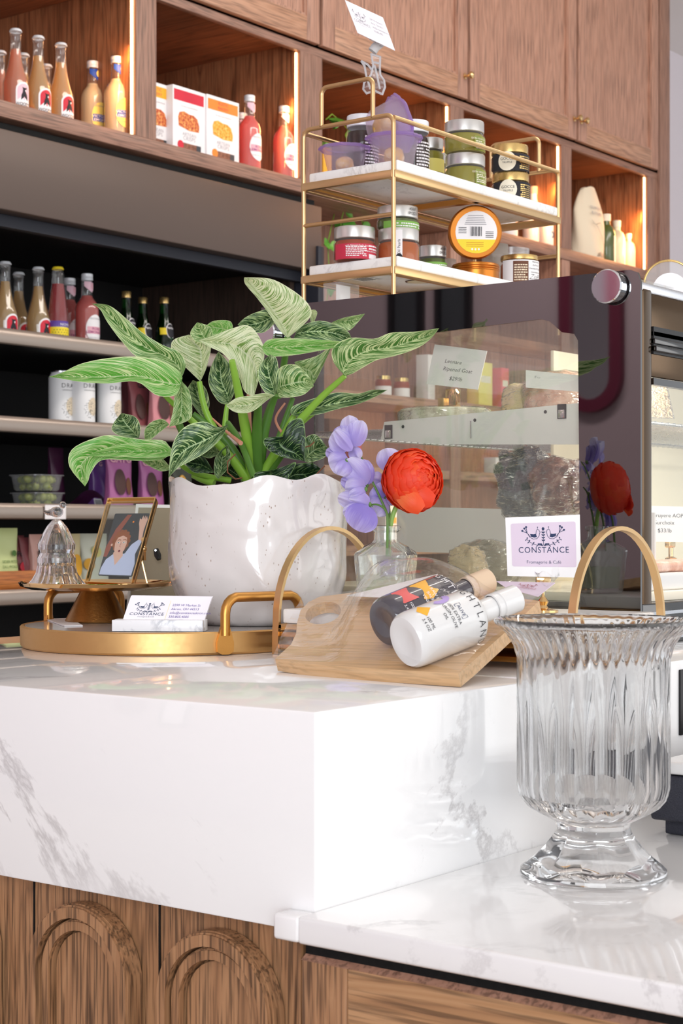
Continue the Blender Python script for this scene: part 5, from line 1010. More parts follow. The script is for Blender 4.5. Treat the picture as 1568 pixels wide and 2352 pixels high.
lump('wrapped_meat', 'grey-brown wrapped wedge behind the shop card in the case', 'meat', cy(1120, 1300, 0.14), 0.036, (1, 1.2, 0.9), 'frame_back', 12, 0.2)
# right front opening of the case: cheeses seen through the front glass
def fy(x, y, Y): return PYp(x, y, Y)
t = thing('cheese_wedge', 'tall cream cheese wedge in film seen through the right front glass', 'cheese', fy(1515, 955, 1.12))
m = MB(); a = [(1487, 830), (1502, 828), (1523, 860), (1545, 960), (1487, 958)]
m.prism(a, 1.05, 1.12, 'cheese', fn=lambda x, y, Y: PYp(x, y, Y)); m.build('wedge', t, True)
m = MB(); m.prism([(1485, 826), (1504, 824), (1526, 858), (1549, 962), (1485, 960)], 1.045, 1.125, 'wrap', fn=lambda x, y, Y: PYp(x, y, Y)); m.build('plastic_wrap', t, True)
t = thing('cheese_round', 'cream cheese block carrying a brass clip, at the lower right of the case', 'cheese', fy(1540, 1345, 1.06))
m = MB(); p = fy(1545, 1300, 1.05); t.location = (p.x, p.y, dz)
h = p.z-dz; MB().box(-0.035, 0.09, 0, 0.10, 0.002, h, 'cheese', 0.006, 3).build('block', t)
m = MB(); q = fy(1540, 1298, 1.045)
t = thing('brass_sign_clip', 'brass clip with round base on the cheese at the right edge', 'clip', q, 0.0, 'brass clips in the case')
MB().lathe([(0.0001, 0), (0.013, 0), (0.013, 0.003), (0.008, 0.006), (0.008, 0.010), (0.0035, 0.012), (0.0035, 0.024)], 'brass_polish', 28).build('base', t); MB(Matrix.Translation((0, 0, 0.024))).box(-0.012, 0.008, -0.004, 0.004, 0, 0.016, 'brass_knob', 0.002).build('jaw', t)
PQ = [fy(1491, 1162, 1.03), fy(1600, 1164, 1.03), fy(1600, 1246, 1.03), fy(1491, 1244, 1.03)]
t = thing('cheese_sign', 'white sign reading Gruyere AOP Surchoix at the right edge of the case', 'card', PQ[0])
fnq = lambda s, tt, h: PQ[0].lerp(PQ[1], s/0.06).lerp(PQ[3].lerp(PQ[2], s/0.06), 1-tt/0.045)+V((0, -h, 0))
m = MB(); m.prism([(0, 0), (0.06, 0), (0.06, 0.045), (0, 0.045)], -0.001, 0, 'paper', fn=fnq); d = Draw(m, fnq); d.text('Gruyere AOP', 0.0025, 0.031, 0.007, 'ink', 1, 'l', thin=-0.006); d.text('Surchoix', 0.006, 0.022, 0.007, 'ink', 1, 'l', thin=-0.006); d.text('$33/lb', 0.010, 0.012, 0.007, 'ink', 1, 'l', thin=-0.006); m.build('card', t, True)
t = thing('backing_panel', 'cream backing panel inside the case behind the right front glass', 'riser', (2.16, 1.25, dz)); MB().box(0.0, 0.9, 0, 0.006, 0.0, 0.34, 'cream', 0.001).build('riser_panel', t)
t = thing('deli_tray', 'pale tray of sliced cheese on the case floor at the right', 'tray', (XC+0.05, YA+0.03, dz)); MB().box(0, 0.4, 0, 0.09, 0, 0.022, 'white_gloss', 0.004, 3).build('tray_body', t); MB().box(0.02, 0.38, 0.01, 0.08, 0.022, 0.036, 'ham', 0.006, 3).build('slices', t)
# ================================================================ THINGS ON THE RAISED COUNTER
# ---- round brass tray
TC = V((0, 0, 0)); r0, d0 = -0.207, 2.015
TC = V((FX*d0+FY*r0, FY*d0-FX*r0, ZT)); TR = 0.175; TZ = ZT+0.0255
t = thing('brass_tray', 'large round brass tray with two loop handles, under the plant and card holder', 'tray', TC)
MB().lathe([(0.0001, 0.0005), (TR-0.003, 0.0005), (TR, 0.003), (TR+0.0005, 0.0245), (TR-0.001, 0.0260), (TR-0.004, 0.0260), (TR-0.005, 0.0253), (0.0001, 0.0255)], 'brass_soft', 96).build('rim', t)
MB().lathe([(TR-0.0052, 0.0255), (0.0001, 0.0255)], 'tray_top', 64).build('mirror_top', t, label='grey glossy tray surface')
def loc_of(x, y, d): return PD(x, y, d)-TC
def handle(pts, feet):
    m = MB(); m.tube(pts, 0.0056, 'brass_dark', 12); h = m.build('handle', t)
    for p, dr in feet:
        q = V(p); o_ = V((q.x, q.y, 0)).normalized(); sd = V((-o_.y, o_.x, 0))
        f = MB(); f.prism([(-0.005, 0.032), (0.005, 0.032), (0.010, 0.014), (0.0095, 0.004), (0.004, 0.001), (-0.004, 0.001), (-0.0095, 0.004), (-0.010, 0.014)], 0.0, 0.005, 'brass_dark', fn=lambda a, b, h_: o_*(TR+0.0005+h_)+sd*a+V((0, 0, b)))
        f.build('handle_foot', h)
def onrim(x, near=True):
    """rim point in column x of the photo"""
    r = ray(x, HY); r = V((r.x, r.y)); c = V((TC.x, TC.y)); a = r.dot(r); b = -2*r.dot(c); cc = c.dot(c)-(TR+0.004)**2
    q = (-b-math.sqrt(b*b-4*a*cc))/(2*a) if near else (-b+math.sqrt(b*b-4*a*cc))/(2*a); return V((r.x*q-c.x, r.y*q-c.y, 0))
def loop_handle(A, B, hz=0.064):
    pts = []; up = V((0, 0, 1)); h = hz; r = 0.018; ab = (B-A); L = ab.length; u_ = ab/L
    pts += [A+up*0.022, A+up*(h-r)]
    pts += [A+up*(h-r)+u_*(r-r*math.cos(math.radians(a)))+up*r*math.sin(math.radians(a)) for a in (20, 40, 60, 80)]
    pts += [B+up*(h-r)-u_*(r-r*math.cos(math.radians(a)))+up*r*math.sin(math.radians(a)) for a in (80, 60, 40, 20)]
    pts += [B+up*(h-r), B+up*0.022]; handle(pts, [(A, 1), (B, 1)])
A = onrim(517, True); B = onrim(688, True); loop_handle(A, B)
loop_handle(-A, -B, 0.064)
# ---- cake stand
cs = PD(222, HY, 2.06); cs.z = TZ+ZT*0; cs.z = TZ
t = thing('gold_cake_stand', 'low gold pedestal plate with a brushed cone base on the tray', 'cake stand', cs)
zp = 1.139-TZ
MB().lathe([(0.0001, 0.0003), (0.038, 0.0003), (0.0385, 0.002), (0.018, zp-0.004), (0.0001, zp-0.004)], 'brass_brush', 64).build('cone_base', t)
MB().lathe([(0.0001, zp-0.005), (0.080, zp-0.005), (0.0925, zp-0.001), (0.0945, zp+0.003), (0.0935, zp+0.004), (0.0905, zp+0.0008), (0.085, zp-0.001), (0.0001, zp-0.001)], 'brass_polish', 96).build('plate', t)
PZ = 1.139-0.001
# ---- crystal bell with bird finial
t = thing('crystal_bell', 'clear cut-crystal bell with a little bird finial on the gold plate', 'bell', on_x(130, 1.0, 0)*0+PD(130, HY, 2.05)*1.0); t.location.z = PZ+0.0005
def facet(a, z, r):
    if 0.040 < z < 0.062: return r*(1+0.07*abs(math.sin(6*a))*(1-abs((z-0.050)/0.012)))
    if 0.024 < z < 0.040: return r*(1+0.06*abs(math.cos(6*a))*(1-abs((z-0.031)/0.009)))
    if z <= 0.024: return r*(1+0.035*math.cos(24*a))
    return r*(1+0.03*abs(math.cos(6*a)))
m = MB(); out = [(0.0355, 0.0), (0.0345, 0.001), (0.029, 0.007), (0.0245, 0.015), (0.0225, 0.024), (0.0228, 0.028), (0.0228, 0.034), (0.0205, 0.0395), (0.0215, 0.044), (0.0215, 0.050), (0.0195, 0.056), (0.0165, 0.064), (0.012, 0.072), (0.006, 0.079), (0.0035, 0.081)]
inn = [(0.0001, 0.070), (0.010, 0.066), (0.016, 0.052), (0.0175, 0.040), (0.0185, 0.025), (0.0225, 0.013), (0.031, 0.002), (0.0345, 0.0)]
m.lathe(out[::-1][:0]+[(0.0001, 0.0815)]+out[::-1]+inn[::-1], 'crystal', 96, facet); m.build('bell_body', t, angle=0.25)
m = MB(); m.lathe([(0.0001, 0.080), (0.004, 0.081), (0.0035, 0.083), (0.0001, 0.0835)], 'crystal', 16)
ex_ = V((FY, -FX, 0))
def bird(c, s_):
    m2 = MB(); m2.ball(c, 0.0075*s_, 'crystal', 16, 10, (1.15, 1.0, 0.9)); m2.ball(c+ex_*0.0075*s_+V((0, 0, 0.0085*s_)), 0.0045*s_, 'crystal', 12, 8); m2.tube([c-ex_*0.004*s_+V((0, 0, 0.0)), c-ex_*0.011*s_-V((0, 0, 0.001)), c-ex_*0.016*s_+V((0, 0, 0.001))], [0.005*s_, 0.003*s_, 0.0014*s_], 'crystal', 8); m2.tube([c+ex_*0.011*s_+V((0, 0, 0.009*s_)), c+ex_*0.0145*s_+V((0, 0, 0.0085*s_))], [0.0015*s_, 0.0003], 'crystal', 6); return m2
bird(V((0, 0, 0.0895)), 1.0).build('bird_finial', t)
# ---- photo frame on the plate
TL, TR_, BR, BL = PD(247, 1143, 2.10), PD(356, 1141, 2.085), PD(300, 1339, 2.015), PD(195, 1334, 2.03)
c = (BL+BR)/2
t = thing('photo_frame', 'thin brass floating-glass photo frame leaning on the gold plate', 'picture frame', c)
ex1 = TR_-TL; ey1 = BL-TL; nn = (BR-BL).cross(TL-BL).normalized(); nn = nn if nn.dot(c-V((0, 0, CZ))) < 0 else -nn
def FF(s, tt, h=0.0): a = s; b = 1-tt; return TL.lerp(TR_, a).lerp(BL.lerp(BR, a), b)+nn*h
m = MB()
for (p, q) in (((0, 0), (1, 0)), ((1, 0), (1, 1)), ((1, 1), (0, 1)), ((0, 1), (0, 0))):
    a = FF(*p); b = FF(*q); mid = (a+b)/2; m.strip([a-nn*0.004, b-nn*0.004], nn, 0.006, 0.0013, 'brass_knob')
    m.strip([a-nn*0.0105, b-nn*0.0105], nn, 0.003, 0.0016, 'brass')
m.build('frame', t, True)
MB().prism([(0.02, 0.015), (0.98, 0.015), (0.98, 0.985), (0.02, 0.985)], -0.006, -0.0055, 'pane', fn=FF).build('glass_front', t, True)
MB().prism([(0.02, 0.015), (0.98, 0.015), (0.98, 0.985), (0.02, 0.985)], -0.0075, -0.007, 'pane', fn=FF).build('glass_back', t, True)
# the snapshot: a woman with short curly hair and one raised hand against a dark wall
def PH(s, tt, h): return FF(0.20+0.74*(s+0.04*(0)), 0.10+0.74*tt, -0.0066+h)
ph = MB(); d = Draw(ph, PH, 0.00004); rc = [(0.0+0.03*math.cos(a)+x0, 0.02*math.sin(a)+y0) for (x0, y0, a0) in ((0.97, 0.98, 0), (0.03, 0.98, 90), (0.03, 0.02, 180), (0.97, 0.02, 270)) for a in (math.radians(a0), math.radians(a0+45), math.radians(a0+90))]
ph.prism(rc, -0.0001, 0, 'photo_dark', fn=lambda a, b, h: PH(a, b, h))
d.fan([(0.0, 0.30), (0.10, 0.30), (0.22, 0.62), (0.5, 0.98), (0.38, 0.98), (0.15, 0.75), (0.0, 0.45)], 'photo_brown', 1, 1)
d.fan([(0.02, 0.02), (0.96, 0.02), (0.97, 0.20), (0.90, 0.35), (0.99, 0.55), (0.93, 0.60), (0.72, 0.50), (0.60, 0.36), (0.45, 0.34), (0.30, 0.36), (0.10, 0.26), (0.02, 0.12)], 'blouse', 2, 1, (0.5, 0.2))
d.fan([(0.26, 0.36), (0.40, 0.17), (0.56, 0.32), (0.50, 0.44), (0.32, 0.42)], 'skin', 3, 1)
d.fan([(0.88, 0.58), (0.99, 0.56), (0.96, 0.72), (0.97, 0.80), (0.99, 0.90), (0.94, 0.96), (0.92, 0.90), (0.90, 0.97), (0.87, 0.91), (0.84, 0.97), (0.81, 0.90), (0.76, 0.92), (0.77, 0.84), (0.82, 0.76)], 'skin', 3, 1, (0.9, 0.8))
d.ell(0.40, 0.545, 0.235, 0.175, 'hair', 4, 22, 1); 
for k in range(14): a = 6.28*k/14; d.ell(0.40+0.21*math.cos(a), 0.555+0.15*math.sin(a), 0.055, 0.038, 'hair', 4, 8, 1)
d.fan([(0.24, 0.52), (0.27, 0.40), (0.36, 0.325), (0.46, 0.325), (0.55, 0.40), (0.58, 0.52), (0.54, 0.61), (0.42, 0.64), (0.29, 0.61)], 'skin', 6, 1)
d.ell(0.34, 0.525, 0.036, 0.014, 'white', 7, 10, 1); d.ell(0.49, 0.53, 0.036, 0.014, 'white', 7, 10, 1); d.ell(0.34, 0.525, 0.015, 0.011, 'ink', 8, 8, 1); d.ell(0.49, 0.53, 0.015, 0.011, 'ink', 8, 8, 1)
d.stroke([(0.29, 0.56), (0.34, 0.575), (0.39, 0.565)], 0.012, 'hair', 7); d.stroke([(0.45, 0.57), (0.50, 0.58), (0.55, 0.565)], 0.012, 'hair', 7); d.stroke([(0.415, 0.53), (0.40, 0.465), (0.43, 0.455)], 0.010, 'lips', 7); d.ell(0.42, 0.395, 0.035, 0.020, 'lips', 7, 12, 1); d.ell(0.42, 0.395, 0.018, 0.010, 'ink', 8, 10, 1)
d.ell(0.60, 0.86, 0.025, 0.016, 'orange', 7, 10, 1); d.ell(0.155, 0.49, 0.03, 0.02, 'skin', 5, 8, 1)
ph.build('snapshot', t, True, label='colour snapshot of a person in a pale blue top with one hand raised')
m = MB()
a = FF(0.98, 0.45, -0.012); m.box(a.x-0.002, a.x+0.002, a.y-0.002, a.y+0.002, a.z-0.014, a.z+0.014, 'brass_knob'); m.ball(a, 0.0042, 'brass_knob'); m.build('hinge_latch', t, True)
m = MB(); q = PD(338, 1340, 2.10); m.tube([FF(0.97, 0.52, -0.012), PD(325, 1285, 2.10), q, PD(333, 1341, 2.11)], 0.0012, 'brass_knob', 6); m.build('wire_stand', t, True)
# ---- backless frame turned away, beige board with a turn button
cr = [PD(312, 1158, 2.21), PD(424, 1160, 2.24), PD(412, 1412, 2.16), PD(288, 1416, 2.135)]
t = thing('backward_frame', 'beige back of a white picture frame, half behind the white pot', 'picture frame', (cr[2]+cr[3])/2)
ff = lambda s, tt, h: cr[0].lerp(cr[1], s).lerp(cr[3].lerp(cr[2], s), 1-tt)+(FX*0+1)*V((-FX, -FY, 0))*h
m = MB(); m.prism([(0, 0), (1, 0), (1, 1), (0, 1)], -0.012, -0.001, 'white', fn=ff); m.build('frame', t, True)
m = MB(); m.prism([(0.06, 0.02), (0.97, 0.02), (0.97, 0.97), (0.06, 0.97)], -0.001, 0.0002, 'frame_back', fn=ff); d = Draw(m, ff, 0.0003); d.stroke([(0.42, 0.02), (0.46, 0.78), (0.98, 0.78)], 0.006, 'gap', 2); m.build('back_board', t, True)
m = MB(); p = PD(358, 1262, 2.168); q = PD(365, 1285, 2.162); m.tube([p, p.lerp(q, 0.6), q], [0.0035, 0.0045, 0.003], 'black', 10); m.tube([PD(357, 1264, 2.164), PD(357, 1264, 2.160)], 0.0015, 'steel', 8); m.build('turn_button', t, True)
# envelope under the cake stand
m = MB(); P4 = [PZp(103, 1421, TZ+0.0012), PZp(160, 1419, TZ+0.0012), PZp(190, 1436, TZ+0.0012), PZp(148, 1437, TZ+0.0012)]; c = sum(P4, V())/4
m.add([p-c for p in P4]+[p-c-V((0, 0, 0.001)) for p in P4], [(0, 1, 2, 3), (7, 6, 5, 4), (0, 4, 5, 1), (1, 5, 6, 2), (2, 6, 7, 3), (3, 7, 4, 0)], 'paper'); o = m.build('envelope'); o.location = c; tag(o, 'corner of a white card lying on the tray left of the cake stand cone', 'envelope')
# ---- marble card holder with business cards
a = PD(257, 1452, 1.868); b = PD(462, 1453, 1.858); ang = math.atan2(b.y-a.y, b.x-a.x); hb = thing('marble_card_holder', 'small grey-veined marble block holding the business cards, front of tray', 'card holder', (a.x, a.y, TZ+0.0005), ang)
L = math.hypot(b.x-a.x, b.y-a.y)
m = MB(); m.box(0, L+0.002, -0.0005, 0.009, 0, 0.0125, 'grey_marble', 0.0006); m.box(0.0, L+0.002, 0.013, 0.028, 0, 0.0125, 'grey_marble', 0.0006); m.box(0.0, L+0.002, 0.008, 0.014, 0, 0.004, 'grey_marble'); m.build('marble_block', hb)
quadcard('business_card', 'business card with blue bird emblem and Akron address in the marble holder', [(301, 1368), (487, 1371), (463, 1443), (276, 1441)], [1.894, 1.884, 1.872, 1.880], lambda d: bizcard(d, 'navy', 'purple'), 0.0008, base='card_white')
quadcard('business_card', 'second business card directly behind the front one in the marble holder', [(303, 1367), (489, 1370), (465, 1442), (278, 1440)], [1.898, 1.888, 1.876, 1.884], lambda d: None, 0.0008, base='card_white')
# ---- glazed planter
PC = PD(593, HY, 2.03); PC.z = TZ+0.0005
hp = 1.262-PC.z
pot = thing('ceramic_planter', 'large white speckled glazed pot with a wavy rim on the brass tray', 'planter', PC)
def dent(a, z, r):
    n_ = noise.noise(V((2.2*math.cos(a), 2.2*math.sin(a), z*16))); m_ = noise.noise(V((4.5*math.cos(a)+5, 4.5*math.sin(a), z*26)))
    return r*(1+0.030*n_+0.014*m_)
def wav(a): return 0.005*math.sin(3*a+1.0)+0.003*math.sin(7*a)+0.002*math.sin(11*a+2)
m = MB(); vs = []; n = 96; K = 22; fs = []
def prof(k):
    f = k/K
    z = hp*f; r = 0.078+0.0285*(1-(1-min(1, f/0.42))**2.2)+0.0015*f-0.001*math.sin(math.pi*f)
    if f < 0.03: r -= 0.006*(1-f/0.03)
    return r, z
rows = [prof(k) for k in range(K+1)]+[(0.1075, hp+0.0022), (0.1045, hp+0.001), (0.100, hp-0.010), (0.097, hp-0.03)]
for i, (r, z) in enumerate(rows):
    for k in range(n):
        a = 2*math.pi*k/n; w_ = wav(a)*max(0, min(1, (z-hp*0.55)/(hp*0.45))); q = dent(a, z, r); vs.append((q*math.cos(a), q*math.sin(a), z+w_))
for i in range(len(rows)-1):
    for k in range(n): k2 = (k+1) % n; fs.append((i*n+k, i*n+k2, (i+1)*n+k2, (i+1)*n+k))
fs.append(list(range(n))[::-1]); m.add(vs, fs, 'glaze'); m.build('pot', pot, angle=1.2)
MB().lathe([(0.099, hp-0.022), (0.05, hp-0.016), (0.0001, hp-0.015)], 'soil', 32).build('soil', pot)
# ---- the plant: each leaf laid out from its midrib and both edges
pl = thing('variegated_philodendron', 'bushy green and cream striped philodendron growing in the white pot', 'plant', (PC.x, PC.y, 1.255))
K = 0.6122
def cr_(pts, t_):
    """Catmull-Rom through pts at 0..1"""
    n_ = len(pts)-1; x = min(max(t_*n_, 0), n_-1e-6); i = int(x); f = x-i
    p0 = pts[max(i-1, 0)]; p1 = pts[i]; p2 = pts[i+1]; p3 = pts[min(i+2, n_)]
    return p1*0.5*2*0+0.5*((2*p1)+(p2-p0)*f+(2*p0-5*p1+4*p2-p3)*f*f+(3*p1-p0-3*p2+p3)*f**3)
def leaf(mt, base, st_, tip, d=2.05, bulge=0.012, tipd=0.0, roll=0.0, name='leaf'):
    """stations: (Lx,Ly, Mx,My, Rx,Ry) in the plant close-up; d distance of the midrib from the camera"""
    def pt(x, y, dd): return PD(100+K*x, 620+K*y, dd)
    n_ = len(st_)+1; Ls = [pt(*base, d)]; Ms = [pt(*base, d)]; Rs = [pt(*base, d)]
    for i, s_ in enumerate(st_):
        f = (i+1)/n_; dd = d+tipd*f; w1 = math.hypot(s_[0]-s_[2], s_[1]-s_[3])*K*dd/F; w2 = math.hypot(s_[4]-s_[2], s_[5]-s_[3])*K*dd/F
        Ms.append(pt(s_[2], s_[3], dd+bulge)); Ls.append(pt(s_[0], s_[1], dd-roll+0.15*w1)); Rs.append(pt(s_[4], s_[5], dd+roll+0.15*w2))
    e_ = pt(*tip, d+tipd); Ls.append(e_); Ms.append(e_); Rs.append(e_)
    def fn(u, v):
        c = cr_(Ms, u); q = v*2-1; e = cr_(Rs, u) if q > 0 else cr_(Ls, u); s_ = abs(q); w_ = (e-c).length
        p = c.lerp(e, s_); to = (V((0, 0, CZ))-p).normalized(); return p+to*(w_*0.22*math.sin(math.pi*s_**0.8))+to*0.0012*math.sin(u*40+q*3)*s_
    m = MB(); m.grid(fn, 30, 16, mt, lambda u, v: (u, v*2-1)); return m.build(name, pl, True, angle=3.0)
leaf('leaf_pale', (915, 256), [(882, 222, 905, 225, 968, 212), (842, 160, 868, 165, 1005, 165), (800, 105, 835, 120, 985, 118), (765, 65, 800, 78, 925, 70), (753, 46, 772, 48, 850, 33)], (752, 28), 2.06, tipd=-0.05)
leaf('leaf_pale', (1000, 150), [(1000, 185, 1008, 165, 1018, 150), (1005, 200, 1015, 180, 1026, 165)], (1010, 205), 2.08)
leaf('leaf_mid', (519, 402), [(480, 372, 505, 360, 533, 352), (418, 335, 455, 322, 505, 306), (350, 326, 400, 300, 445, 281), (290, 264, 325, 250, 372, 236), (240, 197, 264, 188, 312, 184), (212, 148, 226, 143, 247, 134)], (180, 126), 2.02, tipd=-0.04)
leaf('leaf_bright', (521, 405), [(497, 468, 508, 430, 506, 378), (425, 471, 445, 420, 445, 343), (350, 420, 352, 398, 350, 325), (240, 426, 240, 402, 240, 331), (140, 420, 140, 402, 140, 352), (62, 407, 62, 400, 72, 384)], (20, 401), 1.98, tipd=-0.06)
leaf('leaf_mid', (517, 416), [(492, 468, 517, 462, 545, 452), (487, 520, 518, 515, 557, 513), (478, 560, 508, 556, 546, 562)], (470, 590), 1.99)
leaf('leaf_pale', (588, 419), [(560, 392, 592, 385, 607, 378), (518, 350, 592, 338, 620, 333), (480, 300, 588, 298, 627, 286), (488, 262, 560, 268, 605, 262)], (545, 243), 2.06)
leaf('leaf_mid', (630, 268), [(580, 272, 605, 255, 634, 240), (550, 238, 588, 226, 622, 212)], (576, 196), 2.04)
leaf('leaf_pale', (580, 264), [(620, 288, 650, 272, 640, 246), (682, 322, 712, 282, 700, 222), (735, 405, 765, 320, 765, 208), (748, 445, 788, 350, 808, 250), (765, 466, 800, 400, 828, 325)], (790, 472), 2.0, tipd=0.02)
leaf('leaf_dark', (873, 172), [(868, 198, 855, 178, 845, 148), (822, 236, 812, 198, 795, 160), (770, 226, 765, 206, 755, 180)], (727, 206), 2.12)
leaf('leaf_bright', (712, 232), [(682, 250, 675, 222, 700, 193), (640, 250, 637, 215, 640, 191)], (603, 214), 2.12)
leaf('leaf_bright', (818, 290), [(840, 322, 845, 290, 845, 261), (920, 322, 920, 288, 920, 257), (1010, 308, 1010, 284, 1010, 260), (1100, 290, 1100, 278, 1100, 266)], (1170, 272), 2.0, tipd=-0.03)
leaf('leaf_dark', (938, 256), [(960, 264, 955, 238, 962, 214), (1030, 270, 1030, 230, 1030, 191), (1100, 272, 1100, 240, 1097, 205), (1142, 273, 1140, 255, 1142, 232)], (1160, 273), 2.07)
leaf('leaf_mid', (1080, 197), [(1118, 214, 1116, 192, 1120, 181), (1150, 225, 1160, 187, 1166, 171)], (1206, 164), 2.12)
leaf('leaf_mid', (1130, 398), [(1160, 388, 1125, 372, 1087, 345), (1200, 365, 1160, 332, 1086, 290), (1250, 338, 1222, 302, 1150, 255), (1320, 322, 1300, 292, 1240, 258), (1400, 294, 1380, 268, 1305, 235), (1450, 260, 1440, 245, 1400, 231)], (1484, 218), 2.0, tipd=-0.08)
leaf('leaf_mid', (880, 474), [(890, 478, 886, 440, 872, 420), (930, 478, 920, 430, 885, 368), (975, 468, 965, 420, 940, 354), (1002, 446, 990, 425, 986, 388)], (1014, 436), 2.04)
leaf('leaf_dark', (866, 474), [(838, 468, 860, 440, 880, 430), (808, 420, 845, 392, 881, 372), (810, 360, 840, 350, 872, 330)], (850, 317), 1.97)
leaf('leaf_pale', (868, 470), [(840, 488, 830, 480, 830, 462), (780, 532, 775, 505, 770, 472), (720, 534, 720, 510, 720, 482)], (684, 509), 1.96)
leaf('leaf_dark', (692, 507), [(655, 492, 690, 470, 715, 460), (620, 430, 668, 420, 716, 400), (626, 370, 662, 362, 702, 358)], (655, 305), 2.10)
leaf('leaf_dark', (602, 562), [(556, 500, 588, 500, 622, 505), (540, 450, 572, 450, 605, 440)], (560, 413), 2.12)
leaf('leaf_mid', (940, 345), [(960, 390, 975, 370, 985, 335), (985, 425, 1000, 380, 1030, 320), (1015, 425, 1020, 400, 1060, 300)], (1080, 290), 2.12)
leaf('leaf_dark', (928, 542), [(960, 550, 960, 535, 935, 512), (1030, 542, 1030, 515, 1020, 480), (1110, 520, 1110, 498, 1100, 460), (1182, 502, 1180, 485, 1180, 464), (1240, 478, 1240, 462, 1232, 450)], (1290, 450), 2.04)
leaf('leaf_dark', (358, 631), [(300, 628, 335, 605, 363, 602), (258, 604, 310, 578, 358, 570), (262, 575, 295, 555, 338, 548)], (292, 537), 2.05)
leaf('leaf_mid', (472, 580), [(458, 592, 440, 580, 447, 560), (432, 612, 415, 600, 405, 570), (402, 636, 390, 620, 379, 602)], (380, 640), 2.02)
leaf('leaf_bright', (478, 690), [(440, 712, 440, 690, 455, 642), (360, 716, 360, 680, 372, 636), (285, 712, 288, 668, 300, 626), (215, 715, 205, 680, 222, 622), (178, 760, 145, 725, 112, 668), (168, 790, 145, 770, 96, 735)], (155, 812), 1.98, tipd=-0.03)
leaf('leaf_bright', (484, 694), [(450, 702, 452, 680, 462, 655), (360, 704, 350, 680, 355, 650), (260, 700, 250, 682, 262, 660)], (160, 698), 1.955)
leaf('leaf_dark', (693, 578), [(665, 632, 668, 605, 655, 590), (612, 682, 605, 640, 598, 569), (550, 718, 540, 670, 526, 592), (505, 742, 500, 712, 482, 662)], (468, 781), 1.95, tipd=-0.01)
leaf('leaf_mid', (482, 748), [(440, 755, 430, 730, 440, 703), (395, 735, 390, 722, 400, 702)], (352, 706), 2.04)
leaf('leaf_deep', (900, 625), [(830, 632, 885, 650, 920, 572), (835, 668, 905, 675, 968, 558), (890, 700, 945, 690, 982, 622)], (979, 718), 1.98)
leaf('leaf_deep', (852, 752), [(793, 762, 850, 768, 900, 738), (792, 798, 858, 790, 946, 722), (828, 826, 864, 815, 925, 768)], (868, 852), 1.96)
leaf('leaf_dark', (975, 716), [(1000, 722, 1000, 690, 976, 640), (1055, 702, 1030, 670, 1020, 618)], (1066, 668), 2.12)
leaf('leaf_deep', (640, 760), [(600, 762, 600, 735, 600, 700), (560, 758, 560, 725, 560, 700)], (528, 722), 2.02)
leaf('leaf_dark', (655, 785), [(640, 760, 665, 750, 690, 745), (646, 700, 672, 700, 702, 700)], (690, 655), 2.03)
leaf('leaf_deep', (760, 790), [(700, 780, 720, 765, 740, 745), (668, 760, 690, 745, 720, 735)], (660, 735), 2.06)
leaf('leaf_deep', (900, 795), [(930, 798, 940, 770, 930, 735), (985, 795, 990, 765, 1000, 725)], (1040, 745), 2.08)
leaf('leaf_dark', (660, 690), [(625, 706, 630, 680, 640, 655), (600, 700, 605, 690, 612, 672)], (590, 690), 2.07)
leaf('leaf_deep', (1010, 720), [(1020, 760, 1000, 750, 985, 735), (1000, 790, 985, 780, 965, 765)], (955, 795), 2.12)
def petiole(pts, r0, r1, mt='stem', d0=2.12, d1=2.06, name='leaf_stem'):
    n_ = len(pts); P_ = [PD(100+K*x, 620+K*y, d0+(d1-d0)*i/(n_-1)) for i, (x, y) in enumerate(pts)]
    P2 = [cr_(P_, i/14) for i in range(15)]; m = MB(); m.tube(P2, [r0+(r1-r0)*i/14 for i in range(15)], mt, 10); m.build(name, pl, True)
for pts, a, b, mt, dd in (([(790, 800), (765, 640), (735, 480), (706, 340)], 0.0085, 0.0048, 'stem', 1.985), ([(790, 810), (700, 690), (612, 540), (584, 418)], 0.006, 0.0042, 'stem', 2.05), ([(780, 810), (690, 690), (560, 570), (455, 472)], 0.0065, 0.0035, 'stem', 2.0), ([(800, 810), (900, 640), (1030, 490), (1130, 398)], 0.0068, 0.0038, 'stem', 2.0), ([(830, 800), (900, 660), (960, 580), (1012, 538)], 0.006, 0.0035, 'stem', 2.05), ([(800, 800), (820, 640), (850, 520), (872, 470)], 0.0085, 0.0042, 'stem_dark', 2.03), ([(800, 800), (800, 620), (806, 500)], 0.009, 0.005, 'stem_dark', 2.0), ([(790, 790), (770, 600), (770, 480), (778, 410)], 0.0045, 0.003, 'sheath', 2.06), ([(830, 800), (880, 640), (935, 480)], 0.006, 0.0035, 'stem_dark', 2.07), ([(770, 800), (690, 650), (560, 540)], 0.008, 0.0045, 'stem_dark', 2.05), ([(820, 800), (900, 690), (930, 640)], 0.004, 0.0026, 'stem_dark', 2.0), ([(820, 790), (930, 560), (960, 545)], 0.005, 0.003, 'stem', 2.05), ([(700, 790), (560, 760), (480, 700)], 0.004, 0.003, 'stem', 2.02), ([(680, 620), (682, 560), (688, 505)], 0.0045, 0.003, 'stem', 2.06), ([(620, 545), (690, 610), (740, 650)], 0.0008, 0.0035, 'sheath', 1.99), ([(900, 620), (870, 560), (905, 500)], 0.002, 0.0015, 'sheath', 2.08), ([(500, 560), (560, 700), (600, 780)], 0.005, 0.004, 'stem_dark', 2.08), ([(690, 575), (740, 650), (790, 780)], 0.004, 0.005, 'stem_dark', 2.0), ([(915, 256), (905, 330), (880, 480)], 0.0045, 0.0048, 'stem_dark', 2.1), ([(565, 765), (600, 785), (640, 800)], 0.006, 0.006, 'stem', 2.05)):
    petiole(pts, a, b*0.8, mt, 2.06, dd)
tw = MB()
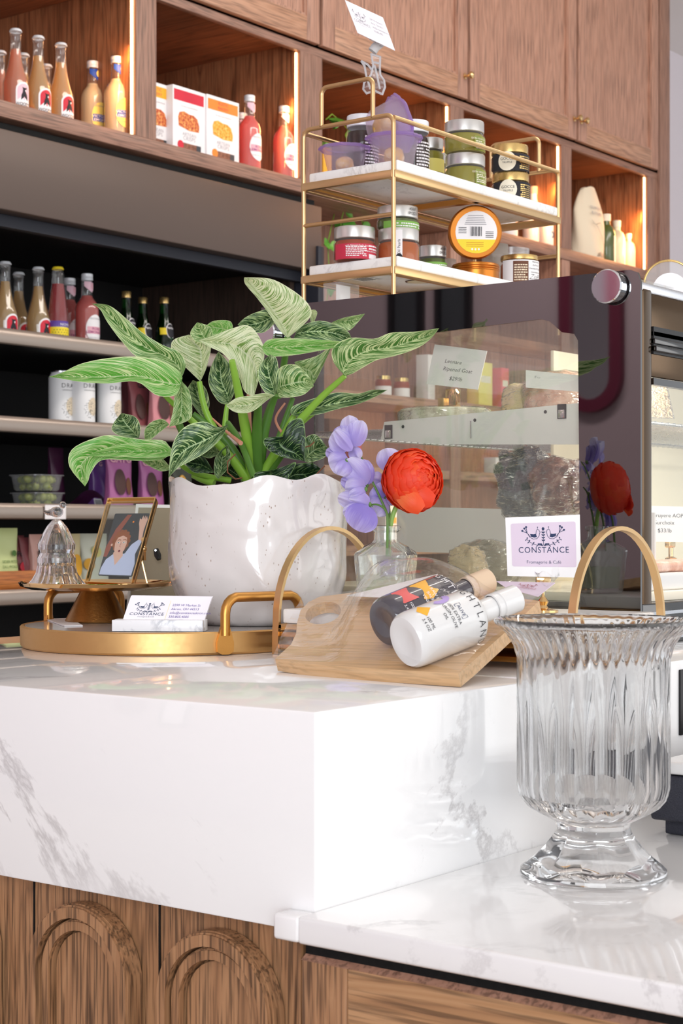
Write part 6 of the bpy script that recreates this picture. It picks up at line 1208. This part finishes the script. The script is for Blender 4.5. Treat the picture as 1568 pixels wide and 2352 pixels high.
for pts in ([(720, 690), (690, 720), (690, 760), (720, 785), (745, 780)], [(980, 665), (1000, 660), (1015, 645)], [(885, 745), (890, 765), (905, 780)], [(1000, 790), (1030, 760), (1055, 735)]): tw.tube([PD(100+K*x, 620+K*y, 2.0) for x, y in pts], 0.0009, 'twig', 6)
tw.build('aerial_root', pl, True)
# ---- arched brass and marble riser
rs = thing('arch_handle_riser', 'long white marble riser with tall brass arch handles at both ends', 'serving riser', (1.55, 1.01, ZT))
RX0, RX1, RY0, RY1 = 1.442, 1.636, 0.815, 1.188
def arch(Y, nm='arch_handle'):
    hw = (RX1-RX0)/2; cx = (RX0+RX1)/2; zt_ = 1.2085; pts = [(RX0, Y, ZT+0.0005), (RX0+0.0005, Y, ZT+0.03), (RX0+0.001, Y, zt_-hw*1.12)]
    pts += [(cx-hw*0.988*math.cos(math.radians(a)), Y, zt_-hw*1.05+hw*1.05*math.sin(math.radians(a))) for a in range(6, 180, 7)]
    pts += [(RX1-0.001, Y, zt_-hw*1.12), (RX1-0.0005, Y, ZT+0.03), (RX1, Y, ZT+0.0005)]
    m = MB(); m.strip(pts, (0, 1, 0), 0.0085, 0.0042, 'brass'); m.build(nm, rs, True)
arch(RY0); arch(RY1)
ZM2 = 1.119
MB().box(RX0+0.004, RX1-0.004, RY0+0.006, RY1-0.006, ZM2-0.016, ZM2, 'white_marble', 0.002).build('marble_top', rs, True)
m = MB()
for x in (RX0+0.003, RX1-0.003): m.box(x-0.003, x+0.003, RY0, RY1, ZM2-0.0225, ZM2-0.0165, 'brass', 0.001)
m.box(RX0, RX1, RY0+0.002, RY0+0.008, ZM2-0.0225, ZM2-0.0165, 'brass', 0.001); m.box(RX0, RX1, RY1-0.008, RY1-0.002, ZM2-0.0225, ZM2-0.0165, 'brass', 0.001)
for z in (0.006, 0.020): m.box(RX0+0.001, RX1-0.001, RY0+0.004, RY1-0.004, ZT+z, ZT+z+0.006, 'brass_dark', 0.0015)
m.build('brass_frame', rs, True)
# ---- brass card holder on the riser
c = on_x(1247, 1.545, ZM2)
t = thing('brass_card_clip', 'brass clip on a small ball-knob foot holding the shop card, on the riser', 'clip', c)
MB().lathe([(0.0001, 0.0005), (0.016, 0.0005), (0.016, 0.003), (0.006, 0.005), (0.004, 0.008), (0.006, 0.012), (0.003, 0.016), (0.0016, 0.018), (0.0016, 0.030)], 'brass_knob', 28).build('foot', t)
MB(Matrix.Translation((0, 0, 0.030)) @ Matrix.Rotation(-math.atan2(FX, FY), 4, 'Z')).box(-0.008, 0.008, -0.004, 0.003, 0, 0.010, 'brass_knob', 0.0015).build('jaw', t)
def shopcard(d):
    rc = [(0.0395+0.032*sx_+0.002*math.cos(a), 0.035+0.022*sy_+0.002*math.sin(a)) for (sx_, sy_, a0) in ((1, 1, 0), (-1, 1, 90), (-1, -1, 180), (1, -1, 270)) for a in (math.radians(a0), math.radians(a0+45), math.radians(a0+90))]
    d.fan(rc, 'paper_pink', 1, 1); logo(d, 0.0395, 0.033, 0.048, 'navy', 2, False); d.text('Fromagerie & Café', 0.0395, 0.0145, 0.0048, 'navy', 2, thin=-0.008)
dq = 1.765
quadcard('shop_card', 'white CONSTANCE shop card with lilac window standing on the riser', [(1160, 1189), (1331, 1182), (1334, 1327), (1165, 1323)], [dq+0.012, dq-0.012, dq-0.012, dq+0.012], shopcard, 0.0008, 0.078, 0.066, base='white')
# ---- bud vase
vc = on_x(886, 1.552, ZM2); bv = thing('bud_vase', 'small clear pressed-glass bottle vase with scroll relief, half full of water', 'vase', (vc.x, vc.y, ZM2+0.0005), 0.35)
def sqr(a, z, r):
    if z < 0.064:
        s_ = (1/max(abs(math.cos(a)), abs(math.sin(a)))); k = 0.84*s_ if s_ < 1.25 else 0.84*1.25+0.3*(s_-1.25); q = r*k
        # pressed arcs and beads
        aa = ((a+math.pi/4) % (math.pi/2))-math.pi/4; x = aa/0.7; y = (z-0.012)/0.045; rr_ = math.hypot(x, y-0.1)
        return q*(1+0.012*math.cos(22*rr_)*(1 if 0.3 < rr_ < 1.0 else 0.3)+0.006*math.sin(60*aa)*math.sin(900*z))
    return r
bvp = [(0.030, 0.0), (0.0315, 0.002)]+[(0.0315+0.0055*(k/26), 0.002+0.054*k/26) for k in range(1, 27)]+[(0.0370, 0.0585), (0.035, 0.062), (0.026, 0.068), (0.0165, 0.0725), (0.0135, 0.076), (0.013, 0.084), (0.0165, 0.0865), (0.0175, 0.089), (0.0165, 0.0915), (0.013, 0.0922)]
bvi = [(0.0105, 0.091), (0.0100, 0.074), (0.024, 0.064), (0.0325, 0.058), (0.0275, 0.006), (0.0001, 0.005)]
m = MB(); m.lathe([(0.0001, 0.001)]+bvp, 'vase_thin', 120, sqr); m.lathe(bvi, 'vase_thin', 60, lambda a, z, r: sqr(a, min(z, 0.05), r) if z < 0.062 else r); m.build('glass', bv, angle=0.4)
MB().lathe([(0.0001, 0.006), (0.0265, 0.007), (0.0300, 0.036), (0.0001, 0.036)], 'water', 40, lambda a, z, r: r*0.84*min(1.25, 1/max(abs(math.cos(a)), abs(math.sin(a)))) if r > 0.001 else r).build('water', bv)
# ---- flowers in the bud vase (pixel layout in the flower close-up, scale 360/1568)
K2 = 0.22959
def FP(x, y, d=1.915): return PD(700+K2*x, 920+K2*y, d)
ra = thing('ranunculus_flower', 'big orange-red ranunculus leaning right out of the bud vase', 'flower', FP(850, 1180))
m = MB(); P_ = [FP(830, 1560), FP(845, 1330), FP(870, 1180), FP(905, 1080), FP(950, 970)]; m.tube([cr_(P_, i/16) for i in range(17)], 0.0027, 'flower_stem', 12); m.build('stem', ra, True)
m = MB(); rr = random.Random(11); C0 = FP(1080, 800, 1.905); axis = (FP(1290, 760, 1.86)-FP(900, 880, 1.93)).normalized(); s1 = V((0, 0, 1)).cross(axis).normalized(); s2 = axis.cross(s1)
RW = 0.0340
def petal(th, ph, sz, mt, op=0.0, m=m, lift=1.0):
    """cupped petal on the globe: centre at angle ph from the axis, turned th about it"""
    def S_(a, b, k): return C0+(axis*math.cos(b)*0.80+(s1*math.cos(a)+s2*math.sin(a))*math.sin(b))*RW*k
    def fn(u, v):
        q = (v*2-1); b = ph+sz*(0.9-1.55*u); wdt = sz*1.05*(math.sin(math.pi*min(0.92, 0.10+0.80*u)))**0.6/max(0.34, math.sin(max(0.12, b)))
        a = th+q*wdt; edge = u**6; rf = 0.010*math.sin(9*q+th*5)*u; return S_(a, max(0.05, b)+0.03*math.cos(3*q)*u, lift*(1+0.085*u+op*u*u-0.03*abs(q)**3)+rf)
    m.grid(fn, 9, 10, mt)
for ring, (ph, n_, sz, k) in enumerate(((2.60, 6, 0.70, 1.0), (2.20, 8, 0.66, 0.99), (1.90, 9, 0.62, 0.975), (1.62, 10, 0.58, 0.96), (1.36, 10, 0.54, 0.94), (1.10, 10, 0.50, 0.92), (0.86, 9, 0.44, 0.895), (0.62, 8, 0.38, 0.87), (0.40, 6, 0.32, 0.84), (0.2, 5, 0.26, 0.81))):
    for i in range(n_): petal(2*math.pi*i/n_+ring*0.7+rr.uniform(-.15, .15), ph+rr.uniform(-.07, .07), sz*rr.uniform(0.9, 1.12), 'ranunculus' if (ring+i) % 3 else 'ranunculus_in', 0.04, lift=k)
m.ball(C0, RW*0.80, 'ranunculus', 20, 12, (0.92, 0.92, 0.92))
m.build('petals', ra, True, angle=3.0)
m = MB(); rr = random.Random(4)
def loose(x0, y0, x1, y1, w_, d, mt='ranunculus'):
    a = FP(x0, y0, d); b = FP(x1, y1, d-0.008); sd = (b-a).cross(V((FX, FY, 0))).normalized(); L = (b-a).length
    m.grid(lambda u, v: a.lerp(b, u)+sd*(v*2-1)*w_*math.sin(math.pi*min(0.9, 0.12+0.75*u))**0.7+V((-FX, -FY, 0))*(0.006*math.sin(math.pi*u)-0.004*(v*2-1)**2), 8, 8, mt)
loose(930, 900, 1170, 1095, 0.012, 1.885, 'ranunculus_in'); loose(960, 880, 1290, 1010, 0.013, 1.89); m.build('outer_petals', ra, True, angle=3.0)
def sweet(stem_pts, blooms, label, d):
    t = thing('sweet_pea', label, 'flower', FP(*stem_pts[0], d), 0, 'lilac sweet peas in the bud vase')
    m = MB(); P_ = [FP(x, y, d+0.004*i) for i, (x, y) in enumerate(stem_pts)]; m.tube([cr_(P_, i/20) for i in range(21)], [0.0016-0.0007*i/20 for i in range(21)], 'calyx', 8); m.build('stem', t, True)
    for petals in blooms:
        mm = MB(); base = None
        for (bx_, by_, tx, ty_, wl, wr, dd, mt) in petals:
            a = FP(bx_, by_, d+dd); b = FP(tx, ty_, d+dd-0.006); ax = b-a; vv = V((-FX, -FY, 0)); sd = ax.cross(vv).normalized(); wl_ = 1.2*wl*K2*d/F; wr_ = 1.2*wr*K2*d/F; ph = rr.uniform(0, 6)
            def fn(u, v):
                q = v*2-1; w_ = (wr_ if q > 0 else wl_); f = math.sin(math.pi*min(0.86, 0.05+0.80*u))**0.55 if u > 0 else 0.1
                return a+ax*(u-0.10*q*q*u)+sd*(q*w_*f)+vv*(0.006*math.sin(math.pi*u)*(1-q*q)+0.0035*math.sin(5*q+ph)*u+0.002*math.sin(11*q+ph)*u*u)
            mm.grid(fn, 12, 14, mt, lambda u, v: (1.0-u*0.85, v))
            base = a
        fl = mm.build('blossom', t, True, angle=3.0)
        cm = MB(); cm.ball(base, 0.0022, 'calyx', 10, 6, (1, 1, 1.3))
        for k in range(3): cm.tube([base, base+V((rr.uniform(-1, 1)*0.003, rr.uniform(-1, 1)*0.003, rr.uniform(-1, 0.2)*0.005))], [0.0009, 0.0002], 'calyx', 5)
        cm.build('calyx', fl, True)
    return t
sp_, sd_ = 'sweetpea', 'sweetpea_deep'
sweet([(835, 1560), (835, 1200), (760, 990), (640, 740), (560, 560), (500, 470)], [
 [(480, 470, 440, 150, 95, 95, 0.004, sp_), (500, 460, 570, 200, 110, 75, 0.0, sp_), (470, 470, 540, 590, 60, 60, 0.010, sp_)],
 [(450, 480, 270, 330, 110, 150, 0.0, sp_), (470, 500, 300, 300, 60, 50, -0.010, sp_), (400, 470, 360, 250, 90, 50, 0.006, sd_)],
 [(430, 580, 240, 640, 120, 110, 0.002, sp_), (410, 600, 210, 500, 60, 70, 0.008, sd_), (420, 600, 330, 740, 90, 60, -0.006, sp_)],
 [(620, 840, 400, 600, 95, 120, 0.0, sp_), (620, 850, 560, 590, 80, 90, 0.006, sd_)],
 [(610, 880, 400, 880, 110, 120, -0.004, sp_), (600, 880, 360, 790, 70, 60, 0.004, sd_), (610, 890, 440, 960, 50, 50, -0.010, sp_)]], 'tall lilac sweet pea stem on the left of the bud vase, stacked blossoms', 1.90)
sweet([(820, 1560), (825, 1200), (800, 1090), (720, 1040), (640, 1050)], [
 [(630, 1060, 330, 960, 80, 80, 0.006, sp_), (640, 1060, 500, 1290, 140, 150, -0.004, sd_), (640, 1050, 380, 1130, 90, 70, 0.002, sp_), (640, 1060, 620, 1290, 70, 60, 0.006, sd_)],
 [(650, 1040, 440, 990, 60, 90, 0.003, sp_)]], 'low lilac sweet pea hanging over the vase shoulder toward the pot', 1.885)
sweet([(845, 1560), (845, 1200), (825, 1000), (820, 860), (780, 790)], [
 [(800, 960, 700, 850, 100, 90, 0.004, sd_), (800, 990, 680, 1130, 100, 100, 0.0, sp_), (800, 960, 640, 960, 80, 80, 0.008, sd_)],
 [(770, 800, 660, 760, 60, 60, 0.008, sp_), (850, 870, 870, 1050, 70, 60, 0.012, sd_)]], 'deeper lilac sweet pea between the tall stem and the red flower', 1.915)
sweet([(855, 1560), (850, 1180), (830, 900), (850, 760), (820, 690)], [[(850, 700, 800, 480, 95, 120, 0.004, sp_), (880, 690, 930, 500, 80, 90, 0.010, sp_)]], 'lilac sweet pea peeking up behind the red flower', 1.945)
# submerged stems

# ---- cheese board gift set
bA = PD(632, 1513, 1.768); bA.z = ZT+0.012
pA, pB = PZp(632, 1514, ZT+0.013), PZp(1052, 1547, ZT+0.013)
pC = PXp(1235, 1383, RX0-0.012)
nB = (pB-pA).cross(pC-pA).normalized(); nB = nB if nB.z > 0 else -nB
def onb(x, y, h=0.0): r = ray(x, y); o = V((0, 0, CZ)); tt = (pA-o).dot(nB)/r.dot(nB); return o+r*tt+nB*h
gb = thing('cheese_board', 'pale wooden paddle board tilted against the riser, holding two bottles', 'board', pA)
out = [(632, 1513), (700, 1524), (850, 1535), (1052, 1547), (1085, 1520), (1140, 1470), (1190, 1425), (1238, 1380), (1180, 1372), (1080, 1368), (960, 1366), (870, 1366), (815, 1360), (770, 1366), (735, 1370), (708, 1383), (690, 1402), (682, 1430), (680, 1455), (668, 1480), (648, 1498)]
hole = [(742+40*math.cos(math.radians(a))+10*math.sin(math.radians(a)), 1408-26*math.sin(math.radians(a))) for a in range(0, 360, 20)]
m = MB(); m.prism(out, -0.0125, 0.0, 'board_wood', [hole], lambda x, y, h: onb(x, y, h)); m.build('board', gb, True)
# bottles lying on the board
def lying(label, p, q, r, body, cap, printfn, name='gift_bottle', roll=0.0, group='gift bottles on the board'):
    M = solve_axis(p, q) @ Matrix.Rotation(roll, 4, 'Z'); L = (q-p).length; t = thing(name, label, 'bottle', p, 0, group); t.location = M.translation; t.rotation_euler = M.to_euler()
    MB().lathe([(0.0001, 0.0015), (r*0.5, 0.001), (r*0.62, 0.0), (r*0.88, 0.0006), (r*0.97, 0.004), (r, 0.010), (r, L*0.54), (r*0.95, L*0.575), (r*0.72, L*0.62), (r*0.46, L*0.65), (r*0.42, L*0.68), (r*0.42, L*0.78)], body, 48).build('body', t)
    MB().lathe([(r*0.45, L*0.775), (r*0.50, L*0.78), (r*0.50, L*0.815), (r*0.46, L*0.82), (r*0.46, L*0.83), (r*0.50, L*0.835), (r*0.50, L*0.995), (r*0.46, L), (0.0001, L)], cap, 32).build('cap_sleeve', t)
    m = MB(); d = Draw(m, wrap_fn(r+0.0003, 0.0), 0.0003); printfn(d, L, r); m.build('print', t); return M
def pw(d, L, r):
    d.text('BRIGHTLAND', 0.002, L*0.50, 0.0105, 'ink', 1, sp=1.5, thin=-0.012, rot=0)
    d.text('ALIVE', 0.003, L*0.385, 0.0048, 'navy', 1, rot=0); d.stroke([(-0.005, L*0.375), (0.011, L*0.375), (0.011, L*0.42), (-0.005, L*0.42), (-0.005, L*0.375)], 0.0005, 'navy', 1)
    for i, s_ in enumerate(('100% EXTRA', 'VIRGIN OLIVE', 'OIL')): d.text(s_, 0.003, L*(0.335-0.042*i), 0.0044, 'ink', 1)
    d.fan([(-0.004, L*0.135), (-0.014, L*0.10), (-0.022, L*0.155), (-0.012, L*0.21)], 'amber', 1, 2)
    d.stroke(arcp(-0.022, L*0.33, 0.008, -60, 120, 10), 0.006, 'lilac_paper', 1); d.text('100 ML', 0.004, L*0.12, 0.0045, 'ink', 1); d.text('3.4 OZ', 0.004, L*0.08, 0.0045, 'ink', 1)
def pd_(d, L, r):
    d.text('BRIGHTLAND', 0.0, L*0.50, 0.0105, 'paper', 1, sp=1.3, thin=-0.01); d.fan([(-0.02, L*0.27), (0.004, L*0.27), (0.006, L*0.34), (0.0, L*0.42), (-0.02, L*0.42)], 'amber', 1, 3); d.fan([(-0.02, L*0.10), (0.0, L*0.10), (0.0, L*0.24), (-0.02, L*0.24)], 'coral', 1, 3)
    for i, s_ in enumerate(('RAW BLACK', 'BALSAMIC', 'VINEGAR')): d.text(s_, 0.008, L*(0.36-0.045*i), 0.0045, 'paper', 2)
    d.text('100 ML', 0.008, L*0.14, 0.0045, 'paper', 1); d.text('3.4 OZ', 0.008, L*0.09, 0.0045, 'paper', 1); d.ell(0.018, L*0.50, 0.006, 0.008, 'red', 1, 14, 2); d.fan([(0.014, L*0.24), (0.022, L*0.26), (0.022, L*0.40), (0.014, L*0.38)], 'teal', 1, 2)
rb = 0.0262
def lift(x, y, r): p = onb(x, y); return p
def cen(x, y, r):
    """centre of a bottle of radius r lying on the board, seen in (x, y)"""
    return onb(x, y, 0)*0 + (lambda o, ry: o+ry*((pA+nB*(r+0.0005)-o).dot(nB)/ry.dot(nB)))(V((0, 0, CZ)), ray(x, y))
w0, w1 = cen(930, 1475, rb), cen(1150, 1388, rb)
w1 = w0+(w1-w0).normalized()*0.118*1.12
Mw = lying('white olive oil bottle lying in front on the wooden board', w0, w1, rb, 'white_gloss', 'white_gloss', pw, roll=2.45)
k0, k1 = cen(882, 1432, 0.0248), cen(1075, 1352, 0.0248)
k1 = k0+(k1-k0).normalized()*0.125*1.1
lying('black-violet vinegar bottle lying behind the white one on the board', k0, k1, 0.0248, 'dark_bottle', 'beige_sleeve', pd_, roll=2.45)
# cellophane over board and bottles
ce = MB()
def hgt(a, b):
    return 0
cols = [(636, 1512, 1400, 1.0), ]
def cfn(u, v):
    # u along the front edge, v from front to back
    f0 = onb(626+(1058-626)*u, 1520+34*u, 0.002); f1 = onb(700+(1240-700)*u, 1372+6*u, 0.004)
    p = f0.lerp(f1, v); bx_ = math.exp(-((u-0.60+0.12*(v-0.5))/0.30)**4)*math.exp(-((v-0.52)/0.42)**4); h = 0.058*bx_ + 0.0045*math.sin(9*u+4*v)*math.sin(math.pi*v)*0.5+0.002*noise.noise(V((u*9, v*9, 1)))+0.002
    return p+nB*max(0.0015, h)
ce.grid(cfn, 46, 34, 'film')
fl_ = lambda u, v: onb(1236+52*u, 1378-(44)*u+14*math.sin(3*u)*v-30*v*(1-u), 0.012+0.01*math.sin(5*u+3*v)+0.004*u)
ce.grid(fl_, 8, 8, 'film')
o = ce.build('cellophane_wrap', None, angle=3.0); c = o.data.vertices[0].co.copy()
o.location = c
for v_ in o.data.vertices: v_.co -= c
tag(o, 'crinkled clear cellophane stretched over the board and its bottles', 'wrap')
# folded cards inside and on the wrapping
quadcard('gift_card', 'white oval-cut gift card lying on top of the wrapped board, in front of the vase', [(795, 1368), (1005, 1318), (990, 1332), (880, 1372)], [1.80, 1.79, 1.74, 1.72], lambda d: None, 0.0006, base='paper')
quadcard('gift_card', 'pinkish bird-emblem card under the film at the back right of the board', [(1140, 1335), (1275, 1338), (1235, 1370), (1165, 1352)], [1.74, 1.70, 1.66, 1.69], lambda d: logo(d, 0.05, 0.025, 0.035, 'lips', 1, False), 0.0005, base='paper_pink')
# ================================================================ THE LOW COUNTER
ZLc = 0.915
vp = PZp(1362, 2010, ZLc); hv = thing('crystal_footed_vase', 'large clear footed glass vase with fluted sides and flared lip, foreground', 'vase', (vp.x, vp.y, ZLc+0.0003))
def flute(a, z, r):
    if z > 0.186: k = 0.014 if z < 0.206 else 0.003; return r*(1+k*math.cos(48*a))
    if z > 0.058:
        b = (a*24/(2*math.pi)) % 1.0; tri = abs(b-0.5)*2; top = 0.150 if int(a*24/(2*math.pi)) % 2 else 0.185; f = max(0, min(1, (top-z)/0.05)); return r*(1-0.045*f*math.sin(math.pi*b)**0.8)
    return r
def foot(a, z, r):
    s_ = 1/max(math.cos(((a+0.2) % (math.pi/4))-math.pi/8), 0.5); k = 0 if z < 0.012 else min(0.55, (z-0.012)/0.02); return r*(1+(s_-1.04)*0.9*k+(0.02*math.cos(8*(a+0.2)) if 0.008 < z < 0.030 else 0))
both = lambda a, z, r: foot(a, z, r) if z < 0.046 else flute(a, z, r)
op = [(0.0001, 0.003), (0.050, 0.002), (0.0600, 0.0003), (0.0618, 0.002), (0.0615, 0.0055), (0.057, 0.009), (0.048, 0.016), (0.040, 0.024), (0.0345, 0.032), (0.0315, 0.037), (0.0305, 0.041), (0.0318, 0.045), (0.036, 0.048), (0.046, 0.053), (0.056, 0.059), (0.0620, 0.066), (0.0642, 0.074)]
op += [(0.0645, 0.074+0.110*k/14) for k in range(1, 15)]+[(0.0650, 0.188), (0.0665, 0.194), (0.0700, 0.200), (0.0750, 0.206), (0.0800, 0.2105), (0.0828, 0.2125), (0.0838, 0.2145), (0.0832, 0.2165), (0.0815, 0.2172)]
ip = [(0.0785, 0.2150), (0.0720, 0.2095), (0.0655, 0.203), (0.0615, 0.196), (0.0600, 0.188), (0.0595, 0.150), (0.0592, 0.078), (0.056, 0.069), (0.044, 0.0625), (0.020, 0.059), (0.0001, 0.0585)]
m = MB(); m.lathe(op, 'vase_glass', 384, both); m.lathe([op[-1]]+ip, 'vase_glass', 384, lambda a, z, r: r if z < 0.2 else r)
# weld the two walls at the lip so the glass is one closed volume
vo = m.build('glass_body', hv, angle=0.5)
bm = bmesh.new(); bm.from_mesh(vo.data); bmesh.ops.remove_doubles(bm, verts=bm.verts, dist=0.00012); bmesh.ops.recalc_face_normals(bm, faces=bm.faces); bm.to_mesh(vo.data); bm.free(); vo.data.shade_smooth(); vo.data.set_sharp_from_angle(angle=0.5)
# black receipt printer and white tray behind the vase
q = PZp(1500, 1950, ZLc)
t = thing('receipt_printer', 'black leather-grain box at the right edge of the low counter behind the vase', 'printer', (1.46, 0.62, ZLc+0.0005))
MB().box(0, 0.30, -0.30, 0.12, 0.014, 0.058, 'leather', 0.004, 3).build('upper_case', t); MB().box(0.012, 0.29, -0.29, 0.11, 0, 0.014, 'leather', 0.002).build('base', t)
t = thing('white_serving_tray', 'white glossy tray lying on the black box, right picture edge', 'tray', (1.46, 0.62, ZLc+0.0595))
MB().box(0.0, 0.30, -0.30, 0.115, 0, 0.012, 'white_gloss', 0.003, 3).build('tray_body', t)
# socket plate on the counter face
t = thing('wall_outlet', 'dark outlet plate set in the quartz face at the right edge', 'outlet', PYp(1575, 1612, Y0-0.003)); MB().box(-0.012, 0.06, 0, 0.003, -0.035, 0.035, 'black', 0.001).build('plate', t); MB().box(0.0, 0.03, -0.001, 0.0, -0.02, 0.02, 'gap').build('socket', t)
